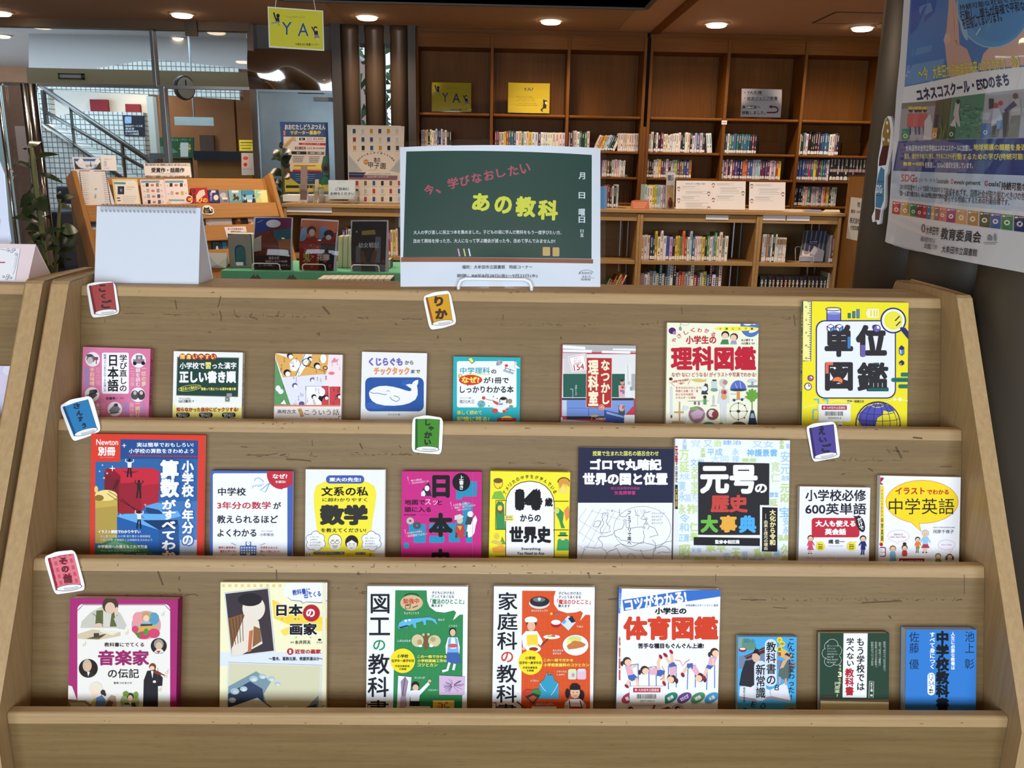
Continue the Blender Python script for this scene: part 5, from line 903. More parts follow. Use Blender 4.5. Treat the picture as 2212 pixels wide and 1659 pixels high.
head(1884,970,36,1);A.P([(1800,880),(1850,870),(1884,930),(1860,960)],PKS);A.P([(1784,862),(1830,856),(1830,900),(1780,900)],BLP);A.L([(1784,890),(1752,940)],22,SKIN);A.E(1750,950,20,14,SH,rot=60);A.L([(1812,890),(1810,900)],14,SKIN)
head(2002,770);A.P([(1966,810),(2024,806),(2000,880),(1950,880)],PKS);A.L([(1990,820),(1990,876)],14,SKIN);A.P([(1946,870),(1996,876),(1970,906),(1930,900)],BLP);A.L([(1946,896),(1922,960)],22,SKIN);A.E(1920,972,18,14,SH,rot=70)
A.L([(1688,830),(1730,840),(1752,880),(1770,850),(1806,828)],4,(196,90,90));A.L([(1584,880),(1606,920),(1600,970),(1570,990)],4,(196,90,90))
for x,c,s in((1320,(176,60,84),'陸上'),(1652,(44,130,110),'鉄棒'),(1762,(110,66,140),'なわとび'),(1870,(80,140,90),'球技'),(1980,(70,150,190),'水泳')):A.E(x,1132,62,36,c,rot=-28);A.T(s,x-(36 if len(s)>2 else 26),1116,x+(36 if len(s)>2 else 26),1148,W0,.04,rot=-28)
head(1334,1224,24);A.P([(1314,1240),(1352,1236),(1370,1300),(1310,1300)],(230,206,90));A.P([(1440,1280),(1490,1240),(1520,1200),(1526,1212),(1500,1260),(1470,1300)],(70,110,120));A.E(1522,1198,8,14,SH,rot=30);head(1630,1226,24);A.P([(1560,1220),(1614,1206),(1620,1240),(1570,1260)],(190,50,60));A.L([(1570,1240),(1600,1300)],18,SKIN);A.ring(1708,1262,58,76,5,(120,130,140),a0=180,a1=360);head(1708,1220,24);A.R(1684,1240,1734,1300,(60,96,170));head(1830,1244,26,1);A.L([(1800,1260),(1824,1300)],14,SKIN);A.L([(1970,1250),(1990,1290),(2030,1270)],16,SKIN);A.E(1974,1244,16,8,(226,190,170))
A.P([(1240,256),(1264,258),(1250,460),(1238,458)],SB);A.T('コツがわかる!',1240,300,1256,440,(206,216,232),.02,True);A.T('体育図鑑',1240,640,1254,990,(196,70,50),.03,True)
S=lib_label(1000,1200,Z10,1326,1038,1606,1186,(176,36,60),'00571695-2',13)
make_book('white sports book with big orange-red title and children on bars, fifth on the bottom tier',A,(1337,1271),(1556.5,1275),.014,2,'L',(236,238,240),SB,stickers=[('library_sticker',S)])
Z12=3.3926
A=Art().view(1560,1200,Z12);SK=(72,164,214)
A.E(190,650,62,40,(96,140,116),rot=20);A.P([(120,610),(150,600),(140,700),(120,690)],(120,160,150));A.E(150,690,30,18,(150,40,44));A.E(150,684,22,8,(226,226,220))
A.P([(122,740),(300,700),(360,760),(540,780),(540,830),(120,830)],(110,130,160));A.P([(160,740),(330,660),(350,700),(180,760)],(84,44,40))
for i in range(6):A.L([(178+i*28,736-i*12),(188+i*28,752-i*12)],5,(40,26,26));A.L([(166,746),(340,672)],2,(190,160,140))
A.P([(400,730),(450,680),(520,740),(470,760)],(216,180,90));A.P([(130,960),(250,950),(350,985),(470,930),(500,1060),(360,1030),(250,1060),(124,1030)],(222,222,226));A.P([(124,1030),(250,1050),(360,1030),(500,1060),(496,1080),(360,1052),(250,1072),(124,1052)],(150,150,160));A.L([(350,985),(360,1040)],4,(160,160,170))
A.P([(170,770),(240,760),(270,790),(260,930),(210,965),(124,950),(140,860)],(46,44,50));A.E(248,744,30,38,(214,176,150));A.P([(222,720),(236,690),(262,684),(280,740),(250,716)],(34,32,36));A.L([(250,700),(244,676)],7,(34,32,36))
A.E(474,740,26,26,(206,160,130));A.P([(456,726),(474,710),(496,730),(490,740)],(50,46,50));A.P([(440,770),(500,764),(510,850),(480,920),(430,900),(410,880),(420,820)],(90,104,100));A.P([(444,770),(480,760),(450,820),(420,830)],(206,170,140));A.L([(424,890),(420,936)],14,(206,160,130));A.L([(466,900),(466,950)],14,(206,160,130))
A.RR(312,612,400,960,40,(206,216,226));A.RR(234,770,322,1066,40,(206,216,226));A.T('教科書の',322,632,394,944,(26,26,30),.02,True);A.T('新常識',246,796,316,1044,(26,26,30),.02,True)
A.T('こんなに変わった!',484,612,530,1056,(30,32,40),.015,True)
for x,y,s in((420,618,'小'),(440,648,'中'),(420,686,'高')):A.E(x,y,21,21,(234,214,70));A.T(s,x-13,y-14,x+13,y+14,K0,.02)
A.R(410,710,430,736,(170,60,50))
for s,x,y,r in(('B',402,968,15),('E',230,1090,15),('D',300,1102,40),('R',170,1136,10)):A.T(s,x-16,y-20,x+16,y+20,(30,40,60),0,rot=r)
A.E(500,1120,54,32,(110,150,120),rot=-10);A.E(510,1136,34,18,(160,40,44));A.P([(330,1130),(350,1126),(420,1160),(440,1180),(350,1180)],(206,206,216));A.T('昭和の常識',154,966,168,1076,(60,70,90),.01,True)
A.T('365+-3=',160,610,240,640,(50,130,180));A.T('?',478,646,492,680,K0,.01)
make_book('small sky-blue paperback with robed figures and an open book, sixth on the bottom tier',A,(1594.5,1375.5),(1721,1376),.013,2,'R',SK,(60,150,200))
A=Art().view(1560,1200,Z12);DG=(40,66,50)
A.Q((720,1066),(1222,1074),(1220,1400),(712,1400),(222,214,164));A.Q((716,1056),(1222,1056),(1222,1070),(716,1066),(130,80,60));A.P([(890,566),(1066,570),(1058,1042),(882,1040)],(238,238,236))
A.T('もう学校では',984,604,1044,988,K0,.025,True);A.T('学べない',910,604,966,810,K0,.025,True);A.T('教科書',900,826,966,1026,(176,36,48),.035,True)
for dx,dy,r in((0,-60,54),(30,-20,50),(30,50,46),(-20,60,46),(-36,0,48),(-20,-50,46)):A.ring(806+dx,716+dy,r*.8,r*.8,3,(190,200,190))
for dx,dy,r in((0,-60,42),(30,-20,38),(30,50,34),(-20,60,34),(-36,0,38),(-20,-50,36),(0,0,60)):A.E(806+dx,716+dy,r*.9,r*.9,DG)
for i,s in enumerate(('香りンシンピ','ラテイル?','フレミングの','法則が見えた?','Ann SK','Miss Smith?','Ms Smith?')):A.T(s,768,656+i*20,768+(80,60,70,80,50,80,66)[i],668+i*20,(190,200,190))
for i,(x,y0,y1)in enumerate(((1188,630,846),(1154,634,806),(1126,630,820),(1098,630,806))):A.L([(x+8,y0),(x+6,y1)],2,(160,176,164));A.T(('現在の「坊ちゃん」はもう古い?','修学一時ぼくし通勤に','生活科ってどんな教科?','存続なのフレーブ先生')[i],x-8,y0,x+4,y1,(200,206,196),.01,True)
A.L([(1078,920),(1110,922),(1106,1042),(1074,1042)],3,(222,222,214),True);A.T('天才工場 編',1084,930,1102,1032,(232,230,220),.03,True);A.T('今は',854,798,872,840,(236,230,190),.01,True);A.T('3',846,850,876,890,(236,230,190),.04);A.T('なの?',850,896,870,966,(236,230,190),.01,True);A.T('円周率?',822,926,860,1036,(222,226,180),.01,True);A.R(742,1026,820,1038,(90,50,46))
make_book('dark green paperback with white title strip and pale band, seventh on the bottom tier',A,(1772,1368),(1921,1368),.016,2,'R',DG,(50,76,60))
A=Art().view(1560,1200,Z12);BLU=(52,122,198)
A.T('池上',1780,556,1848,712,(20,36,62),0,True);A.T('彰',1776,756,1846,832,(20,36,62),0);A.T('佐藤',1370,560,1444,716,(20,36,62),0,True);A.T('優',1370,760,1442,832,(20,36,62),0)
A.T('人生に必要な教養は',1676,560,1706,836,W0,.03,True);A.T('すべて身につく',1520,562,1560,832,W0,.03,True);A.T('中学校教科書',1564,552,1664,1140,(16,22,30),.05,True);A.T('で',1596,1146,1628,1172,(16,22,30),.03)
A.RR(1504,858,1558,1024,26,(236,240,242));A.T('12',1514,868,1550,900,(70,120,190),0);A.T('冊',1526,904,1538,916,K0,.03);A.T('54',1512,922,1552,954,(70,120,190),0);A.T('社',1526,958,1538,970,K0,.03);A.T('読み',1516,978,1546,992,K0,.06);A.T('比べ',1516,996,1546,1010,K0,.06)
make_book('thick plain blue paperback with a black title column, last on the bottom tier',A,(1956.8,1359.5),(2109.5,1360),.02,2,'R',BLU,(46,110,180))
# ================================================================ cut-out subject tags
def flat_card(name,label,cat,outline,art,p0,n,th,col,group=None,m_=None,parent=None,vertical_frame=((0,0),(100,0)),rest=None):
    """a stiff flat card cut to an outline, with printing on its face; view and outline taken from the art's crop"""
    pts=[art._p(q)for q in outline]
    M,tf,_=frame_of(pts[0],(pts[0][0]+100,pts[0][1]+1.6),p0,n)
    loc=[tf(*q)for q in pts]
    cx=sum(q[0]for q in loc)/len(loc);cy=min(q[1]for q in loc)
    M2=M@Matrix.Translation((cx,cy,0));loc=[(x-cx,y-cy)for x,y in loc]
    ar=sum(loc[i-1][0]*loc[i][1]-loc[i][0]*loc[i-1][1]for i in range(len(loc)))
    if ar<0:loc=loc[::-1]
    b=MB().prism(loc,2,-th,0,col)
    lo=(min(q[0]for q in loc)+cx,min(q[1]for q in loc)+cy);hi=(max(q[0]for q in loc)+cx,max(q[1]for q in loc)+cy)
    art.put(b,tf,lo,hi,.00003,.00001*max(1,p0.y*.5),fn=lambda u,v,z:(u-cx,v-cy,z))
    o=link(name,b,m_ or inkm,parent)
    if parent is None:o.matrix_world=M2;tag(o,label,cat,group)
    else:o.matrix_local=M2
    return o
def smooth_outline(pts,n=4,r=.22):
    out=[]
    for i,b in enumerate(pts):
        a,c=pts[i-1],pts[(i+1)%len(pts)]
        p=(b[0]+(a[0]-b[0])*r,b[1]+(a[1]-b[1])*r);q=(b[0]+(c[0]-b[0])*r,b[1]+(c[1]-b[1])*r)
        for k in range(n+1):
            t=k/n;out.append(tuple((1-t)**2*p[j]+2*t*(1-t)*b[j]+t*t*q[j]for j in(0,1)))
    return out
TAG_G='subject tags cut out in the shape of books'
def subject_tag(label,view,outline,face,col,dark,chars,tcol,board,checks=None):
    A=Art().view(*view);tl,tr,br,bl=face
    mid=((tl[0]+tr[0])/2,(tl[1]+tr[1])/2-(br[0]-bl[0])*.03)
    def q(u,v):return tuple((tl[k]*(1-u)+tr[k]*u)*(1-v)+(bl[k]*(1-u)+br[k]*u)*v for k in(0,1))
    A.P([tl,mid,tr,br,bl],tuple(c*.55 for c in col))
    A.P([q(.015,.01),(mid[0],mid[1]+3),q(.985,.01),q(.985,.985),q(.015,.985)],col)
    A.P([q(0,0),q(.09,-.02),q(.12,.97),q(.04,1)],dark)
    if checks:
        for i in range(5):
            A.P([q(.12+i*.2,0),q(.21+i*.2,0),q(.21+i*.2,.92),q(.12+i*.2,.92)],checks)
            A.P([q(.1,.05+i*.2),q(1,.05+i*.2),q(1,.13+i*.2),q(.1,.13+i*.2)],checks)
    c=q(.53,.965);w_=math.hypot(br[0]-bl[0],br[1]-bl[1]);rot=math.degrees(math.atan2(br[1]-bl[1],br[0]-bl[0]))
    A.E(*c,w_*.5,w_*.125,tuple(k*.45 for k in col),rot=rot);A.E(*c,w_*.47,w_*.105,(232,232,228),rot=rot)
    for d in(-.03,.0,.03):A.ring(c[0]+w_*.05,c[1]+w_*d,w_*.3,w_*.03,w_*.012,(120,120,120),rot=rot,a0=10,a1=150)
    for ch,x0,y0,x1,y1 in chars:A.T(ch,x0,y0,x1,y1,tcol,.06)
    flat_card('subject_tag',label,'tag',smooth_outline(outline),A,bp(board)+BN*.0035,BN,.0012,(238,238,236),TAG_G)
subject_tag('red book-shaped tag on the top rail beneath the blank flip calendar',(0,560,7.9),[(1470,430),(1620,392),(1960,380),(2046,920),(1800,975),(1560,1000)],((1516,458),(1930,396),(1996,900),(1606,940)),(158,66,64),(110,44,48),[('こ',1684,430,1806,560),('く',1718,590,1806,672),('ご',1724,690,1910,840)],(62,44,44),0)
subject_tag('yellow book-shaped tag below the chalkboard poster',(900,600,3.95),[(52,160),(150,122),(284,108),(344,390),(230,428),(112,446)],((76,172),(272,138),(310,380),(128,404)),(206,152,30),(140,74,30),[('り',150,158,228,244),('か',158,262,264,354)],(70,44,28),0)
subject_tag('blue book-shaped tag at the end of the upper lip, behind the red-bordered magazine',(0,580,3.95),[(505,1175),(600,1118),(784,1084),(866,1385),(740,1440),(620,1478)],((534,1184),(752,1116),(832,1376),(630,1432)),(40,118,170),(20,70,116),[('さ',626,1150,684,1198),('ん',650,1212,706,1256),('す',662,1262,712,1308),('う',698,1318,736,1362)],(30,40,60),1)
subject_tag('green book-shaped tag on the upper lip beneath the whale book',(520,600,3.95),[(1464,1196),(1580,1172),(1730,1196),(1714,1508),(1590,1500),(1458,1486)],((1490,1206),(1700,1210),(1688,1472),(1486,1468)),(66,134,40),(34,90,40),[('し',1574,1210,1620,1262),('ゃ',1600,1266,1648,1304),('か',1564,1312,1634,1370),('い',1566,1378,1624,1428)],(36,50,30),1)
subject_tag('purple book-shaped tag on the upper lip below the yellow picture book',(1400,600,3.0722),[(1048,990),(1100,966),(1246,952),(1278,1190),(1190,1206),(1092,1224)],((1068,1000),(1232,972),(1252,1176),(1098,1200)),(78,66,140),(52,40,90),[('え',1130,985,1176,1042),('い',1134,1060,1186,1092),('ご',1150,1100,1216,1158)],(40,36,54),1)
subject_tag('checked pinkish-red book-shaped tag at the end of the middle lip',(0,1180,Z9),[(326,80),(420,40),(560,26),(642,326),(520,346),(408,362)],((356,92),(548,54),(610,306),(416,330)),(196,78,92),(140,30,50),[('そ',440,84,504,136),('の',460,146,514,196),('他',470,206,540,274)],(110,30,40),2,checks=(214,116,128))
# ================================================================ chalkboard poster on its wire stand
RZ=EYE-DRP[0]
film,t_,b_=nt('clear_film')
N=t_.nodes.new;K=t_.links.new
tr_=N('ShaderNodeBsdfTransparent');gl=N('ShaderNodeBsdfGlossy');gl.inputs['Roughness'].default_value=.03;fr=N('ShaderNodeFresnel');fr.inputs[0].default_value=1.5
tr_.inputs[0].default_value=(.95,.96,.97,1);mx=N('ShaderNodeMixShader');K(fr.outputs[0],mx.inputs[0]);K(tr_.outputs[0],mx.inputs[1]);K(gl.outputs[0],mx.inputs[2])
K(mx.outputs[0],t_.nodes['Material Output'].inputs[0])
def curved_sheet(name,label,cat,corners,art,p0,n,bow,group=None,border=None,base=(236,238,240),th=.0006,vbow=0,m_=None,nx=24,ny=8,backc=None):
    """laminated sheet standing at p0 with normal n, bowed; corners: top-left, top-right, bottom-right, bottom-left pixels of the paper; border: film margin (m)"""
    M,tf,wd=frame_of(corners[0],corners[1],p0,n)
    c=[tf(*q)for q in corners];H=-(c[2][1]+c[3][1])/2
    M2=M@Matrix.Translation((wd/2,-H,0));root=thing(name,label,cat,M=M2,group=group)
    bd=border or 0;bb=bd*.35
    us=[-bd+(wd+2*bd)*i/nx for i in range(nx+1)];vs=[-H-bb+(H+bb+bd)*j/ny for j in range(ny+1)]
    def node(i,j):
        s_=max(-1.1,min(1.1,2*us[i]/wd-1));t=(vs[j]+H)/H
        return bow*(1-s_*s_)*(.35+.65*t)+vbow*math.sin(max(0,min(1,t))*math.pi)
    hgt=bent(us,vs,node)
    def fn(u,v,z):return(u-wd/2,v+H,z+hgt(u,v))
    def lay_in(b,items,z0,dz=.00001*max(1,p0.y*.5),flip=False):
        h_=Art();h_.items=items;k0=len(b.f);zz=h_.put(b,lambda x,y:(x,y),z0=z0,dz=dz,fn=fn)
        if flip:b.f[k0:]=[f[::-1]for f in b.f[k0:]]
        return zz
    def sheet(x0,x1,y0,y1,colr):return cut_cells([([(x0,y0),(x1,y0),(x1,y1),(x0,y1)],[(0,1,2,3)],colr)],lambda x,y:(x,y),us,vs)
    b=MB();lay_in(b,sheet(0,wd,-H,0,base),0);lay_in(b,sheet(0,wd,-H,0,backc or(226,228,230)),-th,flip=True)
    clipd=[]
    for vv,ff,cc in cut_cells(art.items,tf,us,vs):
        nv,nf=[],[]
        for f in ff:
            q=_clip([vv[i]for i in f],(0,-H),(wd,0))
            if len(q)>=3:k=len(nv);nv+=q;nf.append(tuple(range(k,k+len(q))))
        clipd.append((nv,nf,cc))
    zt=lay_in(b,clipd,.00025)
    link('paper',b,m_ or inkm,root,M=Matrix())
    if border is not None:
        f=MB();vv=[fn(u,v,zt+.0006)for v in vs for u in us]
        f.add(vv,[(j*(nx+1)+i,j*(nx+1)+i+1,(j+1)*(nx+1)+i+1,(j+1)*(nx+1)+i)for j in range(ny)for i in range(nx)])
        link('laminate_film',f,film,root,M=Matrix(),smooth=True)
    return root,M2,wd,H
A=Art().view(840,290,3.95);CB=(38,72,62)
A.Q((150,150),(1730,180),(1728,1065),(122,1050),CB,16,8)
A.Q((104,1050),(1742,1068),(1742,1104),(104,1090),(150,92,66),16,1)
for ch,x,y,s in(('今',345,480,84),('、',425,495,40),('学',550,430,92),('び',650,410,84),('な',750,388,84),('お',855,365,84),('し',955,345,74),('た',1060,326,84),('い',1160,308,84)):A.T(ch,x-s/2,y-s/2,x+s/2,y+s/2,(182,84,98),.03,rot=-12)
for ch,x,y,s in(('あ',787,592,150),('の',975,615,148),('教',1165,630,172),('科',1355,655,172)):A.T(ch,x-s/2,y-s/2,x+s/2,y+s/2,(224,222,72),.045,rot=3)
for i,(ch,y0,y1)in enumerate((('月',332,390),('日',500,554),('曜',640,700),('日',706,760),('日',816,842),('直',848,880))):A.T(ch,1616 if i<4 else 1630,y0,1672 if i<4 else 1660,y1,(222,228,224),.03 if i<4 else.01)
A.T('大人の学び直しに役立つ本を集めました。子どもの頃に学んだ教科をもう一度学びたい方、',212,826,1470,860,(226,230,226),.015,rot=.2);A.T('改めて興味を持った方、大人になって学ぶ機会が減った今、改めて学んでみませんか?',210,898,1418,934,(226,230,226),.015,rot=.2)
for x,c,w_ in((600,(226,176,200),12),(648,(222,216,120),11),(690,(232,234,234),12)):A.L([(x-8,982),(x+6,1046)],w_,c)
A.RR(1310,968,1374,1042,8,(206,172,104));A.RR(1394,970,1452,1046,8,(206,172,104));A.R(1374,972,1394,1046,(36,38,60))
A.T('場所：大牟田市立図書館　特設コーナー',626,1122,1222,1154,(84,86,92),.01);A.T('期間：R8年8月28日(金)〜9月23日(水)',582,1196,1266,1230,(90,92,98),.01)
A.ring(1685,1195,64,34,3,(90,92,96),a0=180,a1=340);A.T('大牟田市立',1620,1176,1734,1198,(96,98,102));A.T('8.8.19',1650,1208,1720,1222,(110,112,116));A.T('図書館',1638,1232,1720,1250,(110,112,116));A.L([(1640,1226),(1756,1228)],2,(110,112,116))
PN=Vector((0,-math.cos(R_(13)),math.sin(R_(13))))
sg,SM,sw,sh_=curved_sheet('poster','laminated chalkboard poster on a white wire stand, on top of the display shelf','poster',((864,318),(1297,320),(1294.5,621),(854,618)),A,Vector((0,1.744,RZ)),PN,.02,border=.011)
def wire_stand(name,label,cat,a,b,up,depth,r=.003,group=None,back=.1):
    """bent wire easel: a front bow with two feet, runners going back and a leaning back bow; a, b: front feet"""
    a,b=Vector(a),Vector(b);x=(b-a).normalized();bk=Vector((-x.y,x.x,0));z=Vector((0,0,1));c=(a+b)/2
    root=thing(name,label,cat,c,group)
    f=MB();cr=r*4
    f.tube([a+z*r,a+z*(up-cr),a+x*cr*.3+z*(up-cr*.3),a+x*cr+z*up,b-x*cr+z*up,b-x*cr*.3+z*(up-cr*.3),b+z*(up-cr),b+z*r],r,8)
    link('front_bow',f,wirew,root,smooth=True)
    for p in(a,b):
        g=MB();g.tube([p+z*r,p+bk*depth+z*r],r,8);link('runner',g,wirew,root,smooth=True)
    h=MB();a2,b2=a+bk*depth*.8,b+bk*depth*.8;tt=bk*back*.3+z*back
    h.tube([a2+z*r,a2+tt*.9,a2+tt+x*cr,b2+tt-x*cr,b2+tt*.9,b2+z*r],r,8);link('back_bow',h,wirew,root,smooth=True)
    return root
fa,fb=PZ(990,627,RZ),PZ(1148,628,RZ);yf=max((fa.y+fb.y)/2,HOR[0]+.004)
u_=PY(1068,603,yf).z-RZ
wire_stand('wire_easel','white wire easel holding up the chalkboard poster','display stand',(fa.x,yf,RZ),(fb.x,yf,RZ),u_,.06,.0036,back=.2)
# ================================================================ blank flip calendar
ra,rb=PZ(204,611,RZ),PZ(429,614.5,RZ);rk=PZ(461,602.5,RZ)
cy0=max(ra.y,rb.y,HOR[0]+.012);cy1=max(rk.y,cy0+.07);x0c=PY(204,611,cy0).x;x1c=PY(429,614.5,cy0).x
cal=thing('flip_calendar','blank white flip calendar with a wire binding on the display shelf','calendar',((x0c+x1c)/2,(cy0+cy1)/2,RZ))
ca=(cy0+cy1)/2+.0;tz=PY(318,447,ca).z
def slab(a0,a1,b0,b1,t):
    """panel of thickness t between the lines (y, z) a0-a1, over the calendar's width"""
    d=Vector((a1[0]-a0[0],a1[1]-a0[1]));nrm=Vector((-d.y,d.x)).normalized()*t
    return MB().prism([(a0[0],a0[1]),(a1[0],a1[1]),(a1[0]+nrm.x,a1[1]+nrm.y),(a0[0]+nrm.x,a0[1]+nrm.y)],0,b0,b1)
calw=mat('calendar_paper',(206,213,222),.85)
link('front_pages',slab((cy0,RZ+.0015),(ca-.002,tz),x0c,x1c,-.004),calw,cal)
link('back_board',slab((cy1,RZ+.0015),(ca+.002,tz),x0c,x1c,.0015),calw,cal)
link('base_flap',MB().box(x0c,x1c,cy0,cy1,RZ+.0004,RZ+.0014),calw,cal)
link('end_gusset',MB().prism([(cy0+.006,RZ+.002),(cy1-.002,RZ+.002),(ca,tz-.004)],0,x1c-.003,x1c-.0022),calw,cal)
rmat=mat('binding_wire',(188,190,194),.35,.6)
for i in range(24):
    x=x0c+.012+(x1c-x0c-.024)*i/23;g=MB()
    for d in(-.0011,.0011):g.tube([(x+d,ca+.0085*math.cos(2*math.pi*j/14)-.001,tz-.004+.0085*math.sin(2*math.pi*j/14))for j in range(14)],.0006,5,closed=True)
    link('binding_ring',g,rmat,cal,smooth=True)
# ================================================================ pink tent card and papers on the neighbouring shelf
pa,pk=PZ(59.5,609,RZ),PZ(104.5,596.5,RZ)
ty0=max(pa.y,HOR[0]+.012);xt=PY(59.5,609,ty0).x;ty1=max(pk.y,ty0+.06);tmid=(ty0+ty1)/2;tzz=PY(74,527.5,tmid).z;xap=PY(74,527.5,tmid).x
tc_=thing('tent_card','pale pink folded tent card with an ornate border on the neighbouring shelf','card',(xt-.1,tmid,RZ))
pink=mat('pale_pink_card',(232,214,216),.7);tw=.24
d=Vector((0,tmid-ty0,tzz-RZ)).normalized();fn_=Vector((0,-d.z,d.y))
link('card',slab((ty0,RZ),(tmid,tzz),xt-tw,xt,-.0012),pink,tc_);link('back_flap',slab((ty1,RZ),(tmid,tzz),xt-tw,xt,.0012),pink,tc_)
link('end_flap',MB().prism([(ty0+.002,RZ+.001),(ty1-.002,RZ+.001),(tmid,tzz-.002)],0,xt-.002,xt-.001),pink,tc_)
A=Art().view(0,300,3.95);NVB=(60,64,110)
A.Q((-600,925),(172,935),(128,1206),(-600,1196),(236,238,240))
A.L([(-600,940),(20,944),(60,950)],3,NVB);A.L([(150,1000),(130,1110),(112,1160)],3,NVB);A.L([(136,1004),(118,1106)],2,NVB)
rd=random.Random(1)
for cx,cy in((70,950),(120,946),(140,985),(100,960),(30,1176),(70,1168),(92,1186),(60,1190)):A.ring(cx,cy,rd.uniform(9,16),rd.uniform(8,14),3,NVB,14);A.E(cx+4,cy+3,4,4,NVB,8)
A.R(-200,1050,44,1060,(176,60,76));A.T('ご案内',-300,1000,-120,1040,NVB)
M,tf,_=frame_of((0,525),(74,527),Vector((0,ty0,RZ))+fn_*.0016,fn_)
b=MB();o0=tc_.location
A.put(b,tf,fn=lambda u,v,z:tuple((M@Vector((u,v,z+.0002)))-o0));link('notice_sheet',b,inkm,tc_,world=False)
A=Art().view(0,0,1);A.R(-170,788,60,920,(206,204,224))
for x,y,r,c in((10,830,26,(216,206,226)),(30,870,20,(190,186,214)),(20,800,14,(226,222,234)),(36,815,9,(176,150,190))):A.E(x,y,r,r*.8,c)
lv=make_book('pale lavender picture book at the photo\'s edge, on the neighbouring shelf',A,(-150,788),(45,791),.007,0,'L',(214,214,230),(200,200,220),cat='book')
lv['group']='face-out books on the neighbouring shelf'
A=Art().view(0,300,3.95);A.P([(-400,180),(0,190),(30,280),(60,600),(100,880),(-400,880)],(206,214,230));A.P([(-100,600),(10,690),(-10,800),(-100,760)],(190,184,184))
sp_=PZ(20,588,RZ)
flat_card('display_poster','pale curved-edge poster panel standing behind the pink tent card','poster',[(-360,170),(0,195),(40,300),(66,600),(104,1100),(-360,1090)],A,Vector((0,1.86,RZ)),Vector((0,-1,0)),.003,(232,234,238))
# ================================================================ tall bookcases at the back
YD=.28
def zavg(pts,Y):return sum(PY(x,y,Y).z for x,y in pts)/len(pts)
SZ=[zavg([(907,244.3),(1387,252),(1887,259.5)],YB),zavg([(1310,327.8),(1480,330.4),(1800,333)],YB),zavg([(1320,384),(1480,387),(1800,387)],YB),zavg([(1700,445),(1800,446)],YB)]
ZH=zavg([(907,103),(1887,118)],YB) # underside of the header board
def xat(px,py=120,Y=YB):return PY(px,py,Y).x
def tall_bookcase(label,posts):
    """posts: x of the centre lines of the upright boards"""
    xm=(posts[0]+posts[-1])/2;root=thing('bookcase',label,'bookcase',(xm,YB,0),'tall oak bookcases against the back wall')
    t=.012;x0,x1=posts[0]-t,posts[-1]+t
    for i,p in enumerate(posts):
        nm='side_panel' if i in(0,len(posts)-1)else 'divider'
        link(nm,MB().box(p-t,p+t,YB,YB+YD,0,CEIL-.05),oak_v,root,bevel=.002)
    link('header',MB().box(x0,x1,YB+.012,YB+.03,ZH,CEIL-.045),oak_x,root)
    link('cornice',MB().box(x0,x1,YB+.03,YB+.06,CEIL-.045,CEIL-.002),oak_x,root)
    link('top_board',MB().box(x0,x1,YB+.03,YB+YD,ZH-.0,ZH+.02),oak_x,root)
    link('back_panel',MB().box(x0,x1,YB+YD,YB+YD+.015,0,CEIL-.05),oak_v,root)
    for a,b in zip(posts[:-1],posts[1:]):
        for z in SZ:link('shelf',MB().box(a+t+.001,b-t-.001,YB+.006,YB+YD,z-.022,z),oak_x,root,bevel=.008,seg=3)
        for dx in(a+t+.03,b-t-.03):link('shelf_track',MB().box(dx-.004,dx+.004,YB+YD-.006,YB+YD-.001,.1,ZH),mat('shelf_track',(96,74,46),.6),root)
    link('plinth',MB().box(x0,x1,YB+.02,YB+YD,0,.1),oak_x,root)
    return root
PL=[xat(896.5+3,70),xat(1063.3,110),xat(1230,110),xat(1396,95)]
PR=[xat(1409.7,95),xat(1576,115),xat(1743.3,118),xat(1912,119)]
tall_bookcase('tall oak bookcase beside the bronze columns, standing left of the black gap',PL)
tall_bookcase('tall oak bookcase between the black gap and the grey pillar',PR)
struct('trim_7',MB().box(PL[-1]+.0125,PR[0]-.0125,YB+.03,YB+.25,SZ[1]-.2,CEIL-.03),m_black,label='black gap between the two tall bookcases')
link_gap=struct('trim_8',MB().box(PL[-1]+.0125,PR[0]-.0125,YB+.005,YB+.25,0,SZ[0]-.08),oak_v,label='oak filler strip between the two tall bookcases')
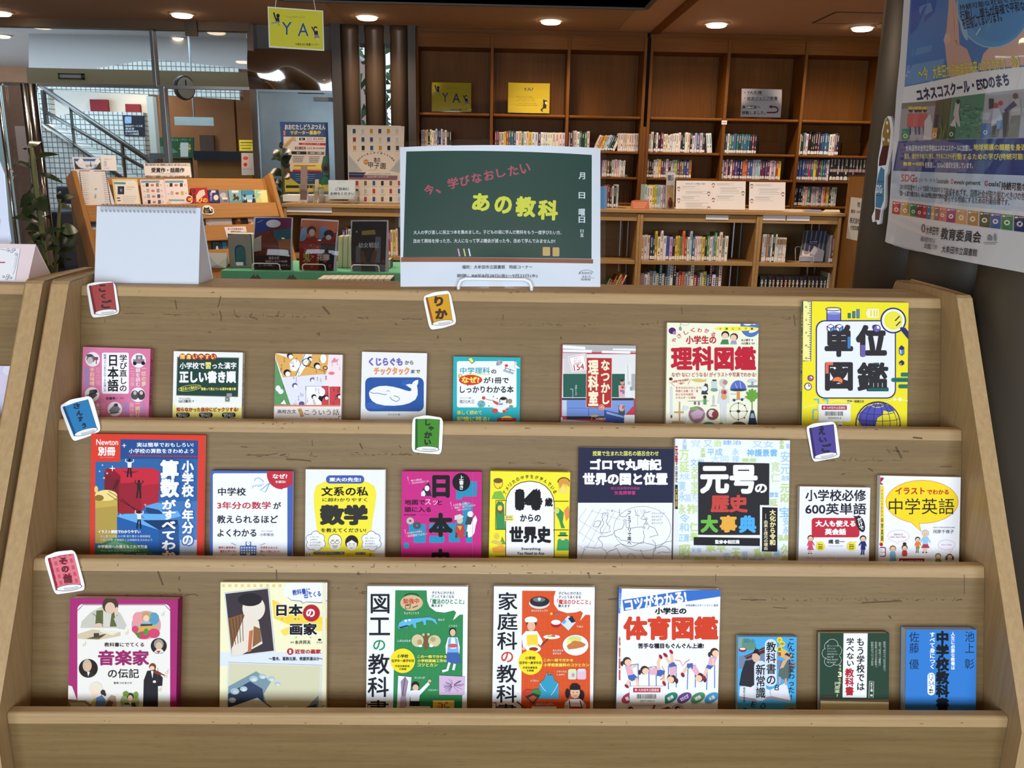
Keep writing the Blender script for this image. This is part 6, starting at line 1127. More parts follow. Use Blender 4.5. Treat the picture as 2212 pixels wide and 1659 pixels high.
# ================================================================ long low bookcases in front of them
YL,YLB=5.8,6.45
LT=zavg([(640,438.5),(1300,453),(1700,458.5)],YL);LS=zavg([(1500,565.5),(1750,568)],YL);LR=zavg([(1500,480),(1750,483.5)],YL)
xl=[xat(612,440,YL),xat(1383,480,YL),xat(1641,480,YL),xat(1818,480,YL)]
wt=thing('worktop','long tan worktop on the low bookcases, holding white cards and brochure tray','worktop',((xl[0]+xl[3])/2,YL,LT))
link('board',MB().box(xl[0]-.01,xl[3]+.02,YL-.01,YLB+.01,LT-.022,LT),tan_x,wt,bevel=.003)
plate=mat('white_plate',(232,232,234),.5)
for i,(a,b)in enumerate(zip(xl[:-1],xl[1:])):
    root=thing('low_bookcase',('tan low bookcase under the brochure tray and the poster panel','tan low bookcase under the first two white cards, middle of the row','tan low bookcase beside the brown end panel with the plaque')[i],'bookcase',((a+b)/2,YL,0),'low bookcases under the worktop')
    t=.021 if i else.02
    for p,q in((a,a+t),(b-t,b)):link('side_panel',MB().box(p+.0005,q-.0005,YL,YLB,0,LT-.026),tan_x,root,bevel=.002)
    link('front_rail',MB().box(a+t,b-t,YL+.012,YL+.03,LR,LT-.026),tan_x,root)
    link('back_panel',MB().box(a+t,b-t,YLB-.02,YLB-.005,0,LT-.026),tan_x,root)
    xs=[a,b]if i!=0 else[a,a+.82,a+1.64,b]
    for p in xs[1:-1]:link('divider',MB().box(p-.015,p+.015,YL+.004,YLB-.02,0,LR),tan_x,root)
    for p,q in zip(xs[:-1],xs[1:]):
        for z in(LS,LS-.335,LS-.65):link('shelf',MB().box(p+.022,q-.022,YL+.004,YL+.3,z-.026,z),tan_x,root,bevel=.002)
        for x in(q-.032,q-.085):link('shelf_track',MB().box(x-.004,x+.004,YL+.31,YL+.318,.05,LR),steel_d,root)
    for x0,y0,x1,y1,k in((618.5,446,717,459.5,0),(1525,464.5,1573,475,1),(1648.5,465,1696,476.5,2),(1700,466,1748,477.5,2)):
        if k==i:p,q=PY(x0,y0,YL+.01),PY(x1,y1,YL+.01);link('label_plate',MB().box(p.x,q.x,YL+.007,YL+.012,q.z,p.z),plate,root)
# tall end panel with the donation plaque, and the bookcase it closes
pf=PY(1833,381,YL+.02);XP=pf.x;pn=PX(1896,383,XP);zt=pf.z
eb=thing('end_bookcase','brown end panel of a bookcase with a white plaque, beside the grey pillar','bookcase',(XP,(pf.y+pn.y)/2,0))
m_end=woodmat('brown_veneer',(150,106,52),(138,96,44),(118,80,36),2,fleck=.3)
link('end_panel',MB().box(XP,XP+.025,pn.y-.12,pf.y,0,zt),m_end,eb,bevel=.002)
link('edge_strip',MB().box(XP-.001,XP+.026,pn.y-.12,pf.y,zt,zt+.006),oak_x,eb)
link('shelf_body',MB().box(XP+.025,XP+.6,pn.y-.1,pn.y-.08,.05,zt-.02).box(XP+.025,XP+.6,pn.y-.08,pf.y-.02,zt-.05,zt-.02).box(XP+.025,XP+.6,pn.y-.08,pf.y-.02,.05,.08),m_end,eb)
A=Art().view(1652,240,3.95);PT=(60,60,66)
A.P([(735,733),(945,757),(912,1132),(694,1086)],(206,208,210))
A.T('寄',790,775,815,822,PT,.02);A.T('贈',850,778,878,828,PT,.02)
for s,a,b in(('書架・AV書架他',(735,838),(868,882)),('株式会社 ヤマサキ',(726,908),(908,972)),('代表取締役 山﨑 一正',(730,975),(902,1030)),('平成19年1月',(792,1056),(890,1096))):
    A.T(s,a[0],a[1]+6,b[0],b[1]-6,PT,.025,rot=6)
M,tf,_=frame_of((1838,426),(1888,431.5),Vector((XP-.002,0,0)),Vector((-1,0,0)))
b=MB();A.put(b,tf,fn=lambda u,v,z:tuple((M@Vector((u,v,z)))-eb.location));link('plaque',b,inkm,eb,world=False)
# ================================================================ rows of spines
CC=dict(w=('white',(228,224,218)),c=('cream',(222,208,184)),p=('pale pink',(222,186,184)),k=('black',(34,32,36)),n=('navy',(40,48,84)),b=('blue',(60,96,160)),t=('teal',(50,112,120)),g=('green',(84,134,80)),y=('yellow',(222,200,70)),r=('red',(176,54,50)),m=('maroon',(110,40,60)),o=('orange',(206,130,70)),s=('pale blue',(166,192,208)),v=('violet',(92,76,130)),l=('lilac',(178,168,198)),a=('grey',(150,150,150)),e=('brown',(112,78,52)))
ORD='first second third fourth fifth sixth seventh eighth ninth tenth eleventh twelfth thirteenth fourteenth fifteenth sixteenth seventeenth eighteenth nineteenth twentieth'.split()
ORD+=['twenty-'+o for o in ORD[:9]]+['thirtieth']+['thirty-'+o for o in ORD[:9]]
m_spine=mat('book_spines',rough=.5,attr=True)
def spine_mesh(w_,h,d,col,rd,sticker=True,band=None,disc=None,title=None):
    b=MB();c=.0012;hw=w_/2
    b.prism([(-hw,.002),(-hw*.6,0),(hw*.6,0),(hw,.002),(hw,d),(hw-c,d),(hw-c,.004),(-hw+c,.004),(-hw+c,d),(-hw,d)],2,0,h,col)
    b.box(-hw+c,hw-c,.004,d-.003,.002,h-.002,(216,208,190))
    f=-.0004
    def q(x0,x1,z0,z1,cc,k=1):b.add([(x0,f*k,z0),(x1,f*k,z0),(x1,f*k,z1),(x0,f*k,z1)],[(0,1,2,3)],cc)
    dark=sum(col)<330
    tc=title or((220,214,200)if dark else rd.choice([(60,56,60),(150,50,60),(70,70,110)]))
    if band:q(-hw*.95,hw*.95,h*band[0],h*band[1],band[2])
    z=h*.9;n=rd.randint(4,8)
    for i in range(n):
        zz=z-h*.055*i;q(-hw*.38,hw*.38,zz-h*.035,zz,tc,2)
    if rd.random()<.6:q(-hw*.3,hw*.3,h*.28,h*.28+h*rd.uniform(.06,.14),tc,2)
    if sticker:q(-hw*.9,hw*.9,h*.04,h*.17,(232,230,226),3);q(-hw*.5,hw*.5,h*.17,h*.2,rd.choice([(190,50,60),(232,230,226),col]),3)
    if disc:
        b.add([(hw*.66*math.cos(R_(30*i)),f*3,h*.82+hw*.66*math.sin(R_(30*i)))for i in range(12)],[tuple(range(12))],disc)
    return b
NB=[0]
def row(where,grp,Y,z,x0,x1,ytop,seq,lean=0,name='paperback',jitter=.06,d=.105,disc=False,sticker=True,seed=None,kind='paperback',band=None,hz=None,mixh=None):
    """books side by side from pixel x0 to x1, their tops near pixel row ytop, standing on height z of the plane Y"""
    NB[0]+=1;rd=random.Random(NB[0]*13+5);n=len(seq)
    X0=PZ(x0,0,0).x if False else None
    d_=lambda px:EYEV.x+ray(px,ytop).x*(Y/ray(px,ytop).y)
    a,b_=d_(x0),d_(x1);H=hz or(PY((x0+x1)/2,ytop,Y).z-z)
    ws=[rd.uniform(.75,1.25)if not disc else 1 for _ in seq];tot=sum(ws);x=a
    for i,ch in enumerate(seq):
        cn,col=CC[ch];w_=(b_-a)*ws[i]/tot;h=H*(1+(rd.uniform(-jitter,jitter)))
        if mixh and rd.random()<mixh[0]:h*=mixh[1]
        col2=tuple(max(0,min(255,c+rd.uniform(-14,14)))for c in col)
        th=math.atan(lean)if lean else 0
        ww=w_*.94*(math.cos(th)if th else 1)
        if ch=='k' and disc:mb=spine_mesh(ww,h,d,col2,rd,False,disc=rd.choice([(200,170,110),(190,200,206),(150,190,200),(206,206,200),(190,150,100)]))
        else:mb=spine_mesh(ww,h,d,col2,rd,sticker,band)
        o=link(name,mb,m_spine)
        zz=z+.0005
        if th:
            o.rotation_euler=(0,th,0);zz+=ww/2*abs(math.sin(th))
        o.location=(x+w_/2-(h/2*math.sin(th)if th else 0)*0,Y+.012+rd.uniform(0,.012),zz)
        x+=w_
        tag(o,'%s %s, %s from the left %s'%(cn,kind,ORD[i],where),'book',grp)
U=YB+.02
def up(where,row_,*a,**k):return row('in the %s row of the %s'%(row_,where),'paperbacks in the %s row of the %s'%(row_,where),U,*a,**k)
b1,b2,b3,b4,b5,b6=('first bookcase bay','second bookcase bay','third bookcase bay','fourth bookcase bay','fifth bookcase bay','last bookcase bay')
up(b1,'upper',SZ[1],909,975,280,'lppckcwpsbkwvckk')
up(b2,'upper',SZ[1],1069,1143,284,'rnpcyrttnwcgwc')
row('of the white set in the second bookcase bay','cream-white set of paperbacks in the second bay',U,SZ[1],1143,1221,286,'ywwnwwwwwwwww',jitter=.01)
up(b3,'upper',SZ[1],1229,1275,284,'pkacwtkgp')
row('of the leaners in the third bookcase bay','leaning paperbacks in the bay before the black gap',U,SZ[1],1284,1330,291,'coysstkw',lean=.42,jitter=.02)
row('of the pale set in the third bookcase bay','pale set of paperbacks beside the black gap',U,SZ[1],1336,1381,288,'cwccwccwc',jitter=.005)
up(b4,'upper',SZ[1],1403,1526,288,'ackwkmwcwwwwwwknwckwsvlk',mixh=(.2,.93))
row('of the two leaners in the fourth bookcase bay','two white leaning paperbacks',U,SZ[1],1531,1543,288,'ww',lean=-.12,jitter=.01)
up(b5,'upper',SZ[1],1564,1637,290,'ynwttbtntbttkmn',jitter=.03)
up(b6,'upper',SZ[1],1728,1817,288,'wkawkkkkmnbtbwcvk')
up(b3,'second',SZ[2],1302,1352,345,'lcekspwwww')
up(b4,'second',SZ[2],1399,1496,346,'ekkwwymbwkpsybrgvbo')
up(b5,'second',SZ[2],1560,1690,346,'wvpkwmvnnoovblssmmvmwlwry',jitter=.03)
up(b6,'second',SZ[2],1721,1795,345,'rnbbmbrbyvmgbbw',jitter=.02)
row('of the matching black set in the last bookcase bay','matching black set in the last bookcase bay',U,SZ[2],1797,1874,340,'kkkkkkkkkk',jitter=.005,band=(.38,.5,(180,150,160)),hz=None)
row('in the lowest row of the last bookcase bay','paperbacks in the lowest row of the last bay',U,SZ[3],1715,1811,404,'kkkkkwpgbpspbpoynws',jitter=.015)
def low(where,grp,*a,**k):return row(where,grp,YL+.03,*a,name='low_shelf_book',kind='book',d=.14,**k)  # same spine books as above, only deeper; their binding is not known
low('on the open shelf under the first white cards','books on the low bookcase\'s upper shelf',LS,1388,1576,511,'cwcnnycwwblkyygorwstwwcykgwlgwcaw',mixh=(.18,1.18),jitter=.04)
low('on the low bookcase shelf by the end panel','books on the shelf beside the end panel',LS,1650,1682,507,'psobwkw',jitter=.01)
low('of the colour-banded set by the clear bookend','colour-banded set beside the clear bookend',LS,1682,1702,514,'wwwwww',jitter=.005,band=(.72,.95,(150,120,70)))
low('at the far end beside the end panel','books at the end of the low shelf',LS,1797,1809,509,'amp',jitter=.05)
low('on the low bookcase\'s bottom row under the cards','books on the low bookcase\'s bottom shelf',LS-.335,1385,1561,590,'awwaswtwnswkwroswwrnwybmwnw',mixh=(.3,1.28),jitter=.05)
low('of the black set with round emblems','black set with round emblems on the bottom shelf',LS-.335,1644,1790,599,'kkkkkkkkkkkkkkkkk',disc=True,jitter=.004)
low('after the black set by the end panel','books after the black set',LS-.335,1791,1804,590,'wpy',jitter=.06)
low('of the red and green leaners beneath the poster','leaning books in the low bookcase beneath the poster',LS-.335,1292,1326,594,'grmrkyrrc',lean=.42,jitter=.1)
low('on the low bookcase behind the dark laminated picture','books behind the dark laminated picture',LS,738,762,494,'bmsc',jitter=.06)
low('on the low bookcase beside the chalkboard poster','books beside the chalkboard poster\'s edge',LS,838,858,496,'rwyc',jitter=.05)
def top(where,grp,*a,**k):return row(where,grp,6.05,*a,name='picture_book',kind='book',d=.17,**k)
top('on the worktop beside the chalkboard poster','books on the worktop by the poster',LT,1309,1338,400,'omkwks',jitter=.06)
top('on the worktop before the first white card','books on the worktop before the white cards',LT,1394,1440,402,'swwyysswl',jitter=.06)
# ---------------------------------------------------------------- cards, stands and bookends among the books
def bookend(label,x0,y0,x1,y1,Y,z,m_,arch=True,grp=None,depth=.12):
    a,b=PY(x0,y0,Y),PY(x1,y1,Y);w_=b.x-a.x;h=a.z-z;o=[(0,0),(w_,0),(w_,h*.9)]
    o+=[(w_-w_*.18*(1-math.cos(R_(t))),h*.9+h*.1*math.sin(R_(t)))for t in(30,60,90)]+[(w_*.18,h)]+[(w_*.18-w_*.18*math.sin(R_(t)),h*.9+h*.1*math.cos(R_(t)))for t in(30,60,90)]
    root=thing('bookend',label,'bookend',(a.x+w_/2,Y,z),grp)
    up_=MB().prism([(a.x+x,z+zz)for x,zz in o],1,Y,Y+.003)if not arch else None
    if arch:
        n=10;inn=[(w_*.26,h*.06)]+[(w_*.5-w_*.24*math.cos(R_(180*i/n)),h*.52+w_*.24*math.sin(R_(180*i/n)))for i in range(n+1)]+[(w_*.74,h*.06)]
        up_=MB()
        tri=tessellate_polygon([[Vector((x,y,0))for x,y in o],[Vector((x,y,0))for x,y in inn[::-1]]]);al=o+inn[::-1]
        k=len(al);vs=[(a.x+x,Y,z+y)for x,y in al]+[(a.x+x,Y+.004,z+y)for x,y in al]
        fs=[tuple(t)for t in tri]+[tuple(i+k for i in t[::-1])for t in tri]
        m0=len(o)
        for st,cnt in((0,m0),(m0,k-m0)):fs+=[(st+i,st+(i+1)%cnt,k+st+(i+1)%cnt,k+st+i)for i in range(cnt)]
        up_.add(vs,fs)
    link('upright',up_,m_,root);link('foot',MB().box(a.x,b.x,Y,Y+depth,z,z+.0015),m_,root)
    return root
bookend('clear bookend closing the colour-banded set on the low bookcase',1703,511,1711,560,YL+.04,LS+.0002,clear,arch=False)
grey_metal=mat('grey_enamel',(126,124,118),.45)
# display book on a wire stand, low shelf
p=PY(1758,567,YL+.05)
A=Art().view(1600,400,7.9)
A.P([(1090,780),(1485,780),(1400,1310),(1000,1310)],(52,56,74))
for x in(1130,1210,1290,1370,1440):A.P([(x,780),(x+22,780),(x-40,1140),(x-64,1140)],(110,118,140))
A.P([(1046,1100),(1180,1160),(1260,1040),(1430,1120),(1400,1310),(1000,1310)],(150,150,168));A.P([(1180,1160),(1260,1040),(1320,1100),(1260,1200)],(196,190,196));A.E(1236,985,96,52,(34,40,70));A.T('森の物語',1176,950,1310,976,(190,190,200),.02);A.R(1176,990,1300,998,(130,130,150))
A.P([(1056,1125),(1182,1136),(1174,1206),(1046,1196)],(226,222,216));A.P([(1068,1134),(1176,1142),(1174,1158),(1064,1150)],(170,50,60));A.R(1080,1164,1160,1178,(70,60,60))
PNL=Vector((0,-math.cos(R_(14)),math.sin(R_(14))))
def leaned(name,label,cat,outline,art,Y,z,n,th=.02,col=(230,228,222),grp=None):
    """a thick flat thing leaning back from the line Y, z"""
    return flat_card(name,label,cat,outline,art,Vector((0,Y,z)),n,th,col,grp)
leaned('picture_book','dark blue book with pale stripes on a wire stand in the low bookcase','book',[(1095,778),(1485,782),(1401,1300),(1003,1298)],A,YL+.075,LS+.003,PNL,.018)
fa,fb=PZ(1726,567,LS),PZ(1757,567,LS)
wire_stand('wire_easel','small white wire easel under the striped dark blue book','display stand',(PY(1726,560,YL+.04).x,YL+.035,LS),(PY(1757,560,YL+.04).x,YL+.035,LS),.045,.09,.0022,back=.1)
# three white cards and the orange card on the worktop
CARD_G='white comic-strip cards on the worktop'
for i,(x0,y0,x1,y1,hd)in enumerate(((1461,390,1537,452,1),(1536,391,1611,453,0),(1619,393,1697,454.5,0))):
    A=Art().view(0,0,1);w_=x1-x0
    if hd:A.T('リクエストって知ってる?',x0+20,y0+5,x0+62,y0+9,K0,.02)
    rd=random.Random(i+5);yy=y0+(12 if hd else 5)
    for j in range(4 if hd else 3):
        h=(4,12,9,8)[j]if not hd else(6,5,9,12)[j];xa=x0+(12 if j%2==0 else 20);xb=xa+w_*(.5 if j%2==0 else.62)
        A.L([(xa,yy),(xb,yy),(xb,yy+h),(xa,yy+h)],.6,(170,170,176),True)
        for l in range(max(1,int(h/3.5))):A.L([(xa+2,yy+2+l*3.2),(xb-3-rd.uniform(0,10),yy+2+l*3.2)],.7,(150,146,152))
        fx,fy=(x0+5,yy+h-1)if j%2==0 else(x1-6,yy+h-1)
        A.E(fx,fy,3.4,3.6,(96,70,60),12);A.E(fx,fy+1,2.6,2.6,(240,214,200),12);A.R(fx-2,fy+3.6,fx+2,fy+5.4,((170,50,60),(60,50,60))[j%2])
        yy+=h+5.5
    la=('white comic-strip card with a black heading on the worktop, first of three','white comic-strip card in the middle of the three on the worktop','white comic-strip card nearest the end panel on the worktop')[i]
    leaned('notice_card',la,'card',[(x0,y0),(x1,y0+.8),(x1-1.5,y1),(x0-1.5,y1-1)],A,YL+.06,LT+.001,Vector((0,-math.cos(R_(10)),math.sin(R_(10)))),.002,(234,228,226),CARD_G)
A=Art().view(1280,260,3.95);OC=(190,104,70)
A.P([(334,684),(478,684),(484,762),(326,762)],OC)
for i in range(4):A.R(342+i*2,700+i*14,470-i*8,704+i*14,(226,180,150))
leaned('notice_card','small rusty-orange card on the worktop beside the chalkboard poster','card',smooth_outline([(332,680),(480,682),(484,764),(324,762)]),A,YL+.05,LT+.001,Vector((0,-math.cos(R_(20)),math.sin(R_(20)))),.002,OC)
A=Art().view(0,0,1);A.P([(1305,402),(1311,403),(1311,452),(1305,452)],(90,140,196))
leaned('notice_card','blue card on the worktop, mostly behind the chalkboard poster\'s edge','card',[(1290,402),(1311,403),(1311,452),(1290,452)],A,YL+.04,LT+.001,Vector((0,-.985,.17)),.002,(70,130,190))
bookend('clear bookend in front of the black and white books on the worktop',1339,377,1354,446,5.98,LT+.0002,clear,arch=True)
bookend('clear bookend with a photo cover beside the first white card',1441,368,1457,446,5.98,LT+.0002,clear,arch=True)
A=Art().view(0,0,1);A.P([(1441,372),(1457,372),(1456,400),(1440,400)],(214,220,226));A.T('影',1442,378,1456,390,K0,.02);A.P([(1440,400),(1456,400),(1455,450),(1439,450)],(176,150,110));A.E(1448,438,5,12,(110,60,40))
leaned('picture_book','slim face-out picture book behind the clear bookend by the white cards','book',[(1441,372),(1458,372),(1456,452),(1438,452)],A,6.03,LT+.002,Vector((0,-1,0)),.02)
# flat papers on the worktop
A=Art();pp=[PZ(x,y,LT)for x,y in((1690,457),(1818,459.5),(1818,453),(1712,451))]
for i,(c,xa,xb)in enumerate((((196,176,160),1692,1735),((120,124,150),1738,1775),((206,196,170),1777,1815))):
    q0,q1,q2,q3=PZ(xa,457.5+.012*(xa-1690),LT),PZ(xb,457.5+.012*(xb-1690),LT),PZ(xb-2,452.3+.012*(xb-1690),LT),PZ(xa+5,452.3+.012*(xa-1690),LT)
    cx,cy=(q0.x+q2.x)/2,(q0.y+q2.y)/2
    b=MB().prism([(q.x-cx,q.y-cy)for q in(q0,q1,q2,q3)],2,0,.0015+.0004*i,c);o=link('leaflet',b,inkm);o.location=(cx,cy,LT+.0003)
    tag(o,('beige leaflet lying flat on the worktop by the third white card','blue-grey leaflet lying flat on the worktop, middle of three','cream leaflet lying flat at the worktop\'s end')[i],'leaflet','leaflets lying on the worktop')
# signs on the upper shelf of the tall bookcases
YLW=(206,176,40)
def ya_figures(A,x0,y0,x1,y1):
    w_,h=x1-x0,y1-y0
    A.E(x0+w_*.17,y0+h*.18,w_*.032,h*.05,K0,12);A.P([(x0+w_*.12,y0+h*.24),(x0+w_*.19,y0+h*.22),(x0+w_*.2,y0+h*.34),(x0+w_*.13,y0+h*.32)],(36,38,66));A.L([(x0+w_*.13,y0+h*.26),(x0+w_*.09,y0+h*.1)],w_*.028,(36,38,66));A.L([(x0+w_*.18,y0+h*.33),(x0+w_*.05,y0+h*.36)],w_*.03,(150,156,150));A.L([(x0+w_*.17,y0+h*.33),(x0+w_*.19,y0+h*.42)],w_*.026,(150,156,150))
    A.E(x0+w_*.86,y0+h*.48,w_*.034,h*.05,K0,12);A.E(x0+w_*.865,y0+h*.5,w_*.022,h*.034,SKIN,10);A.P([(x0+w_*.83,y0+h*.54),(x0+w_*.9,y0+h*.54),(x0+w_*.91,y0+h*.64),(x0+w_*.84,y0+h*.64)],(36,38,66));A.L([(x0+w_*.84,y0+h*.56),(x0+w_*.79,y0+h*.44)],w_*.022,(36,38,66));A.P([(x0+w_*.84,y0+h*.63),(x0+w_*.91,y0+h*.63),(x0+w_*.94,y0+h*.71),(x0+w_*.84,y0+h*.72)],(130,136,150));A.L([(x0+w_*.88,y0+h*.7),(x0+w_*.92,y0+h*.79)],w_*.016,SKIN)
A=Art().view(540,0,3.95)
A.T('Young Adult corner',1660,748,1772,764,(150,130,40));A.T('Y',1640,796,1692,874,(50,70,120),.01);A.T('A',1728,800,1794,880,(50,70,120),.01);A.T('中高生向け図書コーナー',1710,928,1862,944,(60,60,40),.02);ya_figures(A,1548,702,1892,966)
SN=Vector((0,-math.cos(R_(8)),math.sin(R_(8))));SGN='laminated yellow signs'
curved_sheet('laminated_sign','yellow sign with large letters Y A on the bookcase shelf by the columns','sign',((933,178),(1018,179.5),(1018,242),(933,241)),A,Vector((0,YB+.05,SZ[0]+.001)),SN,.006,SGN,.006,YLW,nx=10,ny=4,vbow=.012)
A=Art().view(1100,0,3.95);A.T('YA?',122,745,204,772,(50,70,110),.01)
for i in range(5):A.T('中学生・高校生のための図書',60+i%2*20,818+i*16+(10 if i>2 else 0),200+i*10,826+i*16+(10 if i>2 else 0),(130,110,40))
A.E(312,870,16,18,K0);A.E(316,876,11,13,SKIN);A.P([(290,886),(318,888),(316,926),(286,922)],(30,30,36));A.L([(298,890),(296,846)],12,(30,30,36));A.L([(290,922),(272,936),(286,950)],12,(30,30,36))
curved_sheet('laminated_sign','yellow sign reading Y A ? with one dark figure, second bookcase bay','sign',((1098,178),(1188,180),(1187,244.5),(1097,243.5)),A,Vector((0,YB+.05,SZ[0]+.001)),SN,-.008,SGN,.006,YLW,nx=10,ny=4,vbow=-.012)
A=Art().view(1100,0,3.95);BK=(40,38,44)
A.T('・YA文庫',2004,776,2154,806,BK,.02);A.L([(2024,812),(2156,812)],3,BK);A.T('・岩波ジュニア新書',2004,826,2286,856,BK,.02);A.L([(2024,860),(2284,860)],3,BK);A.T('奥の壁面へ',1984,902,2140,930,BK,.02);A.T('移動しました。',1984,948,2184,978,BK,.02)
A.L([(2195,962),(2262,962),(2284,956),(2290,940),(2284,922),(2262,914),(2230,914)],12,(130,26,44));A.P([(2210,914),(2236,898),(2236,930)],(130,26,44))
curved_sheet('laminated_sign','white sign with a red turning arrow on the fifth bookcase bay\'s shelf','sign',((1602,191.5),(1689,193.5),(1688,253.5),(1601,252.5)),A,Vector((0,YB+.06,SZ[0]+.001)),SN,.006,None,.005,(230,222,220),nx=10,ny=4,vbow=.01)
o=link('shelf_label',MB().box(-.022,.022,-.0015,0,0,.032,(228,222,218)).box(-.016,.016,-.0018,-.0014,.012,.018,(190,80,80)),inkm);p=PY(1564,269,YB);o.location=(p.x,YB-.002,p.z);tag(o,'small white label stuck to the bookcase upright near the arrow sign','label')
for i,(xa,xb,yt,zz)in enumerate(((1640,1690,307,1),(1820,1868,308,1),(978,1040,300,1))): # loose boards against the back of the empty places
    p,q=PY(xa,yt,YB+.25),PY(xb,yt,YB+.25)
    o=link('backing_board',MB().box(p.x-(p.x+q.x)/2,q.x-(p.x+q.x)/2,0,.012,0,p.z-SZ[1]-.001),oak_x);o.location=((p.x+q.x)/2,YB+.255,SZ[1]+.0005)
    tag(o,'small oak board against the back of the %s'%(b5,b6,b1)[i],'board','loose oak boards at the back of the bookcases')
# ================================================================ magazine rack, turned towards the entrance
Lp=PY(160,384,4.52);Rp=PY(572,384,5.3);zr=(Lp.z+Rp.z)/2
ex=Vector((Rp.x-Lp.x,Rp.y-Lp.y,0)).normalized();nh=Vector((ex.y,-ex.x,0));RT_=R_(24)
RN=(nh*math.cos(RT_)+Vector((0,0,math.sin(RT_)))).normalized();RP0=Vector((Lp.x,Lp.y,zr))
rx=ex;ry=RN.cross(rx)
MR=Matrix(((rx.x,ry.x,RN.x,RP0.x),(rx.y,ry.y,RN.y,RP0.y),(rx.z,ry.z,RN.z,RP0.z),(0,0,0,1)));MRi=MR.inverted()
def rk_(px,py,off=0):
    q=MRi@hit(px,py,RP0+RN*off,RN);return q.x,q.y
RWd=rk_(572,384)[0];RL=(zr-.02)/math.cos(RT_)
Mroot=MR@Matrix.Translation((RWd/2,-RL,0));rack=thing('magazine_rack','light wooden magazine rack of sloping tiers with award notices, near the glass front','rack',M=Mroot)
TI=Matrix.Translation((-RWd/2,RL,0))
maple_x=woodmat('maple_across',(186,132,72),(176,122,62),(152,98,46),0,fleck=.3);maple_v=woodmat('maple_upright',(186,132,72),(176,122,62),(152,98,46),1,fleck=.3)
link('back_board',MB().box(0,RWd,-RL,0,-.02,-.001),maple_x,rack,M=TI,bevel=.003)
tiers=[rk_(380,y,.03)[1]for y in(442,491,545)];tiers.append(tiers[-1]-.22)
for t in tiers:link('tier_lip',MB().box(.001,RWd-.001,t-.09,t,.03,.045),maple_x,rack,M=TI,bevel=.003);link('tier_floor',MB().box(.001,RWd-.001,t-.086,t-.078,0,.03),maple_x,rack,M=TI)
for x in(-.026,RWd):link('side_board',MB().box(x,x+.026,-RL,.012,-.05,.055),maple_v,rack,M=TI,bevel=.004)
for x in(-.02,RWd-.0):link('rear_leg',MB().box(x,x+.02,-RL,-.1,-.5,-.05)if False else MB().prism([(-.06,-.03),(-.05,-.05),(-RL+.06,-.62),(-RL,-.62),(-RL,-.05)],0,x,x+.02),mat('grey_brown_board',(120,104,84),.6),rack,M=TI)
def on_rack(name,label,cat,outline,art,off,th,col=(232,228,226),grp=None,m_=None):
    return flat_card(name,label,cat,outline,art,RP0+RN*off,RN,th,col,grp,m_)
NG='award notices on the magazine rack'
V=(140,320,3.525)
A=Art().view(*V)
A.P([(68,80),(270,82),(276,165),(78,160)],(60,110,180));A.E(175,100,95,60,(226,230,234),a0=0,a1=180);A.P([(72,100),(120,160),(80,162)],(60,60,60));A.P([(270,100),(230,162),(278,165)],(60,60,60));A.E(122,98,20,18,(236,238,240));A.E(250,100,20,18,(236,238,240));A.P([(196,96),(204,140),(188,140)],(90,110,150));A.T('甲子園',160,126,248,150,(60,70,110),0)
A.R(108,170,188,176,(150,100,84));A.R(220,172,306,178,(150,100,84))
for i in range(15):A.R(108+i*2.2,184+i*16.5,116+i*2.2,196+i*16.5,(70,76,110));A.R(308+i*2.6,184+i*16.5,316+i*2.6,196+i*16.5,(70,76,110));A.R(122+i*2.2,188+i*16.5,150+i*2.2,190+i*16.5,(170,166,176));A.R(274+i*2.6,190+i*16.5,302+i*2.6,192+i*16.5,(170,166,176))
for s in(-1,1):
    for i in range(7):A.L([(235+s*84+i*2,200+i*34),(235+s*60+i*2,200+i*34),(235+s*60+i*2,216+i*34),(235+s*84+i*2,216+i*34)],1.5,(190,186,196))
A.T('優勝',226,306,244,318,(90,90,110));A.T('決勝戦',226,350,240,380,(120,120,140),0,True)
on_rack('notice_sheet','tall white tournament chart with a blue sky picture, on the magazine rack','notice',[(54,68),(276,70),(384,440),(120,440)],A,.02,.001,grp=NG)
A=Art().view(*V);A.T('図書館だより',300,80,360,88,(130,120,130));A.R(300,96,304,140,(150,150,170));A.R(310,96,316,140,(150,150,170));A.R(300,152,340,156,(170,166,176))
on_rack('notice_sheet','small pale square notice clipped on top of the tournament chart','notice',[(270,52),(386,56),(396,172),(284,170)],A,.022,.001,grp=NG)
A=Art().view(*V);A.P([(362,238),(550,238),(578,424),(386,424)],(226,206,120));A.P([(376,248),(528,246),(550,262),(570,424),(396,424)],(236,228,222));A.P([(372,258),(462,260),(464,276),(376,274)],(90,150,160));A.R(402,290,452,352,(46,50,64));A.E(428,320,8,12,(120,150,190));A.R(470,294,530,300,(214,190,110));A.R(466,312,510,316,(190,184,180));A.R(396,376,420,384,(60,56,50));A.R(400,396,424,404,(90,70,50))
for i in range(4):A.R(440,366+i*14,548-i*6,369+i*14,(190,184,180))
on_rack('notice_sheet','yellow-edged notice with a small black book picture on the magazine rack','notice',[(360,236),(550,236),(580,426),(384,426)],A,.018,.001,grp=NG)
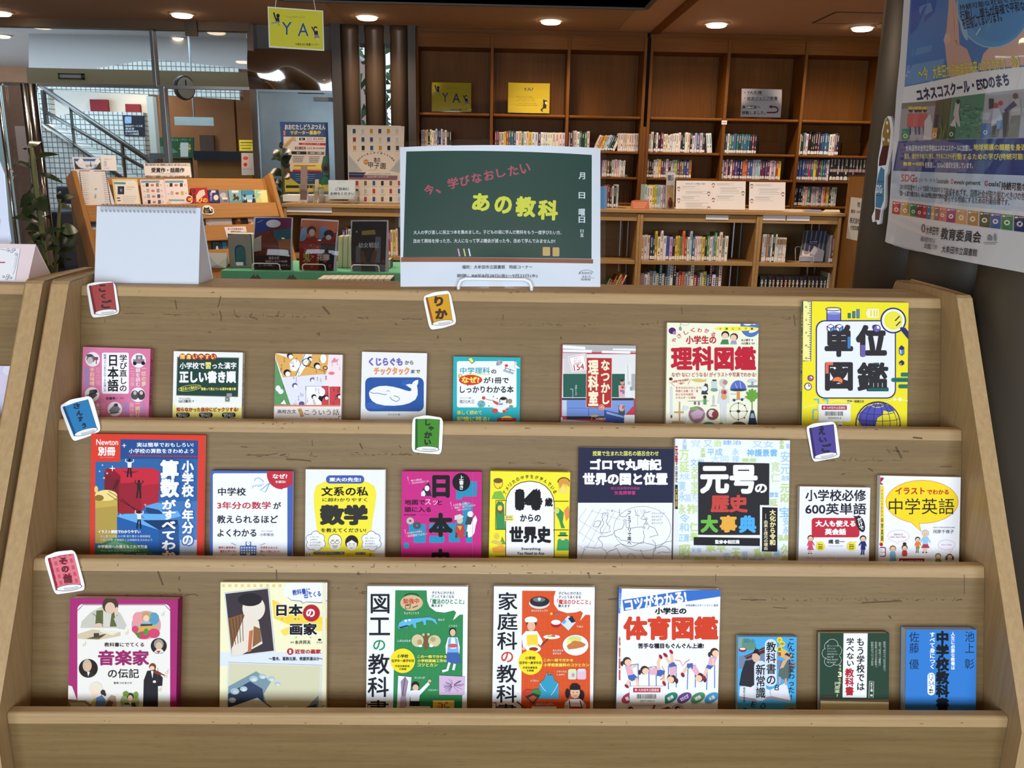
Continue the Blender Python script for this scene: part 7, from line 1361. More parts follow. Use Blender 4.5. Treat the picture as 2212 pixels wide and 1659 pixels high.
for(pts,la,rows_)in(([(572,240),(752,240),(778,428),(596,428)],'pale pink match-up notice with four pairs of small covers on the magazine rack',4),([(754,236),(930,236),(950,424),(778,424)],'pale pink match-up notice with two pairs of small covers on the magazine rack',2)):
    A=Art().view(*V);x0=pts[0][0];A.P([(x0+8,248),(x0+148,246),(x0+150,262),(x0+10,264)],(110,160,166))
    for i in range(rows_):
        st=43 if rows_==4 else 62;y=280+i*st;dx=i*st*.12
        A.R(x0+44+dx,y-14,x0+66+dx,y+14,((40,44,60),(190,170,150),(150,170,190),(60,50,50))[i]);A.R(x0+122+dx,y-14,x0+144+dx,y+14,((150,120,110),(150,140,140),(70,80,100),(90,90,110))[i]if rows_==4 else((50,60,100),(190,180,80))[i]);A.E(x0+94+dx,y+2,13,9,(176,80,50));A.T('VS',x0+86+dx,y-3,x0+102+dx,y+6,(240,220,180));A.R(x0+22+dx,y+2,x0+34+dx,y+12,(196,180,176));A.R(x0+154+dx,y-6,x0+166+dx,y+8,(200,184,176))
    if rows_==2:A.P([(x0+36,390),(x0+156,392),(x0+158,402),(x0+38,402)],(110,160,166));A.E(x0+38,414,16,14,(226,190,150))
    on_rack('notice_sheet',la,'notice',pts,A,.018,.001,(232,216,216),NG)
BG='paperbacks face out on the magazine rack'
V2=(400,360,3.66)
def rack_book(label,pts,art,col):return on_rack('paperback',label,'book',pts,art,.026,.014,col,BG)
A=Art().view(*V2);A.P([(50,168),(172,166),(186,288),(66,288)],(176,36,40));A.P([(112,190),(150,180),(160,220),(120,250),(90,284),(86,230)],(226,206,190));A.T('ゆる',56,176,84,250,(60,30,40),.03,True);A.T('びの',100,246,176,284,(236,210,90),.03)
rack_book('red paperback with a white figure on the magazine rack',[(44,170),(172,166),(190,288),(62,290)],A,(176,36,40))
A=Art().view(*V2);A.E(244,244,20,22,(226,222,200));A.T('彼方',196,200,214,268,(200,200,226),.02,True);A.R(206,188,240,206,(222,222,222))
rack_book('deep purple paperback with a pale moon on the magazine rack',[(180,184),(258,182),(272,286),(192,286)],A,(54,50,110))
A=Art().view(*V2);A.E(300,226,26,20,(190,186,196));A.R(292,242,334,260,(222,222,222));A.E(320,270,16,10,(110,100,110))
rack_book('mottled grey paperback on the magazine rack',[(264,184),(334,190),(350,288),(278,288)],A,(140,132,140))
A=Art().view(*V2);A.R(368,188,420,206,(226,226,222));A.P([(376,262),(392,240),(420,234),(426,250),(416,278),(408,256),(392,262),(384,280)],(70,50,40));A.E(390,230,10,16,(80,60,46));A.P([(352,270),(444,262),(446,286),(356,288)],(110,150,150))
rack_book('teal paperback with a dark horse on the magazine rack',[(342,182),(442,186),(450,286),(354,288)],A,(130,176,186))
A=Art().view(*V2);A.P([(450,230),(550,220),(554,260),(456,270)],(140,196,222));A.E(470,230,10,12,(60,46,46));A.P([(458,286),(464,250),(484,250),(490,286)],(40,44,70));A.P([(466,250),(474,268),(482,250)],W0);A.E(540,232,9,12,(60,46,46));A.P([(528,286),(534,250),(550,250),(554,286)],(40,44,70));A.R(492,262,530,280,(222,226,226))
rack_book('sky-blue paperback with two uniformed pupils on the magazine rack',[(446,186),(544,186),(556,286),(458,286)],A,(70,140,176))
A=Art().view(*V2);A.P([(556,186),(600,190),(580,240),(562,260)],(150,200,170));A.P([(600,190),(640,190),(652,280),(610,284),(596,240)],(236,226,150));A.R(574,196,620,210,(230,228,220))
rack_book('pale yellow-green paperback, last in the magazine rack\'s upper tier',[(546,182),(644,184),(658,284),(562,286)],A,(206,210,140))
A=Art().view(*V2);A.E(32,258,24,26,(176,40,40));A.E(32,254,20,20,(150,30,36));A.T('VS',20,246,52,272,(240,210,70),.06)
on_rack('badge_card','round red badge lettered VS beside the red paperback on the rack','card',smooth_outline([(8,236),(30,222),(58,236),(58,282),(30,292),(10,280)]),A,.045,.002,(236,232,226))
A=Art().view(*V2)
for i in range(6):A.R(180,380+i*14,370-i*3,383+i*14,(206,196,190))
A.L([(176,372),(382,366)],2,(150,180,150));A.L([(200,462),(376,462)],3,(150,180,140))
for i in range(3):A.E(178,400+i*32,7,9,(200,170,160))
on_rack('notice_sheet','wide cream notice sheet in the rack\'s second tier beside the cat cut-out','notice',[(156,362),(392,354),(388,484),(170,486)],A,.02,.001,(232,222,220),NG)
A=Art().view(*V2);A.P([(142,350),(150,318),(160,326),(176,326),(186,316),(196,346),(210,356),(204,330),(216,336),(218,364),(200,370),(146,370)],(34,32,34))
for i,s in enumerate(('ただいま','貸出中')):A.T(s,154,336+i*16,186,348+i*16,(206,190,120),.02)
on_rack('cat_card','black cat-shaped cut-out card above the rack\'s second tier','card',smooth_outline([(134,374),(140,320),(152,306),(190,304),(224,330),(230,368),(206,380)]),A,.048,.002,(234,230,220))
A=Art().view(*V2);A.P([(366,366),(480,366),(484,390),(370,392)],(190,36,44));A.T('炉心の声',380,372,470,384,(236,200,190),.03);A.E(420,430,24,30,(110,60,40));A.E(424,420,10,14,(190,130,80));A.R(442,398,466,406,(200,200,200))
rack_book('dark paperback with a red top band in the rack\'s second tier',[(364,366),(482,364),(500,470),(380,474)],A,(44,34,36))
A=Art().view(*V2)
for i in range(4):A.E(510+i%2*22,400+i*22,10,12,((170,110,90),(206,170,150))[i%2])
A.T('豆腐',500,362,552,384,(70,46,40),.02)
rack_book('brown and pink paperback in the rack\'s second tier beside the laminated picture',[(488,358),(556,356),(566,470),(506,474)],A,(214,190,170))
A=Art().view(*V2);A.T('守護獣',570,352,664,384,(80,60,50),.02)
rack_book('cream paperback with brown lettering, last in the rack\'s second tier',[(562,350),(668,346),(680,470),(576,474)],A,(222,206,186))
A=Art().view(*V2);A.T('第13回読書感想文',336,486,460,500,(150,40,60),.02);A.T('最優秀作決定!',360,508,440,520,K0,.02)
on_rack('notice_sheet','white notice with a red heading hanging over the rack\'s third tier','notice',[(308,478),(478,472),(492,540),(330,560)],A,.048,.001,(232,222,222),NG)
A=Art().view(*V2);A.T('夜を行く',216,580,290,590,(150,190,190));A.T('物語',216,598,262,606,(120,160,170));A.E(252,636,8,10,(220,220,220));A.P([(240,672),(244,646),(262,646),(272,672)],(190,196,200));A.P([(290,570),(326,568),(330,670),(300,672)],(40,100,130))
rack_book('dark teal paperback in the magazine rack\'s third tier',[(210,570),(326,566),(334,672),(222,674)],A,(24,54,76))
A=Art().view(*V);A.P([(160,530),(240,530),(240,560),(170,570)],(206,206,214));A.P([(196,556),(240,552),(240,600),(200,600)],(70,90,110))
rack_book('pale grey paperback in the rack\'s second tier behind the flip calendar',[(150,524),(260,524),(284,628),(172,630)],A,(186,190,200))
A=Art().view(*V);A.E(210,660,10,8,(206,210,214));A.E(222,720,8,10,(206,170,140))
rack_book('teal-grey paperback in the rack\'s third tier behind the flip calendar',[(178,634),(290,634),(316,780),(206,782)],A,(100,136,150))
# header sign standing on the rack
A=Art().view(0,300,3.95);rd=random.Random(8)
for y0,y1 in((212,230),(312,328)):
    for i in range(38):A.R(1240+i*10,y0+rd.uniform(0,5),1247+i*10,y1,rd.choice([(60,60,66),(200,110,60),(206,180,110),(110,70,60),(150,150,150)]))
A.T('受賞作・話題作',1290,246,1572,286,(44,42,44),.03);A.T('いろいろな賞の受賞作や話題の本を集めました',1344,294,1530,300,(130,120,120))
p0=RP0+RN*-.01
HN=(nh*.97+Vector((0,0,.24))).normalized()
flat_card('header_sign','white header sign with a patterned edge on top of the magazine rack','sign',[(1226,210),(1622,208),(1636,328),(1240,328)],A,RP0-nh*.0+Vector((0,0,.002)),HN,.003,(236,228,222))
# ================================================================ green-covered table with laminated pictures
YT0,YT1=4.05,4.55;GZ=PY(620,586,YT0).z
green=mat('green_felt',(96,176,138),.9,bump=.2,bscale=400)
gx0,gx1=PY(477,588,YT0).x,PY(905,590,YT0).x
gt=thing('low_table','low cabinet under a mint green cover with three laminated pictures','table',((gx0+gx1)/2,YT0,0))
link('body',MB().box(gx0+.01,gx1-.01,YT0+.015,YT1-.01,0,GZ-.012),tan_x,gt);link('green_cover',MB().box(gx0,gx1,YT0+.004,YT1,GZ-.01,GZ).box(gx0,gx1,YT0-.002,YT0+.004,GZ-.34,GZ),green,gt,bevel=.004)
dk=mat('torn_tape',(84,96,84),.8);b=MB()
for x0,x1 in((538,566),(618,642)):
    q=[PY(x,y,YT0-.0025)for x,y in((x0,604),(x0+10,592),(x1-14,598),(x1-10,592),(x1,604))];b.add(q,[(0,1,2,3,4)])
for i in range(1):link('tape_pieces',b,dk,gt)
# lower step in front with a row of books standing spine down
ST_Z=GZ-.17;sx0,sx1=PY(684,600,3.9).x,PY(856,604,3.9).x
stp=thing('book_box','low dark box of books with page edges up, before the green cover','box',((sx0+sx1)/2,3.9,0))
link('bottom',MB().box(sx0,sx1,3.84,4.04,0,ST_Z),tan_x,stp);link('front_board',MB().box(sx0,sx1,3.83,3.84,0,ST_Z+.09),tan_x,stp)
n=12;bxs=[688,703,716,731,744,757,769,781,793,805,817,831,846]
for i in range(n):
    a,b_=PY(bxs[i],600,3.88).x,PY(bxs[i+1],600,3.88).x;h=PY(bxs[i],602,3.86).z-ST_Z-.001;w_=b_-a-.0015
    m_=MB();cc=((60,50,70),(40,40,48),(70,40,60),(50,60,80))[i%4]
    m_.box(0,.001,0,.15,0,h-.004,cc).box(w_-.001,w_,0,.15,0,h-.004,cc).box(0,w_,0,.15,-.0005,.001,cc).box(.001,w_-.001,.002,.148,.001,h,(214,208,194))
    o=link('paperback',m_,m_spine);o.location=(a,3.85,ST_Z+.001);tag(o,'paperback with pale page edges up, %s in the box before the green cover'%ORD[i],'book','paperbacks standing page edges up before the green cover')
# bookend with arch, book block behind it
bookend('grey metal bookend with an arched window on the green cover',492,505,545,584,YT0+.12,GZ+.0002,grey_metal,grp=None,depth=.1)
a,b_=PY(490,503,YT0+.13).x,PY(545,503,YT0+.13).x;h=PY(515,506,YT0+.13).z-GZ
cx=(a+b_)/2;bb=thing('book','teal-covered book standing behind the arched grey bookend','book',(cx,YT0+.13,GZ+.001))
tv=mat('teal_cover',(44,116,124),.5,var=.4,vscale=60)
link('cover',MB().box(a+.004,b_-.004,YT0+.128,YT0+.130,GZ+.002,GZ+h+.002).box(a+.004,b_-.004,YT0+.25,YT0+.252,GZ+.002,GZ+h+.002),tv,bb);link('page_block',MB().box(a+.006,b_-.006,YT0+.13,YT0+.25,GZ+.002,GZ+h),paper,bb)
p,q=PY(508,566,YT0+.127),PY(526,575,YT0+.127);link('library_sticker',MB().box(p.x,q.x,YT0+.1265,YT0+.1275,q.z,p.z),white_card,bb)
# crumpled paper
rd=random.Random(5);b=MB();c=PY(470,572,YT0+.1);vs=[]
for i in range(14):vs.append((c.x+rd.uniform(-.05,.05),YT0+.1+rd.uniform(-.03,.03),GZ+.001+rd.uniform(0,.075)))
vs+=[(c.x-.05,YT0+.08,GZ+.001),(c.x+.045,YT0+.08,GZ+.001),(c.x,YT0+.13,GZ+.001)]
import bmesh
bm=bmesh.new();[bm.verts.new(v)for v in vs];bmesh.ops.convex_hull(bm,input=bm.verts[:]);bm.verts.index_update()
used=[v for v in bm.verts if v.link_faces];ix={v:i for i,v in enumerate(used)}
b.add([v.co[:]for v in used],[[ix[v]for v in f.verts]for f in bm.faces]);bm.free()
o=link('crumpled_paper',b,mat('crumpled_paper',(196,204,200),.8));tag(o,'crumpled pale paper on the green cover beside the flip calendar','paper')
# leaning paperbacks with cream page edges between the pictures
for i,(x0,x1,y0)in enumerate(((730,741,510),(741,752,509),(752,762,509),(838,845,560))):
    a,b_=PY(x0,560,YT0+.2).x,PY(x1,560,YT0+.2).x;h=PY(x0,y0,YT0+.2).z-GZ
    m_=MB().box(-.001,0,0,.1,0,h,(60,60,70)).box(b_-a-.002,b_-a-.001,0,.1,0,h,(60,60,70)).box(0,b_-a-.002,.001,.1,.001,h-.001,(196,192,160))
    o=link('paperback',m_,m_spine);o.location=(a+(-.0 if i<3 else 0),YT0+.18,GZ+.001);o.rotation_euler=(0,R_(3)if i<3 else 0,0)
    tag(o,('cream-edged paperback beside the red laminated picture, nearest of three','cream-edged paperback in the middle of three between the laminated pictures','cream-edged paperback against the dark laminated picture','cream-edged paperback between the dark picture and the chalkboard poster')[i],'book','paperbacks between the laminated pictures')
LN=Vector((0,-math.cos(R_(12)),math.sin(R_(12))));LG='laminated pictures on the green cover'
A=Art().view(440,380,3.95) # plain stand-ins for the printed characters
A.P([(444,360),(752,360),(744,812),(430,808)],(110,56,46));A.P([(444,360),(640,360),(560,470),(446,500)],(44,66,140));A.P([(640,366),(752,366),(750,470),(660,460)],(120,50,90));A.E(600,410,62,34,(232,232,236));A.P([(600,470),(750,450),(748,560),(610,560)],(50,110,120));A.P([(500,520),(560,470),(640,560),(700,660),(480,670)],(130,60,40));A.P([(440,540),(500,510),(500,640),(436,650)],(214,210,190));A.P([(640,560),(748,540),(746,660),(660,670)],(176,110,50));A.P([(434,680),(748,690),(744,812),(430,808)],(70,44,46));A.L([(460,400),(510,380)],8,(130,150,210))
A.T('後宮の花',560,690,650,716,(226,220,214),.02);A.T('薬師と紅の物語',530,722,718,740,(220,210,206),.02);A.T('この秋、刊行。',470,756,738,772,(214,206,196),.02)
P1=curved_sheet('laminated_picture','laminated picture in blue, red and orange on the green cover, beside the grey bookend','picture',((549,469),(633,470),(630,584),(546.2,583)),A,Vector((0,YT0+.05,GZ+.001)),LN,.006,LG,.006,nx=10,ny=6,vbow=.015)
A=Art().view(440,380,3.95)
A.P([(838,376),(1150,392),(1104,826),(796,806)],(150,50,40));A.P([(838,376),(1150,392),(1146,480),(1000,540),(830,520)],(206,120,90));A.P([(820,560),(840,450),(890,440),(880,560)],(130,170,206));A.P([(1000,440),(1060,440),(1010,560),(990,560)],(110,160,210));A.P([(880,540),(960,520),(1000,600),(980,800),(800,806),(810,600)],(166,46,40));A.P([(1010,580),(1130,590),(1106,826),(980,800)],(38,38,46));A.E(926,470,40,40,(96,60,56));A.E(1074,500,42,36,(50,50,60));A.E(930,488,26,30,(230,206,190));A.E(1072,530,24,22,(226,206,196))
for i in range(16):rx_,ry_=820+(i*53)%160,590+(i*37)%200;A.E(rx_,ry_,10,7,(206,130,60))
A.P([(1000,700),(1040,656),(1084,700),(1040,746)],(190,110,50));A.T('鬼',850,658,916,736,(226,200,110),.02,ol=((60,30,30),4,.03));A.T('の',930,684,948,700,W0,.02);A.T('花嫁',972,670,1080,724,W0,.02);A.P([(1066,770),(1080,750),(1094,766),(1086,784),(1070,786)],(176,40,50))
P2=curved_sheet('laminated_picture','laminated picture of red robes against autumn leaves, middle of the three','picture',((651,472),(732,476),(723.4,587),(641.2,583)),A,Vector((0,YT0+.05,GZ+.001)),LN,.006,LG,.007,nx=10,ny=6,vbow=.018)
A=Art().view(440,380,3.95)
A.P([(1268,388),(1564,388),(1548,824),(1246,824)],(44,42,44));A.P([(1380,700),(1460,700),(1500,824),(1330,824)],(60,60,66));A.P([(1250,760),(1340,750),(1350,824),(1246,824)],(130,130,140));A.P([(1456,750),(1550,760),(1548,824),(1470,824)],(130,130,140));A.P([(1466,520),(1512,520),(1506,740),(1456,740)],(120,126,134));A.P([(1300,600),(1340,590),(1340,740),(1296,740)],(110,114,120));A.P([(1330,640),(1480,640),(1470,700),(1460,740),(1340,740)],(110,74,56));A.P([(1366,520),(1440,520),(1450,620),(1420,740),(1390,740),(1360,620)],(36,42,40));A.P([(1350,470),(1460,460),(1470,500),(1350,506)],(176,150,70));A.E(1408,440,50,24,(40,38,40));A.E(1306,476,8,8,(206,180,80));A.E(1260,740,14,14,(150,70,50));A.E(1534,730,14,14,(150,70,50))
A.T('幼女戦記',1322,568,1496,614,(232,232,230),.01)
P3=curved_sheet('laminated_picture','dark laminated picture with a pale border, last of the three beside the chalkboard poster','picture',((758,476),(839,476),(834.2,588.5),(752.2,588.5)),A,Vector((0,YT0+.05,GZ+.001)),LN,.003,LG,.005,nx=10,ny=6)
for i,(x0,x1,y)in enumerate(((546,605,590),(654,703,591.5),(760,819,594.5))):
    yy=YT0+.028;a,b_=PY(x0,y,yy),PY(x1,y,yy);wire_stand('wire_easel','white wire easel under the %s laminated picture'%('blue and orange','red-robed','dark')[i],'display stand',(a.x,yy,GZ),(b_.x,yy,GZ),.032,.13,.0028,LG.replace('pictures','picture stands'),back=.16)
# ================================================================ things on the worktop by the entrance
def wl(px,py=440,Y=YL+.1):return PY(px,py,Y)
A=Art().view(540,0,3.95)
A.P([(828,1068),(1318,1080),(1300,1800),(844,1800)],(222,210,192));A.P([(840,1080),(1310,1090),(1308,1140),(842,1120)],(206,212,190));A.E(1080,1180,225,280,(226,212,194));A.P([(840,1320),(960,1460),(840,1480)],(176,176,176));A.P([(1310,1320),(1190,1460),(1310,1480)],(176,176,176))
rd=random.Random(12)
for r in range(3):
    for c in range(6):A.R(866+c*73+r*2,1096+r*72,908+c*73+r*2,1150+r*72,(228,222,206));A.R(876+c*73+r*2,1100+r*72,902+c*73+r*2,1138+r*72,rd.choice([(60,70,110),(150,60,60),(200,190,180),(50,80,120),(70,60,80),(196,140,60),(40,40,46)]));A.R(870+c*73+r*2,1144+r*72,906+c*73+r*2,1147+r*72,(150,140,130))
for i,ch in enumerate('書店員が選ぶ甲子園今年も開幕'):a=R_(-160+i*10.8);A.T(ch,1075+160*math.cos(a)-7,1400+95*math.sin(a)-8,1075+160*math.cos(a)+7,1400+95*math.sin(a)+8,(90,90,110),.01)
A.T('本の',1056,1342,1112,1386,(50,54,84),.01);A.T('甲子園',1010,1388,1158,1438,(44,46,64),.0,rot=4);A.E(990,1382,20,22,(206,130,60));A.T('第3回',976,1376,1004,1388,(240,220,190));A.T('PROJECT',1014,1448,1100,1454,(130,130,130))
A.P([(844,1470),(990,1472),(974,1490),(844,1486)],(44,48,84));A.R(990,1474,1220,1488,(226,222,214));A.T('2026年4月22日〜10月5日',1010,1476,1200,1486,(60,60,70),.01);A.P([(844,1492),(1260,1500),(1256,1536),(844,1530)],(130,96,104));A.P([(844,1490),(980,1494),(960,1516),(844,1514)],(44,48,84));A.T('2026年10月5日',1000,1502,1180,1516,(222,206,206),.01)
for r in range(4):
    for c in range(6):A.R(892+c*72,1540+r*68,934+c*72,1592+r*68,(226,220,204));A.R(902+c*72,1544+r*68,926+c*72,1584+r*68,rd.choice([(60,80,130),(176,60,70),(170,180,190),(60,50,50),(120,90,80),(44,44,50)]))
flat_card('display_poster','tall beige poster panel of small book covers on the worktop, behind the brochure tray','poster',[(828,1066),(1318,1078),(1290,1806),(846,1798)],A,Vector((0,YL+.42,LT+.001)),Vector((0,-.99,.14)),.004,(232,222,206))
# tray of clear plastic with its sign
ty=YL+.12;a,b_=wl(688,436,ty),wl(768,438,ty);tz0=LT+.0005
tray=thing('brochure_tray','clear plastic tray with slotted sides, holding a take-one sign','tray',((a.x+b_.x)/2,ty,LT))
tr_m=MB();x0,x1=a.x,b_.x;h0=PY(700,421,ty).z-LT
tr_m.box(x0,x1,ty,ty+.2,tz0,tz0+.002);tr_m.box(x0,x1,ty,ty+.002,tz0+.002,tz0+h0);tr_m.box(x0,x0+.002,ty+.002,ty+.2,tz0+.002,tz0+h0*1.9);tr_m.box(x1-.002,x1,ty+.002,ty+.2,tz0+.002,tz0+h0*1.5);tr_m.box(x0+.002,x1-.002,ty+.198,ty+.2,tz0+.002,tz0+h0*2)
link('tray_body',tr_m,clear,tray)
for i in range(6):
    link('slot_rib',MB().box(x1-.004,x1-.002,ty+.02+i*.03,ty+.03+i*.03,tz0+.01,tz0+h0*1.4),mat('frosted_plastic',(214,214,206),.4),tray)
    link('slot_rib',MB().box(x0+.002,x0+.004,ty+.02+i*.03,ty+.03+i*.03,tz0+.01,tz0+h0*1.6),mat('frosted_plastic'),tray)
A=Art().view(540,0,3.95);A.T('図書館からのお知らせ',750,1552,818,1558,(120,130,140));A.T('ご自由に',728,1598,846,1624,(46,50,56),.03);A.T('お持ちください',686,1640,890,1664,(46,50,56),.03)
flat_card('notice_card','pale blue take-one sign standing in the clear brochure tray','sign',[(668,1536),(896,1538),(898,1700),(670,1700)],A,Vector((0,ty+.1,LT+.004)),Vector((0,-.985,.17)),.001,(206,218,226))
def brochure_stand(label,x0,x1,y0,y1,Y,cover):
    a,b_=PY(x0,y1,Y),PY(x1,y1,Y);zt_=PY(x0,y0,Y).z;w_=b_.x-a.x;root=thing('brochure_stand',label,'stand',(a.x+w_/2,Y,LT),'clear brochure stands on the worktop')
    bk=.06
    link('back_plate',MB().prism([(Y,LT+.001),(Y+.003,LT+.001),(Y+bk+.003,zt_),(Y+bk,zt_)],0,a.x,b_.x),clear,root)
    link('pocket',MB().prism([(Y-.03,LT+.02),(Y-.028,LT+.02),(Y-.01,LT+.12),(Y-.012,LT+.12)],0,a.x,b_.x).box(a.x,b_.x,Y-.03,Y,LT+.018,LT+.02),clear,root)
    for x in(a.x,b_.x-.004):
        g=MB();g.tube([(x+.002,Y-.025,LT+.003),(x+.002,Y+.09,LT+.11)],.002,6);g.tube([(x+.002,Y+.09,LT+.003),(x+.002,Y-.02,LT+.11)],.002,6);link('crossed_leg',g,wirew,root)
    o=link('leaflet',MB().prism([(Y-.004,LT+.022),(Y-.002,LT+.022),(Y+bk-.004,zt_+.02),(Y+bk-.006,zt_+.02)],0,a.x+.003,b_.x-.003),cover);tag(o,'dull pink leaflet in the clear brochure stand by the potted plant' if x0<660 else 'cream leaflet in the clear brochure stand beside the tray','leaflet')
brochure_stand('clear brochure stand with crossed legs on the worktop, nearest the potted plant',648,664,366,436,YL+.1,mat('dull_pink',(130,110,104),.6))
brochure_stand('slim clear brochure stand beside the brochure tray',678,688,394,436,YL+.12,mat('cream_leaflet',(176,160,124),.6))
a,b_=PY(611,437,YL+.3),PY(700,437,YL+.3);o=link('paper_box',MB().box(-(b_.x-a.x)/2,(b_.x-a.x)/2,0,.2,0,PY(611,421,YL+.3).z-LT),white_card,bevel=.002);o.location=((a.x+b_.x)/2,YL+.3,LT+.001);tag(o,'low white box lying behind the clear brochure stands','box')
# ================================================================ glass front, steel door and the lobby behind
YG=7.35
def g(px,py,Y=YG):return PY(px,py,Y)
glass,t_,b_=nt('glass_pane')
N=t_.nodes.new;K=t_.links.new
tr_=N('ShaderNodeBsdfTransparent');gl=N('ShaderNodeBsdfGlossy');gl.inputs['Roughness'].default_value=.0;fr=N('ShaderNodeFresnel');fr.inputs[0].default_value=1.52
tr_.inputs[0].default_value=(.88,.92,.92,1);mx=N('ShaderNodeMixShader');K(fr.outputs[0],mx.inputs[0]);K(tr_.outputs[0],mx.inputs[1]);K(gl.outputs[0],mx.inputs[2]);K(mx.outputs[0],t_.nodes['Material Output'].inputs[0])
mirror_w=mat('wavy_steel_panel',(176,172,164),.06,1,bump=.15,bscale=2.2)
xL,xR=-6.3,g(716,120).x;zh=g(300,187).z;zt=g(300,64).z;xm=g(548,187).x
struct('wall_glass',MB().box(xL,xm,YG,YG+.012,0.02,zt),glass,label='glass front between the reading room and the lobby')
struct('trim_9',MB().box(xL,xm,YG-.04,YG+.06,zt,CEIL),mat('head_rail',(96,74,54),.5),label='brown head rail above the glass front')
struct('trim_10',MB().box(xL,xm,YG-.02,YG+.04,zh-.012,zh+.012),steel_d,label='thin steel transom across the glass front')
for i,(px,w_,top,la)in enumerate(((548,.055,None,'polished steel post beside the steel door'),(338,.03,1,'small steel post in the glass above the transom'),(351,.045,0,'steel door post in the glass front'))):
    x=g(px,187).x;z0,z1=(0,CEIL)if top is None else((zh,zt)if top else(0,zh))
    struct('trim_%d'%(11+i),MB().box(x-w_/2,x+w_/2,YG-.03,YG+.05,z0,z1),steel if top is None else steel_d,bevel=.004,label=la)
for i,(px,r)in enumerate(((72,.028),(88,.04),(16,.014))):
    x=g(px,300).x;struct('trim_%d'%(14+i),MB().lathe([(r,0),(r,zh)],(x,YG-.05,0),16),steel,smooth=True,label=('slim polished steel tube of the glass front','thick polished steel tube of the glass front','thin door pull tube at the photo\'s edge')[i])
struct('trim_17',MB().box(g(406,70).x,g(432,70).x,YG-.07,YG-.041,g(406,80).z,CEIL),mat('dark_bracket',(70,58,44),.5),label='small brown box on the head rail')
# steel door with its closer, wavy steel panel above
dz=g(640,197).z;dx0,dx1=g(560,300).x,g(722,300).x
door=struct('door_1',MB().box(dx0,dx1,YG-.01,YG+.03,.01,dz-.01),mat('brushed_door_steel',(146,162,168),.3,.85,var=.25,vscale=3,bump=0),label='brushed steel door with a poster on it')
o=link('door_frame',MB().box(dx0-.04,dx0,YG-.02,YG+.04,0,dz).box(dx0-.04,dx1,YG-.02,YG+.04,dz-.01,dz+.03),steel_d,door)
p,q=g(680,211),g(722,220)
struct('door_closer',MB().box(p.x,q.x,YG-.06,YG-.012,q.z,p.z),mat('closer_grey',(90,94,98),.4),parent=door)
p,q=g(646,201),g(700,204);struct('closer_arm',MB().box(p.x,q.x,YG-.05,YG-.03,q.z,p.z),mat('dark_bracket'),parent=door)
pz0,pz1=g(640,195).z,g(640,108).z;b=MB();n=24;vs,fs=[],[]
for i in range(n+1):
    for j in range(9):
        u,v=i/n,j/8;vs.append((dx0-.05+(dx1-dx0+.05)*u,YG-.03-.03*math.sin(v*math.pi)*(.6+.4*math.sin(u*5+1))-.006*math.sin(u*9+v*4),pz0+(pz1-pz0)*v))
for i in range(n):
    for j in range(8):fs.append((i*9+j,(i+1)*9+j,(i+1)*9+j+1,i*9+j+1))
b.add(vs,fs);struct('trim_18',b,mirror_w,smooth=True,label='wavy mirror-like steel panel above the steel door')
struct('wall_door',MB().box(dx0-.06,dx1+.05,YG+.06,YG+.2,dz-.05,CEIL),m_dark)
# poster on the door
A=Art().view(590,250,4.3276);DB=(56,84,130)
A.P([(64,60),(510,66),(530,700),(106,700)],DB);A.T('おおむたしどうぶつえん',108,80,490,130,(226,226,220),.03);A.T('サポーター募集中',160,138,444,178,(226,206,80),.03)
A.P([(96,194),(494,200),(486,420),(450,530),(160,520),(140,330),(100,300)],(222,212,204));A.RR(244,206,298,230,4,K0);A.T('個人',256,210,286,226,W0,.02);A.T('1口 ¥2,000',316,206,470,230,(150,80,70),.02);A.R(300,236,480,244,(170,160,156));A.P([(240,252),(490,256),(490,278),(240,272)],(176,50,66));A.T('年間パスポート進呈',270,258,440,270,(240,210,210));A.RR(204,290,304,314,4,(110,84,76));A.T('団体・企業',214,295,294,309,W0,.01);A.T('1口 ¥10,000',320,294,480,314,(110,80,76),.02);A.P([(170,332),(312,334),(312,362),(172,360)],(50,46,46));A.P([(322,334),(478,338),(478,364),(322,362)],(120,104,98));A.T('個人',220,338,256,356,W0,.01);A.T('団体・企業',350,340,450,358,W0,.01)
for i in range(4):A.R(184,378+i*16,290-i*6,384+i*16,(150,140,136));A.R(336,380+i*16,440-i*6,386+i*16,(150,140,136))
A.P([(180,456),(462,452),(456,500),(184,500)],(232,214,90));A.R(196,464,400,472,(170,90,60));A.P([(182,506),(452,510),(448,530),(184,526)],(170,50,56))
for i in range(4):A.R(210,548+i*18,400-i*10,554+i*18,(110,150,190))
A.P([(104,640),(530,640),(530,712),(108,712)],(226,206,90));A.P([(110,580),(150,570),(240,640),(110,650)],(196,196,80));A.R(120,650,400,676,(60,56,40))
A.P([(80,290),(150,220),(180,196),(206,200),(216,236),(196,232),(184,226),(130,290),(96,300)],(206,170,120))
for i in range(8):A.E(110+i*10,286-i*9,4,4,(130,84,50),8)
A.P([(470,380),(530,360),(530,560),(470,560),(450,480)],(60,110,84));A.E(494,490,40,46,(84,76,76));A.E(490,496,22,26,(50,44,46));A.P([(440,610),(480,560),(520,590),(530,640),(450,650)],(56,120,80));A.E(134,560,32,40,(130,60,50));A.E(134,510,26,24,(110,70,50));A.R(98,138,116,186,(206,130,110))
flat_card('zoo_poster','blue supporter poster with a giraffe on the steel door','poster',[(62,56),(510,62),(532,712),(106,712)],A,Vector((0,YG-.014,1)),Vector((0,-1,0)),.001,DB)
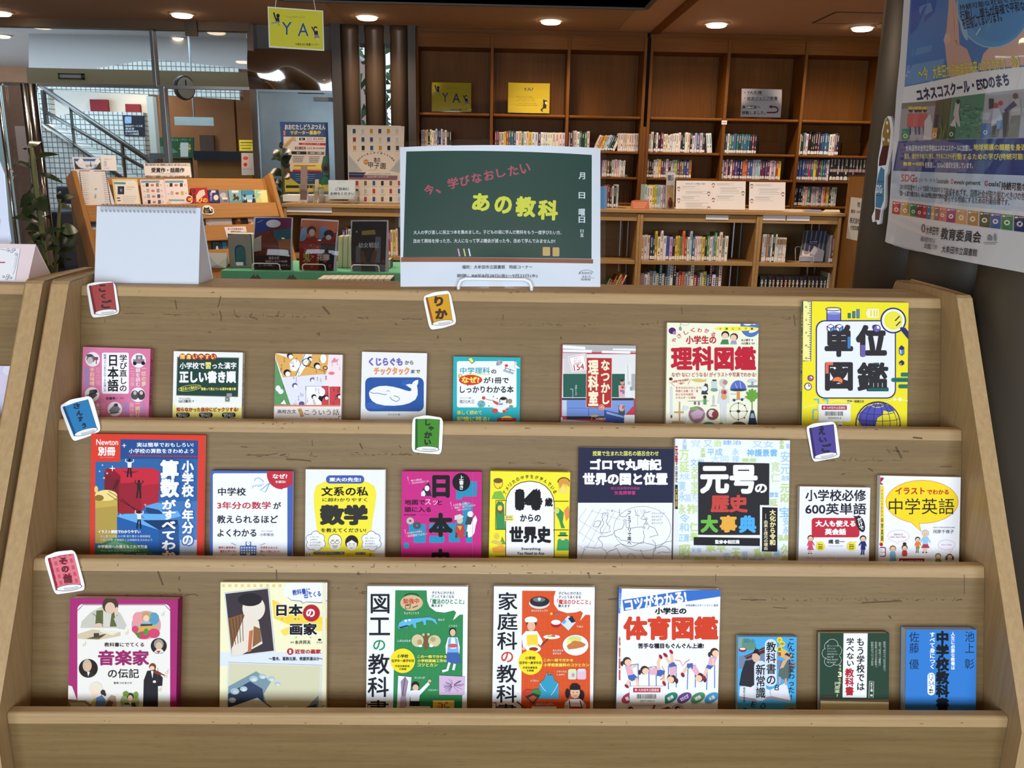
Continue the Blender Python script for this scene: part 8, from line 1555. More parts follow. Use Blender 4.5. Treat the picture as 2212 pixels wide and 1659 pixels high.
# lobby shell
LC=PY(200,76,YG+.05).z+.05;YBK=13.2
m_lc=mat('lobby_ceiling',(178,176,176),.8);m_brick=mat('pale_tile',(222,224,220),.5)
struct('ceiling_lobby',MB().box(-12,xm+.13,7.56,14.2,2.9,3.0),m_lc)
struct('wall_lobby_right',MB().box(xm+.03,xm+.13,7.6,14.2,0,2.9),mat('lobby_wood',(150,98,52),.5,var=.2))
struct('wall_lobby_end',MB().box(-12,xm+.13,14.2,14.4,0,2.9),mat('lobby_wood'))
# beam seen through the glass above the transom
YBm=8.4;p,q=g(56,146,YBm),g(515,189,YBm)
struct('beam_1',MB().box(p.x,q.x+.3,YBm,YBm+.3,q.z,p.z),mat('beam_plaster',(206,186,148),.7),label='beige beam across the lobby')
vent=thing('air_vent','narrow air vent on the lobby beam','vent',g(155,165,YBm));a,b_=g(126,158,YBm),g(184,172,YBm)
link('vent_frame',MB().box(a.x,b_.x,YBm-.012,YBm-.001,a.z-.012,a.z).box(a.x,b_.x,YBm-.012,YBm-.001,b_.z,b_.z+.012).box(a.x,a.x+.012,YBm-.012,YBm-.001,b_.z,a.z).box(b_.x-.03,b_.x,YBm-.012,YBm-.001,b_.z,a.z),mat('vent_frame_grey',(84,78,66),.5),vent)
link('vent_slot',MB().box(a.x+.012,b_.x-.03,YBm-.008,YBm-.001,b_.z+.012,a.z-.012),mat('vent_white',(206,200,190),.6),vent)
clk=thing('wall_clock','round wall clock hanging under the lobby beam','clock',g(397,190,YBm-.05));c=g(397,190,YBm-.05)
MC=Matrix.Translation((0,0,0))@Matrix.Rotation(R_(58),4,'Z')@Matrix.Rotation(R_(90),4,'X')
f=MB().lathe([(.105,-.02),(.11,0),(.105,.03)],(0,0,0),28);link('clock_case',f,mat('clock_dark',(60,56,50),.4),clk,M=MC,world=False)
f=MB().lathe([(.095,.03),(.095,.032)],(0,0,0),28);link('clock_face',f,mat('clock_face',(216,224,220),.5),clk,M=MC,world=False)
f=MB().box(-.004,.004,0,.07,.032,.036).box(0,.05,-.004,.004,.032,.036);link('clock_hands',f,m_black,clk,M=MC,world=False)
# glass-tile wall with stairs
tile,t_,b_=nt('white_glass_tile');N=t_.nodes.new;K=t_.links.new
tc=N('ShaderNodeTexCoord');mp=N('ShaderNodeMapping');mp.inputs['Rotation'].default_value=(R_(90),0,0);K(tc.outputs['Object'],mp.inputs[0])
br=N('ShaderNodeTexBrick');br.offset=0;br.inputs['Scale'].default_value=1;br.inputs['Brick Width'].default_value=.056;br.inputs['Row Height'].default_value=.056;br.inputs['Mortar Size'].default_value=.006;br.inputs['Mortar Smooth'].default_value=.4
br.inputs['Color1'].default_value=(*lin((226,232,230)),1);br.inputs['Color2'].default_value=(*lin((206,214,212)),1);br.inputs['Mortar'].default_value=(*lin((112,118,116)),1)
K(mp.outputs[0],br.inputs[0]);K(br.outputs['Color'],b_.inputs['Base Color']);b_.inputs['Roughness'].default_value=.2
YW=10.6
def w2(px,py,Y=YW):q=PY(px,py,Y);return(q.x,q.z)
struct('wall_tile',MB().prism([w2(60,262),w2(180,240),w2(309,243),w2(321,430),(w2(321,430)[0],0),(w2(60,262)[0],0)],1,YW,YW+.15),tile,label='white glass-tile wall behind the stairs')
struct('wall_tile_upper',MB().prism([w2(40,187),w2(520,187),w2(520,216),w2(308,203),w2(106,193),w2(112,262),w2(40,262)],1,YW-.02,YW+.1),tile,label='band of white glass tile above the stair hall')
struct('wall_tile_high',MB().prism([w2(210,147),w2(330,128),w2(515,147),w2(515,160),w2(210,160)],1,YW,YW+.1),tile,label='sloping band of white glass tile under the lobby ceiling')
struct('wall_fascia',MB().prism([w2(60,40),w2(560,40),w2(560,149),w2(515,149),w2(330,130),w2(205,149),w2(60,149)],1,YW+.02,YW+.08),m_lc,label='pale grey fascia above the sloping tile band in the lobby')
struct('wall_stair_hall',MB().prism([w2(95,185,12.2),w2(320,185,12.2),w2(320,300,12.2),w2(95,300,12.2)],1,12.2,12.3),m_brick,label='pale wall of the stair hall')
for i,(x0,y0,x1,y1)in enumerate(((191,214,233,241),(268,224,302,244))):
    a,b2=PY(x0,y0,12.1),PY(x1,y1+12,12.1);o=link('wall_panel',MB().box(a.x-(a.x+b2.x)/2,b2.x-(a.x+b2.x)/2,0,.05,b2.z-b2.z,a.z-b2.z),mat('crimson_felt',(126,28,46),.8));o.location=((a.x+b2.x)/2,12.13,b2.z)
    tag(o,('crimson panel on the stair hall wall, the bigger one','crimson panel on the stair hall wall above the dark blue sign')[i],'panel','crimson panels in the stair hall')
stair=thing('staircase','staircase with dark steel handrails in front of the white tile wall','staircase',(PY(200,330,YW-.5).x,YW-.5,0))
YS=YW-.6
link('stringer',MB().prism([w2(82,266,YS),w2(262,385,YS),w2(330,440,YS),(w2(330,440,YS)[0],0),(w2(82,266,YS)[0],0)],1,YS,YS+.5),tile,stair)
rail_m=mat('stair_steel',(110,112,112),.3,.8)
def rail3(pts,r):return MB().tube([PY(x,y,YS-.02)for x,y in pts],r,8)
for nm,pts,r in(('top_rail',[(84,185),(345,362)],.03),('handrail',[(80,231),(310,362)],.02),('lower_rail',[(80,257),(275,392)],.022)):link(nm,rail3(pts,r),rail_m,stair,smooth=True)
for x,y0,y1 in((157,232,318),(268,308,392),(97,195,268)):
    p,q=PY(x-(5 if x>100 else 1),y0,YS-.02),PY(x+(5 if x>100 else 1),y1,YS-.02);link('rail_post',MB().box(p.x,q.x,YS-.05,YS+.01,q.z,p.z),rail_m,stair)
A=Art().view(0,0,3.95);A.P([(1048,982),(1230,990),(1236,1164),(1062,1160)],(30,36,50));A.RR(1064,994,1122,1054,8,(150,176,216));A.L([(1078,1010),(1110,1044)],6,(180,200,230))
for i,s in enumerate(('障害者サービス室','集会室','図書館事務室','サークル準備室')):A.T(s,1070,1066+i*23,1070+(146,76,112,116)[i],1084+i*23,(206,214,222),.02)
flat_card('direction_sign','dark blue direction sign with white lettering on the tile wall','sign',[(1048,982),(1230,990),(1236,1164),(1062,1160)],A,Vector((0,YW-.012,1)),Vector((0,-1,0)),.01,(30,36,50))
# brick corner and dark things at the far side of the lobby
m_rb=mat('red_brown_brick',(112,70,48),.8,var=.3,vscale=20)
struct('wall_brick',MB().box(PY(-60,250,9.4).x,PY(56,250,9.4).x,9.4,9.6,0,PY(30,186,9.4).z),m_rb,label='red-brown brick wall at the far side of the lobby')
x0,x1=PY(30,290,9.3).x,PY(60,290,9.3).x
o=link('notice_board',MB().box(-(x1-x0)/2,(x1-x0)/2,0,.03,0,PY(40,272,9.3).z-PY(40,350,9.3).z),mat('dull_rose',(150,116,104),.7));o.location=((x0+x1)/2,9.33,PY(40,350,9.3).z);tag(o,'dull rose board on the brick wall of the lobby','board')
struct('window_1',MB().box(PY(-40,250,9.0).x,PY(9,250,9.0).x,9.0,9.02,.2,2.2),mat('bright_pane',(190,214,214),.3),label='pale pane at the photo\'s edge')
bench=thing('bench_seat','dark blue padded bench in the lobby behind the potted plant','bench',(PY(150,470,8.6).x,8.6,0));p,q=PY(118,402,8.6),PY(176,430,8.6);nav=mat('navy_pad',(62,70,92),.7)
link('backrest',MB().box(p.x,q.x,8.6,8.72,PY(140,440,8.6).z,p.z),nav,bench,bevel=.02);link('seat',MB().box(p.x,q.x,8.15,8.7,.38,PY(140,452,8.6).z),nav,bench,bevel=.02);link('base',MB().box(p.x+.05,q.x-.05,8.2,8.65,0,.38),m_black,bench)
# lift front, counters, signs and the inner doors of the lobby
lw=mat('lobby_wood');YQ=12.0
a,b2=PY(425,255,YQ),PY(512,345,YQ);struct('wall_lift',MB().box(a.x-.5,b2.x,YQ,YQ+.1,0,2.89),mat('wood_panel_wall',(132,86,46),.5,var=.2),label='wooden wall at the back of the lobby')
a,b2=PY(432,292,YQ),PY(466,345,YQ);struct('door_2',MB().box(a.x,b2.x,YQ-.03,YQ-.001,0,a.z),mat('lift_dark',(60,48,42),.4),label='dark doorway in the wooden lobby wall')
a,b2=PY(376,252,10.2),PY(462,272,10.2);o=link('hanging_sign',MB().box(-(b2.x-a.x)/2,(b2.x-a.x)/2,0,.03,0,a.z-b2.z),mat('pale_translucent',(186,200,200),.15,coat=.5,var=.3,vscale=4));o.location=((a.x+b2.x)/2,10.2,b2.z);tag(o,'pale grey hanging sign in the lobby before the wooden wall','sign')
hr=link('hanging_rod',MB().tube([(0,.015,a.z-b2.z),(0,.015,2.899-b2.z)],.012,6),steel_d,o,M=Matrix())
a,b2=PY(345,297,10.4),PY(420,342,10.4)
A=Art().view(0,0,3.95);A.P([(1362,1172),(1652,1174),(1652,1346),(1362,1344)],(40,84,56));A.T('ビブリオ・アワード',1440,1184,1630,1204,(150,190,150),.02);A.E(1580,1244,48,26,(190,140,70));A.E(1580,1268,52,14,(206,190,110));A.E(1580,1290,46,18,(130,80,50));A.R(1540,1216,1606,1338,(200,206,200));A.P([(1370,1250),(1440,1240),(1520,1300),(1370,1320)],(90,130,110))
flat_card('green_poster','green poster with a sandwich picture on a lobby board','poster',[(1362,1172),(1652,1174),(1652,1346),(1362,1344)],A,Vector((0,10.4,1)),Vector((0,-1,0)),.02,(40,84,56))
stb=link('poster_stand',MB().box(a.x+.05,a.x+.08,10.45,10.48,0,a.z).box(b2.x-.08,b2.x-.05,10.45,10.48,0,a.z).box(a.x+.05,b2.x-.05,10.43,10.46,b2.z-.05,b2.z-.0),mat('dark_bracket'));tag(stb,'dark two-legged stand behind the green poster','stand')
ct=thing('reception_counter','wooden reception counter with a dark top in the lobby','counter',(PY(470,360,9.6).x,9.6,0));a,b2=PY(424,326,9.6),PY(524,348,9.6)
link('counter_front',MB().box(a.x,b2.x+.1,9.6,10.2,0,b2.z),mat('counter_wood',(156,106,52),.5,var=.15),ct);link('dark_top',MB().box(a.x-.02,b2.x+.12,9.56,10.22,b2.z,a.z),mat('counter_dark',(40,46,52),.3),ct)
struct('trim_20',MB().box(PY(319,250,9.9).x,PY(333,250,9.9).x,9.9,10.0,0,PY(325,208,9.9).z),mat('pale_pillar',(206,208,200),.6),label='pale narrow pillar in the lobby')
A=Art().view(0,0,3.95);A.T('入館時',1314,1354,1392,1388,(176,60,70),.03)
flat_card('entry_notice','pale notice with red lettering behind the rack\'s header sign','notice',[(1274,1306),(1390,1308),(1394,1400),(1276,1400)],A,Vector((0,7.9,1)),Vector((0,-1,0)),.004,(206,214,226))
o=link('notice_stand',MB().box(-.09,.09,0,.02,PY(338,354,7.9).z-.03,PY(338,354,7.9).z).box(-.012,.012,0,.02,0,PY(338,354,7.9).z).box(-.12,.12,-.1,.12,0,.015),steel_d);q=PY(338,360,7.93);o.location=(q.x,7.915,0);tag(o,'thin metal notice stand behind the rack\'s header sign','stand')
nst=PY(338,360,7.93)
# notices on the glass
A=Art().view(0,0,3.95);A.R(2052,1212,2160,1222,(120,110,50));A.R(2052,1236,2150,1244,(140,130,60));A.R(2060,1262,2140,1270,(120,110,50))
flat_card('notice_card','yellow notice stuck on the glass beside the steel post','notice',[(2040,1194),(2176,1196),(2180,1288),(2044,1288)],A,Vector((0,YG-.004,1)),Vector((0,-1,0)),.002,(216,214,70),'notices on the glass')
A=Art().view(0,0,3.95);A.RR(2066,1316,2124,1428,10,(222,190,180));A.E(2096,1350,22,16,(206,90,80));A.E(2094,1404,16,16,(196,50,60));A.R(2072,1440,2150,1446,(160,160,160))
flat_card('notice_card','grey notice with red pictures on the glass under the yellow notice','notice',[(2058,1304),(2190,1306),(2196,1494),(2062,1494)],A,Vector((0,YG-.004,1)),Vector((0,-1,0)),.002,(190,192,194),'notices on the glass')
A=Art().view(0,0,3.95);A.P([(66,1396),(112,1466),(34,1466)],(222,222,226));A.R(62,1404,72,1440,(40,70,140));A.E(67,1450,6,6,(40,70,140));A.R(46,1442,96,1450,(206,80,80))
flat_card('warning_sticker','white triangular caution sticker on the glass at the photo\'s edge','sticker',[(66,1392),(116,1468),(30,1468)],A,Vector((0,YG-.003,1)),Vector((0,-1,0)),.001,(222,222,226))
A=Art().view(0,0,3.95);A.T('自動ドア',44,1508,104,1520,(60,70,110))
flat_card('arrow_sticker','small white arrow sticker below the caution triangle on the glass','sticker',[(32,1514),(44,1500),(116,1502),(116,1526),(44,1526)],A,Vector((0,YG-.003,1)),Vector((0,-1,0)),.001,(214,218,222))
# greenery outside between the columns
rd=random.Random(21);fol=mat('leaf_green',(96,132,84),.7,var=.4,vscale=9)
for i in range(2):
    t=thing('garden_tree',('leafy tree outside, seen between the first two bronze columns','leafy tree outside, seen between the columns by the bookcase')[i],'tree',((-1.2,-.35)[i],9.4+i*.5,0))
    L=t.location;f=MB();f.tube([(L.x,L.y,0),(L.x+.1,L.y,1.2),(L.x-.05,L.y,2.6)],.07,8,r2=.03);link('trunk',f,mat('bark',(90,76,60),.9),t)
    f=MB()
    for _ in range(420):
        c=Vector((L.x+rd.gauss(0,.2),L.y+rd.gauss(0,.2),1.5+rd.gauss(0,.7)));u=Vector((rd.uniform(-1,1),rd.uniform(-1,1),rd.uniform(-1,1))).normalized()*.07;v=u.orthogonal().normalized()*.035
        f.add([c-u,c+v,c+u,c-v],[(0,1,2,3)])
    o=link('foliage',f,fol,t)
struct('ground',MB().box(xm+.14,6,7.9,16,-.12,-.02),mat('garden_soil',(110,104,84),.9))
# ================================================================ rubber plants
leafm=mat('rubber_leaf',(44,62,34),.35,var=.3,vscale=6);stemm=mat('plant_stem',(104,110,66),.7);potm=mat('plant_pot',(150,140,126),.6)
def leaf(mb,base,tip,w_,up=Vector((0,0,1)),droop=.15):
    base,tip=Vector(base),Vector(tip);d=tip-base;s_=d.cross(up)
    s_=(s_.normalized()if s_.length>1e-5 else Vector((1,0,0)))*w_;nn=s_.cross(d).normalized()*d.length
    prof=[(0,.06),(.15,.5),(.35,.95),(.55,1),(.78,.7),(.93,.3),(1,.02)];vs=[]
    for t,q in prof:
        c=base+d*t+nn*(.18*math.sin(t*math.pi)-droop*t*t);vs+=[c-s_*q*.5-nn*.02*q,c+nn*-.03*q,c+s_*q*.5-nn*.02*q]
    fs=[]
    for i in range(len(prof)-1):
        for j in(0,1):fs.append((i*3+j,i*3+j+1,(i+1)*3+j+1,(i+1)*3+j))
    mb.add(vs,fs)
def plant(label,stems,leaves,Y,grp='rubber plants'):
    x0=PY(*stems[0][-1],Y).x;root=thing('rubber_plant',label,'plant',(x0,Y,0),grp)
    link('pot',MB().lathe([(.12,0),(.15,.26),(.16,.28),(.15,.28),(.14,.25),(.0,.25)],(x0,Y,0),24),potm,root,smooth=True)
    for st in stems:
        pts=[PY(x,y,Y)for x,y in st]+[Vector((x0,Y,.24))];link('stem',MB().tube(pts[::-1],.014,8,r2=.008),stemm,root,smooth=True)
    rd=random.Random(len(leaves))
    for bx,by,tx,ty_,w_ in leaves:
        b0=PY(bx,by,Y);t0=PY(tx,ty_,Y+rd.uniform(-.12,.12));f=MB();leaf(f,b0,t0,w_*Y/1832,Vector((rd.uniform(-.3,.3),-.75,.6)));link('leaf',f,leafm,root,smooth=True)
plant('tall potted rubber plant in front of the glass by the pink tent card',[[(68,318),(72,360),(80,420),(90,500),(103,590)]],
    [(68,325,86,300,22),(70,320,52,318,20),(74,352,118,328,15),(72,366,22,352,12),(80,375,136,392,12),(80,418,40,446,24),(84,425,96,452,34),(86,455,30,440,20),(90,480,28,466,20),(92,500,46,490,20),(96,520,60,500,18),(92,470,106,468,14),(98,540,62,520,18),(98,520,120,490,22),(100,545,124,532,18),(84,440,44,470,26),(100,560,84,590,24),(103,575,112,596,22),(78,400,60,425,22),(94,505,70,515,26)],4.1)
plant('shorter potted rubber plant between the tall one and the magazine rack',[[(130,430),(126,500),(122,560),(118,600)]],
    [(130,435,128,412,12),(130,440,162,418,18),(128,450,156,445,22),(127,500,168,495,36),(126,510,166,525,30),(124,550,163,537,16),(122,560,132,575,26),(124,525,100,512,20),(121,570,150,558,14),(126,490,140,508,30)],4.25)
plant('rubber plant beside the steel door, in front of the zoo poster',[[(606,318),(609,350),(612,390),(613,430)]],
    [(607,322,607,306,8),(608,350,592,320,18),(608,340,624,322,18),(610,360,626,335,22),(610,365,624,350,20),(611,380,582,366,22),(611,385,624,378,18),(612,400,590,388,14),(612,410,594,398,16),(608,345,588,342,12),(612,420,592,420,20),(613,425,624,415,18)],6.75)
# ================================================================ hanging sign and downlights
A=Art().view(540,0,3.95)
A.T('Young Adult corner',306,136,470,156,(150,140,40));A.T('Y',272,188,356,296,(40,76,150),.006);A.T('A',408,198,500,308,(40,76,150),.006);A.T('中高生向け図書コーナー',388,368,592,390,(60,60,40),.02,rot=1);ya_figures(A,160,70,624,428)
hp=Vector((0,4.35,2.2));hn=Vector((.03,-.99,.05)).normalized()
M,tf,wd=frame_of((578,14),(698,23),hp,hn)
hs=thing('hanging_sign','yellow hanging sign lettered Y A on two strings from the ceiling','sign',M=M)
c4=[tf(*p)for p in((578,14),(698,23),(700.5,110),(581,102.5))]
b=MB().prism(c4[::-1],2,-.001,0,(232,232,206));ins=[tf(*p)for p in((580.5,17),(696,25.5),(698,107),(583.5,99.5))]
A0=Art().P([(580.5,17),(696,25.5),(698,107),(583.5,99.5)],(214,206,60));A0.put(b,tf,z0=.00002,fn=lambda u,v,z:(u,v,z));A.put(b,tf,z0=.0001,fn=lambda u,v,z:(u,v,z))
link('sign_board',b,inkm,hs,M=Matrix())
Mi=M.inverted();top=Mi@PZ(630,-95,CEIL-.001)
up0=Mi@Vector((*(M@Vector((.14,0,0))).xy,CEIL-.001))
for px,py in((594,17),(682,22)):
    u,v=tf(px,py);link('string',MB().tube([(u,v-.005,.001),(up0.x+(u-.14)*.3,up0.y,up0.z)],.0014,6),white_card,hs,M=Matrix())
em=mat('lamp_glow',(255,226,186),.5,emit=14)
trimm=mat('lamp_trim',(222,206,190),.5)
LAMPS=[(0,25,'above the glass front at the photo\'s edge'),(393,29,'before the glass front, over the magazine rack'),(793,34,'before the bronze columns'),(1190,43,'before the second and third bookcase bays'),(1548,50,'before the bookcase bays after the black gap'),(1863,58,'beside the ceiling hatch near the grey pillar')]
def lamp(p,la,e,r=.075,spot=True):
    t=thing('downlight','round warm ceiling downlight '+la,'ceiling light',p,'ceiling downlights')
    link('trim_ring',MB().lathe([(r*1.18,0),(r*1.2,-.008),(r*1.02,-.012),(r,-.002)],p,28),trimm,t,smooth=False)
    link('lens',MB().lathe([(r,-.002),(r*.96,-.022),(r*.8,-.028),(0.001,-.03)],p,28),em,t,smooth=True)
    l=bpy.data.lights.new('downlight_beam','SPOT');l.energy=e;l.color=lin((255,231,204));l.spot_size=R_(150);l.spot_blend=.8;l.shadow_soft_size=.07
    o=bpy.data.objects.new('downlight_beam',l);COL.objects.link(o);o.parent=t;o.location=(0,0,-.05)
for px,py,la in LAMPS:lamp(PZ(px,py,CEIL),la,55)
# lamp rows added out of view to light the shelf face, books and cards
OV='added out of view overhead, '
for y,e,spots_ in((4.9,72,((-2.75,'over the magazine rack'),(-1.35,'over the low green table'),(0,'over the gap behind the chalkboard poster'),(1.4,'over the white cards'),(2.7,'over the end panel'))),
                     (3.1,36,((-1.9,'behind the flip calendar'),(.1,'behind the chalkboard poster'),(1.8,'behind the grey pillar'))),
                     (.9,4,((-1.5,'before the pink tent card'),(.05,'before the chalkboard poster'),(1.6,'before the grey pillar')))):
    for x,la in spots_:lamp(Vector((x,y,CEIL)),OV+la,e)
for i,(px,py)in enumerate(((4,76),(91,131),(177,119),(270,101),(388,82),(497,124))):
    p=PZ(px,py,2.9);lamp(p,'in the lobby ceiling, %s from the photo\'s edge'%ORD[i],90,.085)
# hatch in the ceiling
ht=thing('ceiling_hatch','square access hatch in the ceiling beside the last downlight','hatch',PZ(1850,40,CEIL));c4=[PZ(x,y,CEIL)for x,y in((1755,48.3),(1813,25.6),(1950,29.5),(1898,51.8))]
hx=[min(c.x for c in c4),max(c.x for c in c4)];hy=[min(c.y for c in c4),max(c.y for c in c4)]
hx=[(c4[0].x+c4[1].x)/2,(c4[2].x+c4[3].x)/2];hy=[(c4[1].y+c4[2].y)/2,(c4[0].y+c4[3].y)/2]
link('hatch_panel',MB().box(hx[0],hx[1],hy[0],hy[1],CEIL-.003,CEIL+.001),m_ceil,ht)
b=MB();t=.014
for x0,x1,y0,y1 in((hx[0]-t,hx[0],hy[0]-t,hy[1]+t),(hx[1],hx[1]+t,hy[0]-t,hy[1]+t),(hx[0],hx[1],hy[0]-t,hy[0]),(hx[0],hx[1],hy[1],hy[1]+t)):b.box(x0,x1,y0,y1,CEIL-.004,CEIL)
link('hatch_frame',b,mat('hatch_frame',(70,50,38),.6),ht)
# ================================================================ grey fluted pillar with the big poster
m_pil=mat('grey_brown_pillar',(74,66,54),.45,metal=.15)
XQ=1.125;RQ=.15
for i,(y,la)in enumerate(((2.26,'rounded flute of the grey pillar farthest from the viewer'),(1.96,'rounded flute of the grey pillar behind the poster'),(1.66,'rounded flute of the grey pillar beside the display shelf'))):
    struct('pillar_%d'%(i+1),MB().lathe([(RQ,0),(RQ,CEIL)],(XQ,y,0),40),m_pil,smooth=True,label=la)
struct('pillar_4',MB().box(XQ,XQ+.5,1.5,2.38,0,CEIL),m_pil,label='core of the grey pillar')
XPo=.966;PNx=Vector((-1,0,0))
A=Art().view(1652,0,3.95);SKY=(76,128,196);NVY=(34,62,138);WH=(236,240,244)
A.P([(1262,-300),(2400,-300),(2400,560),(1790,620),(1178,742)],SKY)
A.P([(1262,-300),(1500,-300),(1440,100),(1230,300)],(62,96,180));A.P([(1300,60),(1400,20),(1420,90),(1320,150)],(110,146,206));A.P([(1200,560),(1520,500),(1500,660),(1180,735)],(110,156,210));A.P([(1250,420),(1420,380),(1400,440),(1240,480)],(100,146,206))
A.P([(1570,-300),(1640,-300),(1620,0),(1640,120),(1660,380),(1730,420),(1780,540),(1790,640),(1590,670),(1560,620),(1540,500),(1530,400),(1514,340),(1540,260),(1556,60)],(214,172,158));A.P([(1600,60),(1620,300),(1650,400),(1612,340)],(176,128,116));A.E(1546,330,26,44,(224,190,178));A.P([(1840,600),(1880,460),(1960,380),(2100,300),(2230,190),(2400,60),(2400,540)],(222,184,168));A.P([(1960,380),(2100,300),(2230,190),(2230,230),(2080,350),(1970,410)],(236,206,194));A.P([(1780,540),(1800,600),(1840,600),(1830,640),(1780,640)],(190,206,226))
A.E(1960,40,332,372,(160,200,230));A.E(1960,40,322,362,(92,160,216));A.E(1990,60,270,300,(80,150,212));A.E(1700,260,24,90,(150,196,230),rot=-20);A.L([(1850,240),(1810,300)],12,(180,214,238))
A.T('持続可能な社会を目指し、',1650,-10,2300,40,(30,34,60),.02,rot=-9);A.T('行動し、誰もが幸福で平和な世界',1660,40,2330,130,(30,34,60),.025,rot=-9);A.T('を目指してまいります。',1680,120,2040,220,(30,34,60),.03,rot=-12)
A.T('〜今　大牟田から始まる未来へのつながり　ESD',1290,520,2196,640,(236,226,60),.02,rot=-6.5,ol=((40,60,120),3,.012))
A.P([(1178,742),(1790,620),(2400,550),(2400,1180),(1120,1200),(1160,900)],WH)
A.T('ユネスコスクール・ESDのまち',1270,690,2110,800,(28,30,84),.045,rot=-9.5)
A.P([(1156,880),(1452,858),(1430,1196),(1126,1202)],(168,164,172));A.P([(1452,858),(1600,832),(1560,1190),(1412,1196)],(96,86,76));A.P([(1600,832),(1904,796),(1880,1184),(1560,1190)],(84,136,110));A.P([(1904,796),(2400,740),(2400,1180),(1870,1184)],(168,170,180))
A.P([(1156,880),(1452,858),(1448,900),(1154,930)],(130,124,116))
for x,c in((1228,(206,96,90)),(1276,(210,110,104)),(1308,(206,96,96)),(1352,(200,100,96))):
    A.E(x,936,18,24,(64,48,44));A.E(x,922,22,14,(226,196,80));A.P([(x-26,970),(x+22,964),(x+26,1080),(x-34,1090)],c);A.L([(x-8,1080),(x-6,1150)],16,(84,84,120))
A.P([(1340,1190),(1350,1030),(1400,970),(1420,1060),(1416,1190)],(214,214,220));A.P([(1440,1090),(1452,980),(1480,980),(1470,1090)],(60,56,90));A.P([(1500,860),(1590,850),(1560,1180),(1470,1190)],(84,92,60))
rd=random.Random(6)
for _ in range(60):A.E(rd.uniform(1680,1880),rd.uniform(880,1160),rd.uniform(8,18),rd.uniform(5,10),rd.choice([(70,120,96),(110,160,130),(60,100,84)]),10)
for _ in range(14):A.L([(1480+rd.uniform(0,90),rd.uniform(1040,1100)),(1476+rd.uniform(0,80),1180)],5,rd.choice([(130,140,90),(90,100,60)]))
A.P([(1640,870),(1680,880),(1670,960),(1690,1080),(1670,1080),(1620,980)],(200,190,190));A.E(1662,868,16,22,(60,46,40));A.P([(1590,1070),(1640,1000),(1650,1090)],(206,210,210))
for x,y,c,h in((1950,840,(60,56,60),90),(1972,842,(50,50,56),80)):A.P([(x-10,y),(x+10,y),(x+12,y+h),(x-8,y+h)],c)
A.E(2000,900,18,22,(190,60,60));A.E(2040,880,18,20,(190,60,56));A.P([(1980,930),(2030,920),(2060,1020),(1960,1080)],(190,200,220));A.P([(1970,1080),(2040,1060),(2010,1170),(1960,1176)],(70,80,76));A.E(2164,820,22,26,(110,84,76));A.P([(2130,850),(2200,840),(2210,980),(2130,990)],(176,180,176));A.P([(2130,990),(2200,980),(2180,1170),(2090,1176)],(120,120,110));A.P([(2150,860),(2180,900),(2080,960),(2070,940)],(84,76,110));A.P([(2060,960),(2110,950),(2100,1170),(2060,1176)],(84,80,84));A.R(2010,1030,2060,1100,(96,150,200))
for p,c in(([(1158,1100),(1224,1096),(1212,1194),(1148,1194)],(50,140,90)),([(1430,1092),(1476,1090),(1466,1184),(1418,1188)],(222,150,70)),([(1590,1080),(1640,1078),(1626,1184),(1570,1184)],(60,96,60)),([(1880,1056),(1956,1050),(1950,1178),(1868,1180)],(44,110,176))):A.P(p,c);cx=sum(q[0]for q in p)/4;cy=sum(q[1]for q in p)/4;A.E(cx,cy+14,18,18,W0);A.E(cx,cy+14,11,12,c)
A.P([(1126,1204),(1560,1192),(2400,1176),(2400,1506),(1080,1456)],NVY)
A.T('大牟田市の全市立学校はユネスコスクールに加盟し、',1186,1236,1800,1290,(226,232,240),.03);A.T('地球規模の課題を身近に',1812,1228,2290,1286,(232,226,90),.035)
A.T('捉え、自分たちなりに考え、できることから',1176,1308,1620,1356,(232,226,90),.03);A.T('行動するための学び(持続可能な開発の',1622,1308,2400,1372,(232,226,90),.03);A.T('教育＝ESD)',1166,1380,1356,1420,(232,226,90),.035);A.T('を推進し、SDGsの達成を目指しています。',1364,1384,1810,1436,(226,232,240),.03,rot=1)
A.view(1652,240,3.95)
A.P([(1080,508),(2400,556),(2400,880),(2100,850),(1060,745)],(190,212,234));A.P([(1060,745),(2100,850),(2400,880),(2400,1500),(2212,1380),(1800,1295),(1440,1220),(1200,1165),(1006,1120)],(226,230,236))
A.T('SDGs',1148,540,1296,604,(184,34,52),.03,rot=2);A.T('(エス・ディ・ジーズ)',1306,572,1468,612,K0,.02,rot=3);A.T('S',1476,572,1490,612,(184,40,60),.02);A.T('ustainable',1492,576,1594,618,K0,.02,rot=2);A.T('D',1618,580,1642,622,(184,40,60),.03);A.T('evelopment',1646,590,1878,640,K0,.025,rot=2);A.T('G',1910,594,1938,640,(184,40,60),.03);A.T('oals',1944,600,2026,644,K0,.025,rot=2);A.T('「持続可能な開発',2030,610,2330,680,K0,.03,rot=3)
A.T('2015年国連サミットで採択され2030年までに',1138,636,1590,686,(50,52,60),.012,rot=4);A.T('達成をめざす、国際社会が取り組むべき17の世界共通',1566,676,2330,748,(50,52,60),.015,rot=3.5);A.T('「誰一人取り残さない」みんなが安心安全で幸せに',1134,690,1566,738,(40,42,50),.03,rot=4);A.T('暮らせる地球にするための行動目標です。',1560,736,2110,790,(50,52,60),.015,rot=3.5)
ICN=[((1076,1146),(190,30,50)),((1154,1228),(190,154,60)),((1236,1298),(50,130,80)),((1298,1356),(150,40,60)),((1358,1400),(190,60,60)),((1402,1436),(70,130,190)),((1438,1474),(206,170,90)),((1474,1518),(120,40,66)),((1520,1584),(214,110,76)),((1590,1670),(170,30,110)),((1678,1764),(222,160,84)),((1776,1862),(180,134,60)),((1874,1958),(50,84,64)),((1962,2044),(40,96,160)),((2050,2138),(60,136,84)),((2148,2240),(34,50,100)),((2250,2340),(40,50,90))]
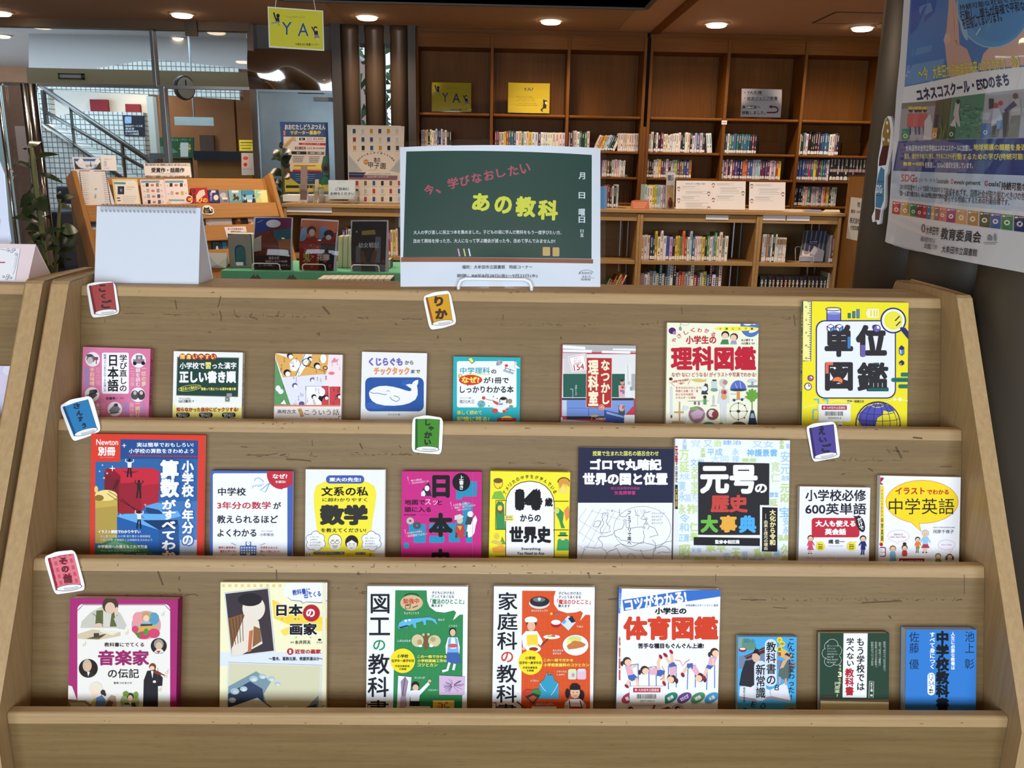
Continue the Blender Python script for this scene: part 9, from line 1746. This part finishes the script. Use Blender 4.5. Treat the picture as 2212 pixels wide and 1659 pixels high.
for(x0,x1),c in ICN:
    f=lambda x:768+(x-1076)*.114
    A.P([(x0,f(x0)),(x1,f(x1)),(x1-6,f(x1)+106+(x1-1076)*.024),(x0-6,f(x0)+106+(x0-1076)*.024)],c);cx,cy=(x0+x1)/2-4,f((x0+x1)/2)+68;r=(x1-x0)*.26
    A.E(cx,cy,r,r*1.0,W0,14);A.E(cx,cy,r*.55,r*.5,c,12);A.R(x0+5,f(x0)+10,x0+(x1-x0)*.3,f(x0)+24,W0);A.R(x0+(x1-x0)*.38,f(x0)+14,x1-8,f(x0)+20,(226,206,206))
A.ring(1368,1000,14,32,9,(110,60,60));A.T('大牟田市',1394,982,1518,1058,(50,50,54),.02,rot=5);A.T('教育委員会',1538,1010,1884,1112,(40,40,44),.02,rot=6);A.T('私達も大牟田がすすめている',1346,1074,1486,1122,(70,70,76),.01,rot=10);A.T('ESDを推進しています',1384,1130,1508,1180,(70,70,76),.01,rot=8);A.T('大牟田市立図書館',1550,1160,1852,1226,(40,40,44),.012,rot=6.5)
A.P([(1930,1066),(1952,1052),(1976,1070)],(120,130,136));A.R(1934,1072,1974,1104,(140,148,154));A.E(1996,1076,12,34,(150,156,162));A.R(1904,1118,2016,1124,(150,154,160));A.R(1910,1132,2000,1137,(150,154,160))
# the sheet itself hangs along the flutes, bulging a little between its fixings
M,tf,_=frame_of((1952,5),(2212,5),Vector((XPo,0,0)),PNx)
edge=[(1952,0),(1943,120),(1934,200),(1925,310),(1917,420),(1911,480),(1906,521),(1925,530),(1950,537),(1980,543),(2015,547),(2050,553),(2100,566),(2160,578),(2212,589),(2330,618),(2330,-60),(1958,-60)]
loc=[tf(*p)for p in edge];us=[p[0]for p in loc];vsn=[p[1]for p in loc];W_=max(us)-min(us);u0=min(us);v0=min(vsn)
Mp=M@Matrix.Translation((u0+W_/2,v0,0))
po=thing('large_poster','large blue and white poster with raised hands and small square icons on the grey pillar','poster',M=Mp)
un=26;ug=[u0+W_*i/un for i in range(un+1)];vg=[min(vsn),(min(vsn)+max(vsn))/2,max(vsn)]
hg=bent(ug,vg,lambda i,j:-.008*math.sin(i/un*math.pi*2.6)*(1,.7,.4)[j])
def pf_(u,v,z):return(u-u0-W_/2,v-v0,z+hg(u,v))
b=MB();tri=[tuple(t)for t in tessellate_polygon([[Vector((*p,0))for p in loc]])];ident=lambda x,y:(x,y)
def on_sheet(items,z0,flip=False):
    h_=Art();h_.items=items;k0=len(b.f);z=h_.put(b,ident,z0=z0,fn=pf_)
    if flip:b.f[k0:]=[f[::-1]for f in b.f[k0:]]
    return z
on_sheet(cut_cells([(edge,tri,(226,230,236))],tf,ug,vg),0);on_sheet(cut_cells([(edge,tri,(214,214,210))],tf,ug,vg),-.0006,True)
le=[(tf(*p)[1],tf(*p)[0])for p in edge[6::-1]]+[(tf(1958,-60)[1],tf(1958,-60)[0])] # left border of the sheet, upwards
def left_at(v):
    for(va,ua),(vb,ub)in zip(le[:-1],le[1:]):
        if va<=v<=vb:return ua+(ub-ua)*(v-va)/max(vb-va,1e-9)
    return le[0][1]if v<le[0][0]else le[-1][1]
trimmed=[]
for vv,ff,cc in cut_cells(A.items,tf,ug,vg):
    nv,nf=[],[]
    for f in ff:
        q=[(max(vv[i][0],left_at(vv[i][1])+.0005),vv[i][1])for i in f];k=len(nv);nv+=q;nf.append(tuple(range(k,k+len(q))))
    trimmed.append((nv,nf,cc))
on_sheet(trimmed,.0002)
link('sheet',b,inkg,po,M=Matrix())
# thick foam-board cut-out fixed to the pillar, plain patches in the colours of its print
A=Art().view(1652,240,3.95)
ol=[(1050,42),(1076,44),(1100,130),(1096,300),(1076,380),(1060,440),(1052,520),(1030,560),(1030,760),(1024,820),(996,850),(986,960),(960,970),(950,930),(920,950),(912,900),(938,840),(940,700),(960,560),(966,420),(990,280),(1000,170),(1026,70)]
A.P([(1046,50),(1064,80),(1074,180),(1062,290),(1004,300),(1004,190),(1028,80)],(150,116,50));A.P([(1004,300),(1062,290),(1046,400),(1034,460),(972,470),(978,400)],(84,40,36));A.P([(990,474),(1022,500),(1016,760),(990,830),(944,820),(950,640),(970,540)],(76,130,160));A.P([(944,830),(990,840),(976,930),(940,930)],(110,74,60));A.T('SDGs',950,630,1004,700,(216,222,228),.03,rot=3);A.L([(958,600),(1010,604)],6,(90,60,50));A.L([(948,720),(1006,722)],6,(90,60,50))
for x,y in((1044,100),(1014,240),(1056,250),(1050,170)):A.E(x,y,9,16,(222,218,206),12)
flat_card('foam_cutout','thick white-edged foam cut-out in brown and blue hanging edge-on beside the large poster','cut-out',smooth_outline(ol,3),A,Vector((.93,2.3,1.4)),Vector((-.9,-.44,0)).normalized(),.02,(236,236,236))
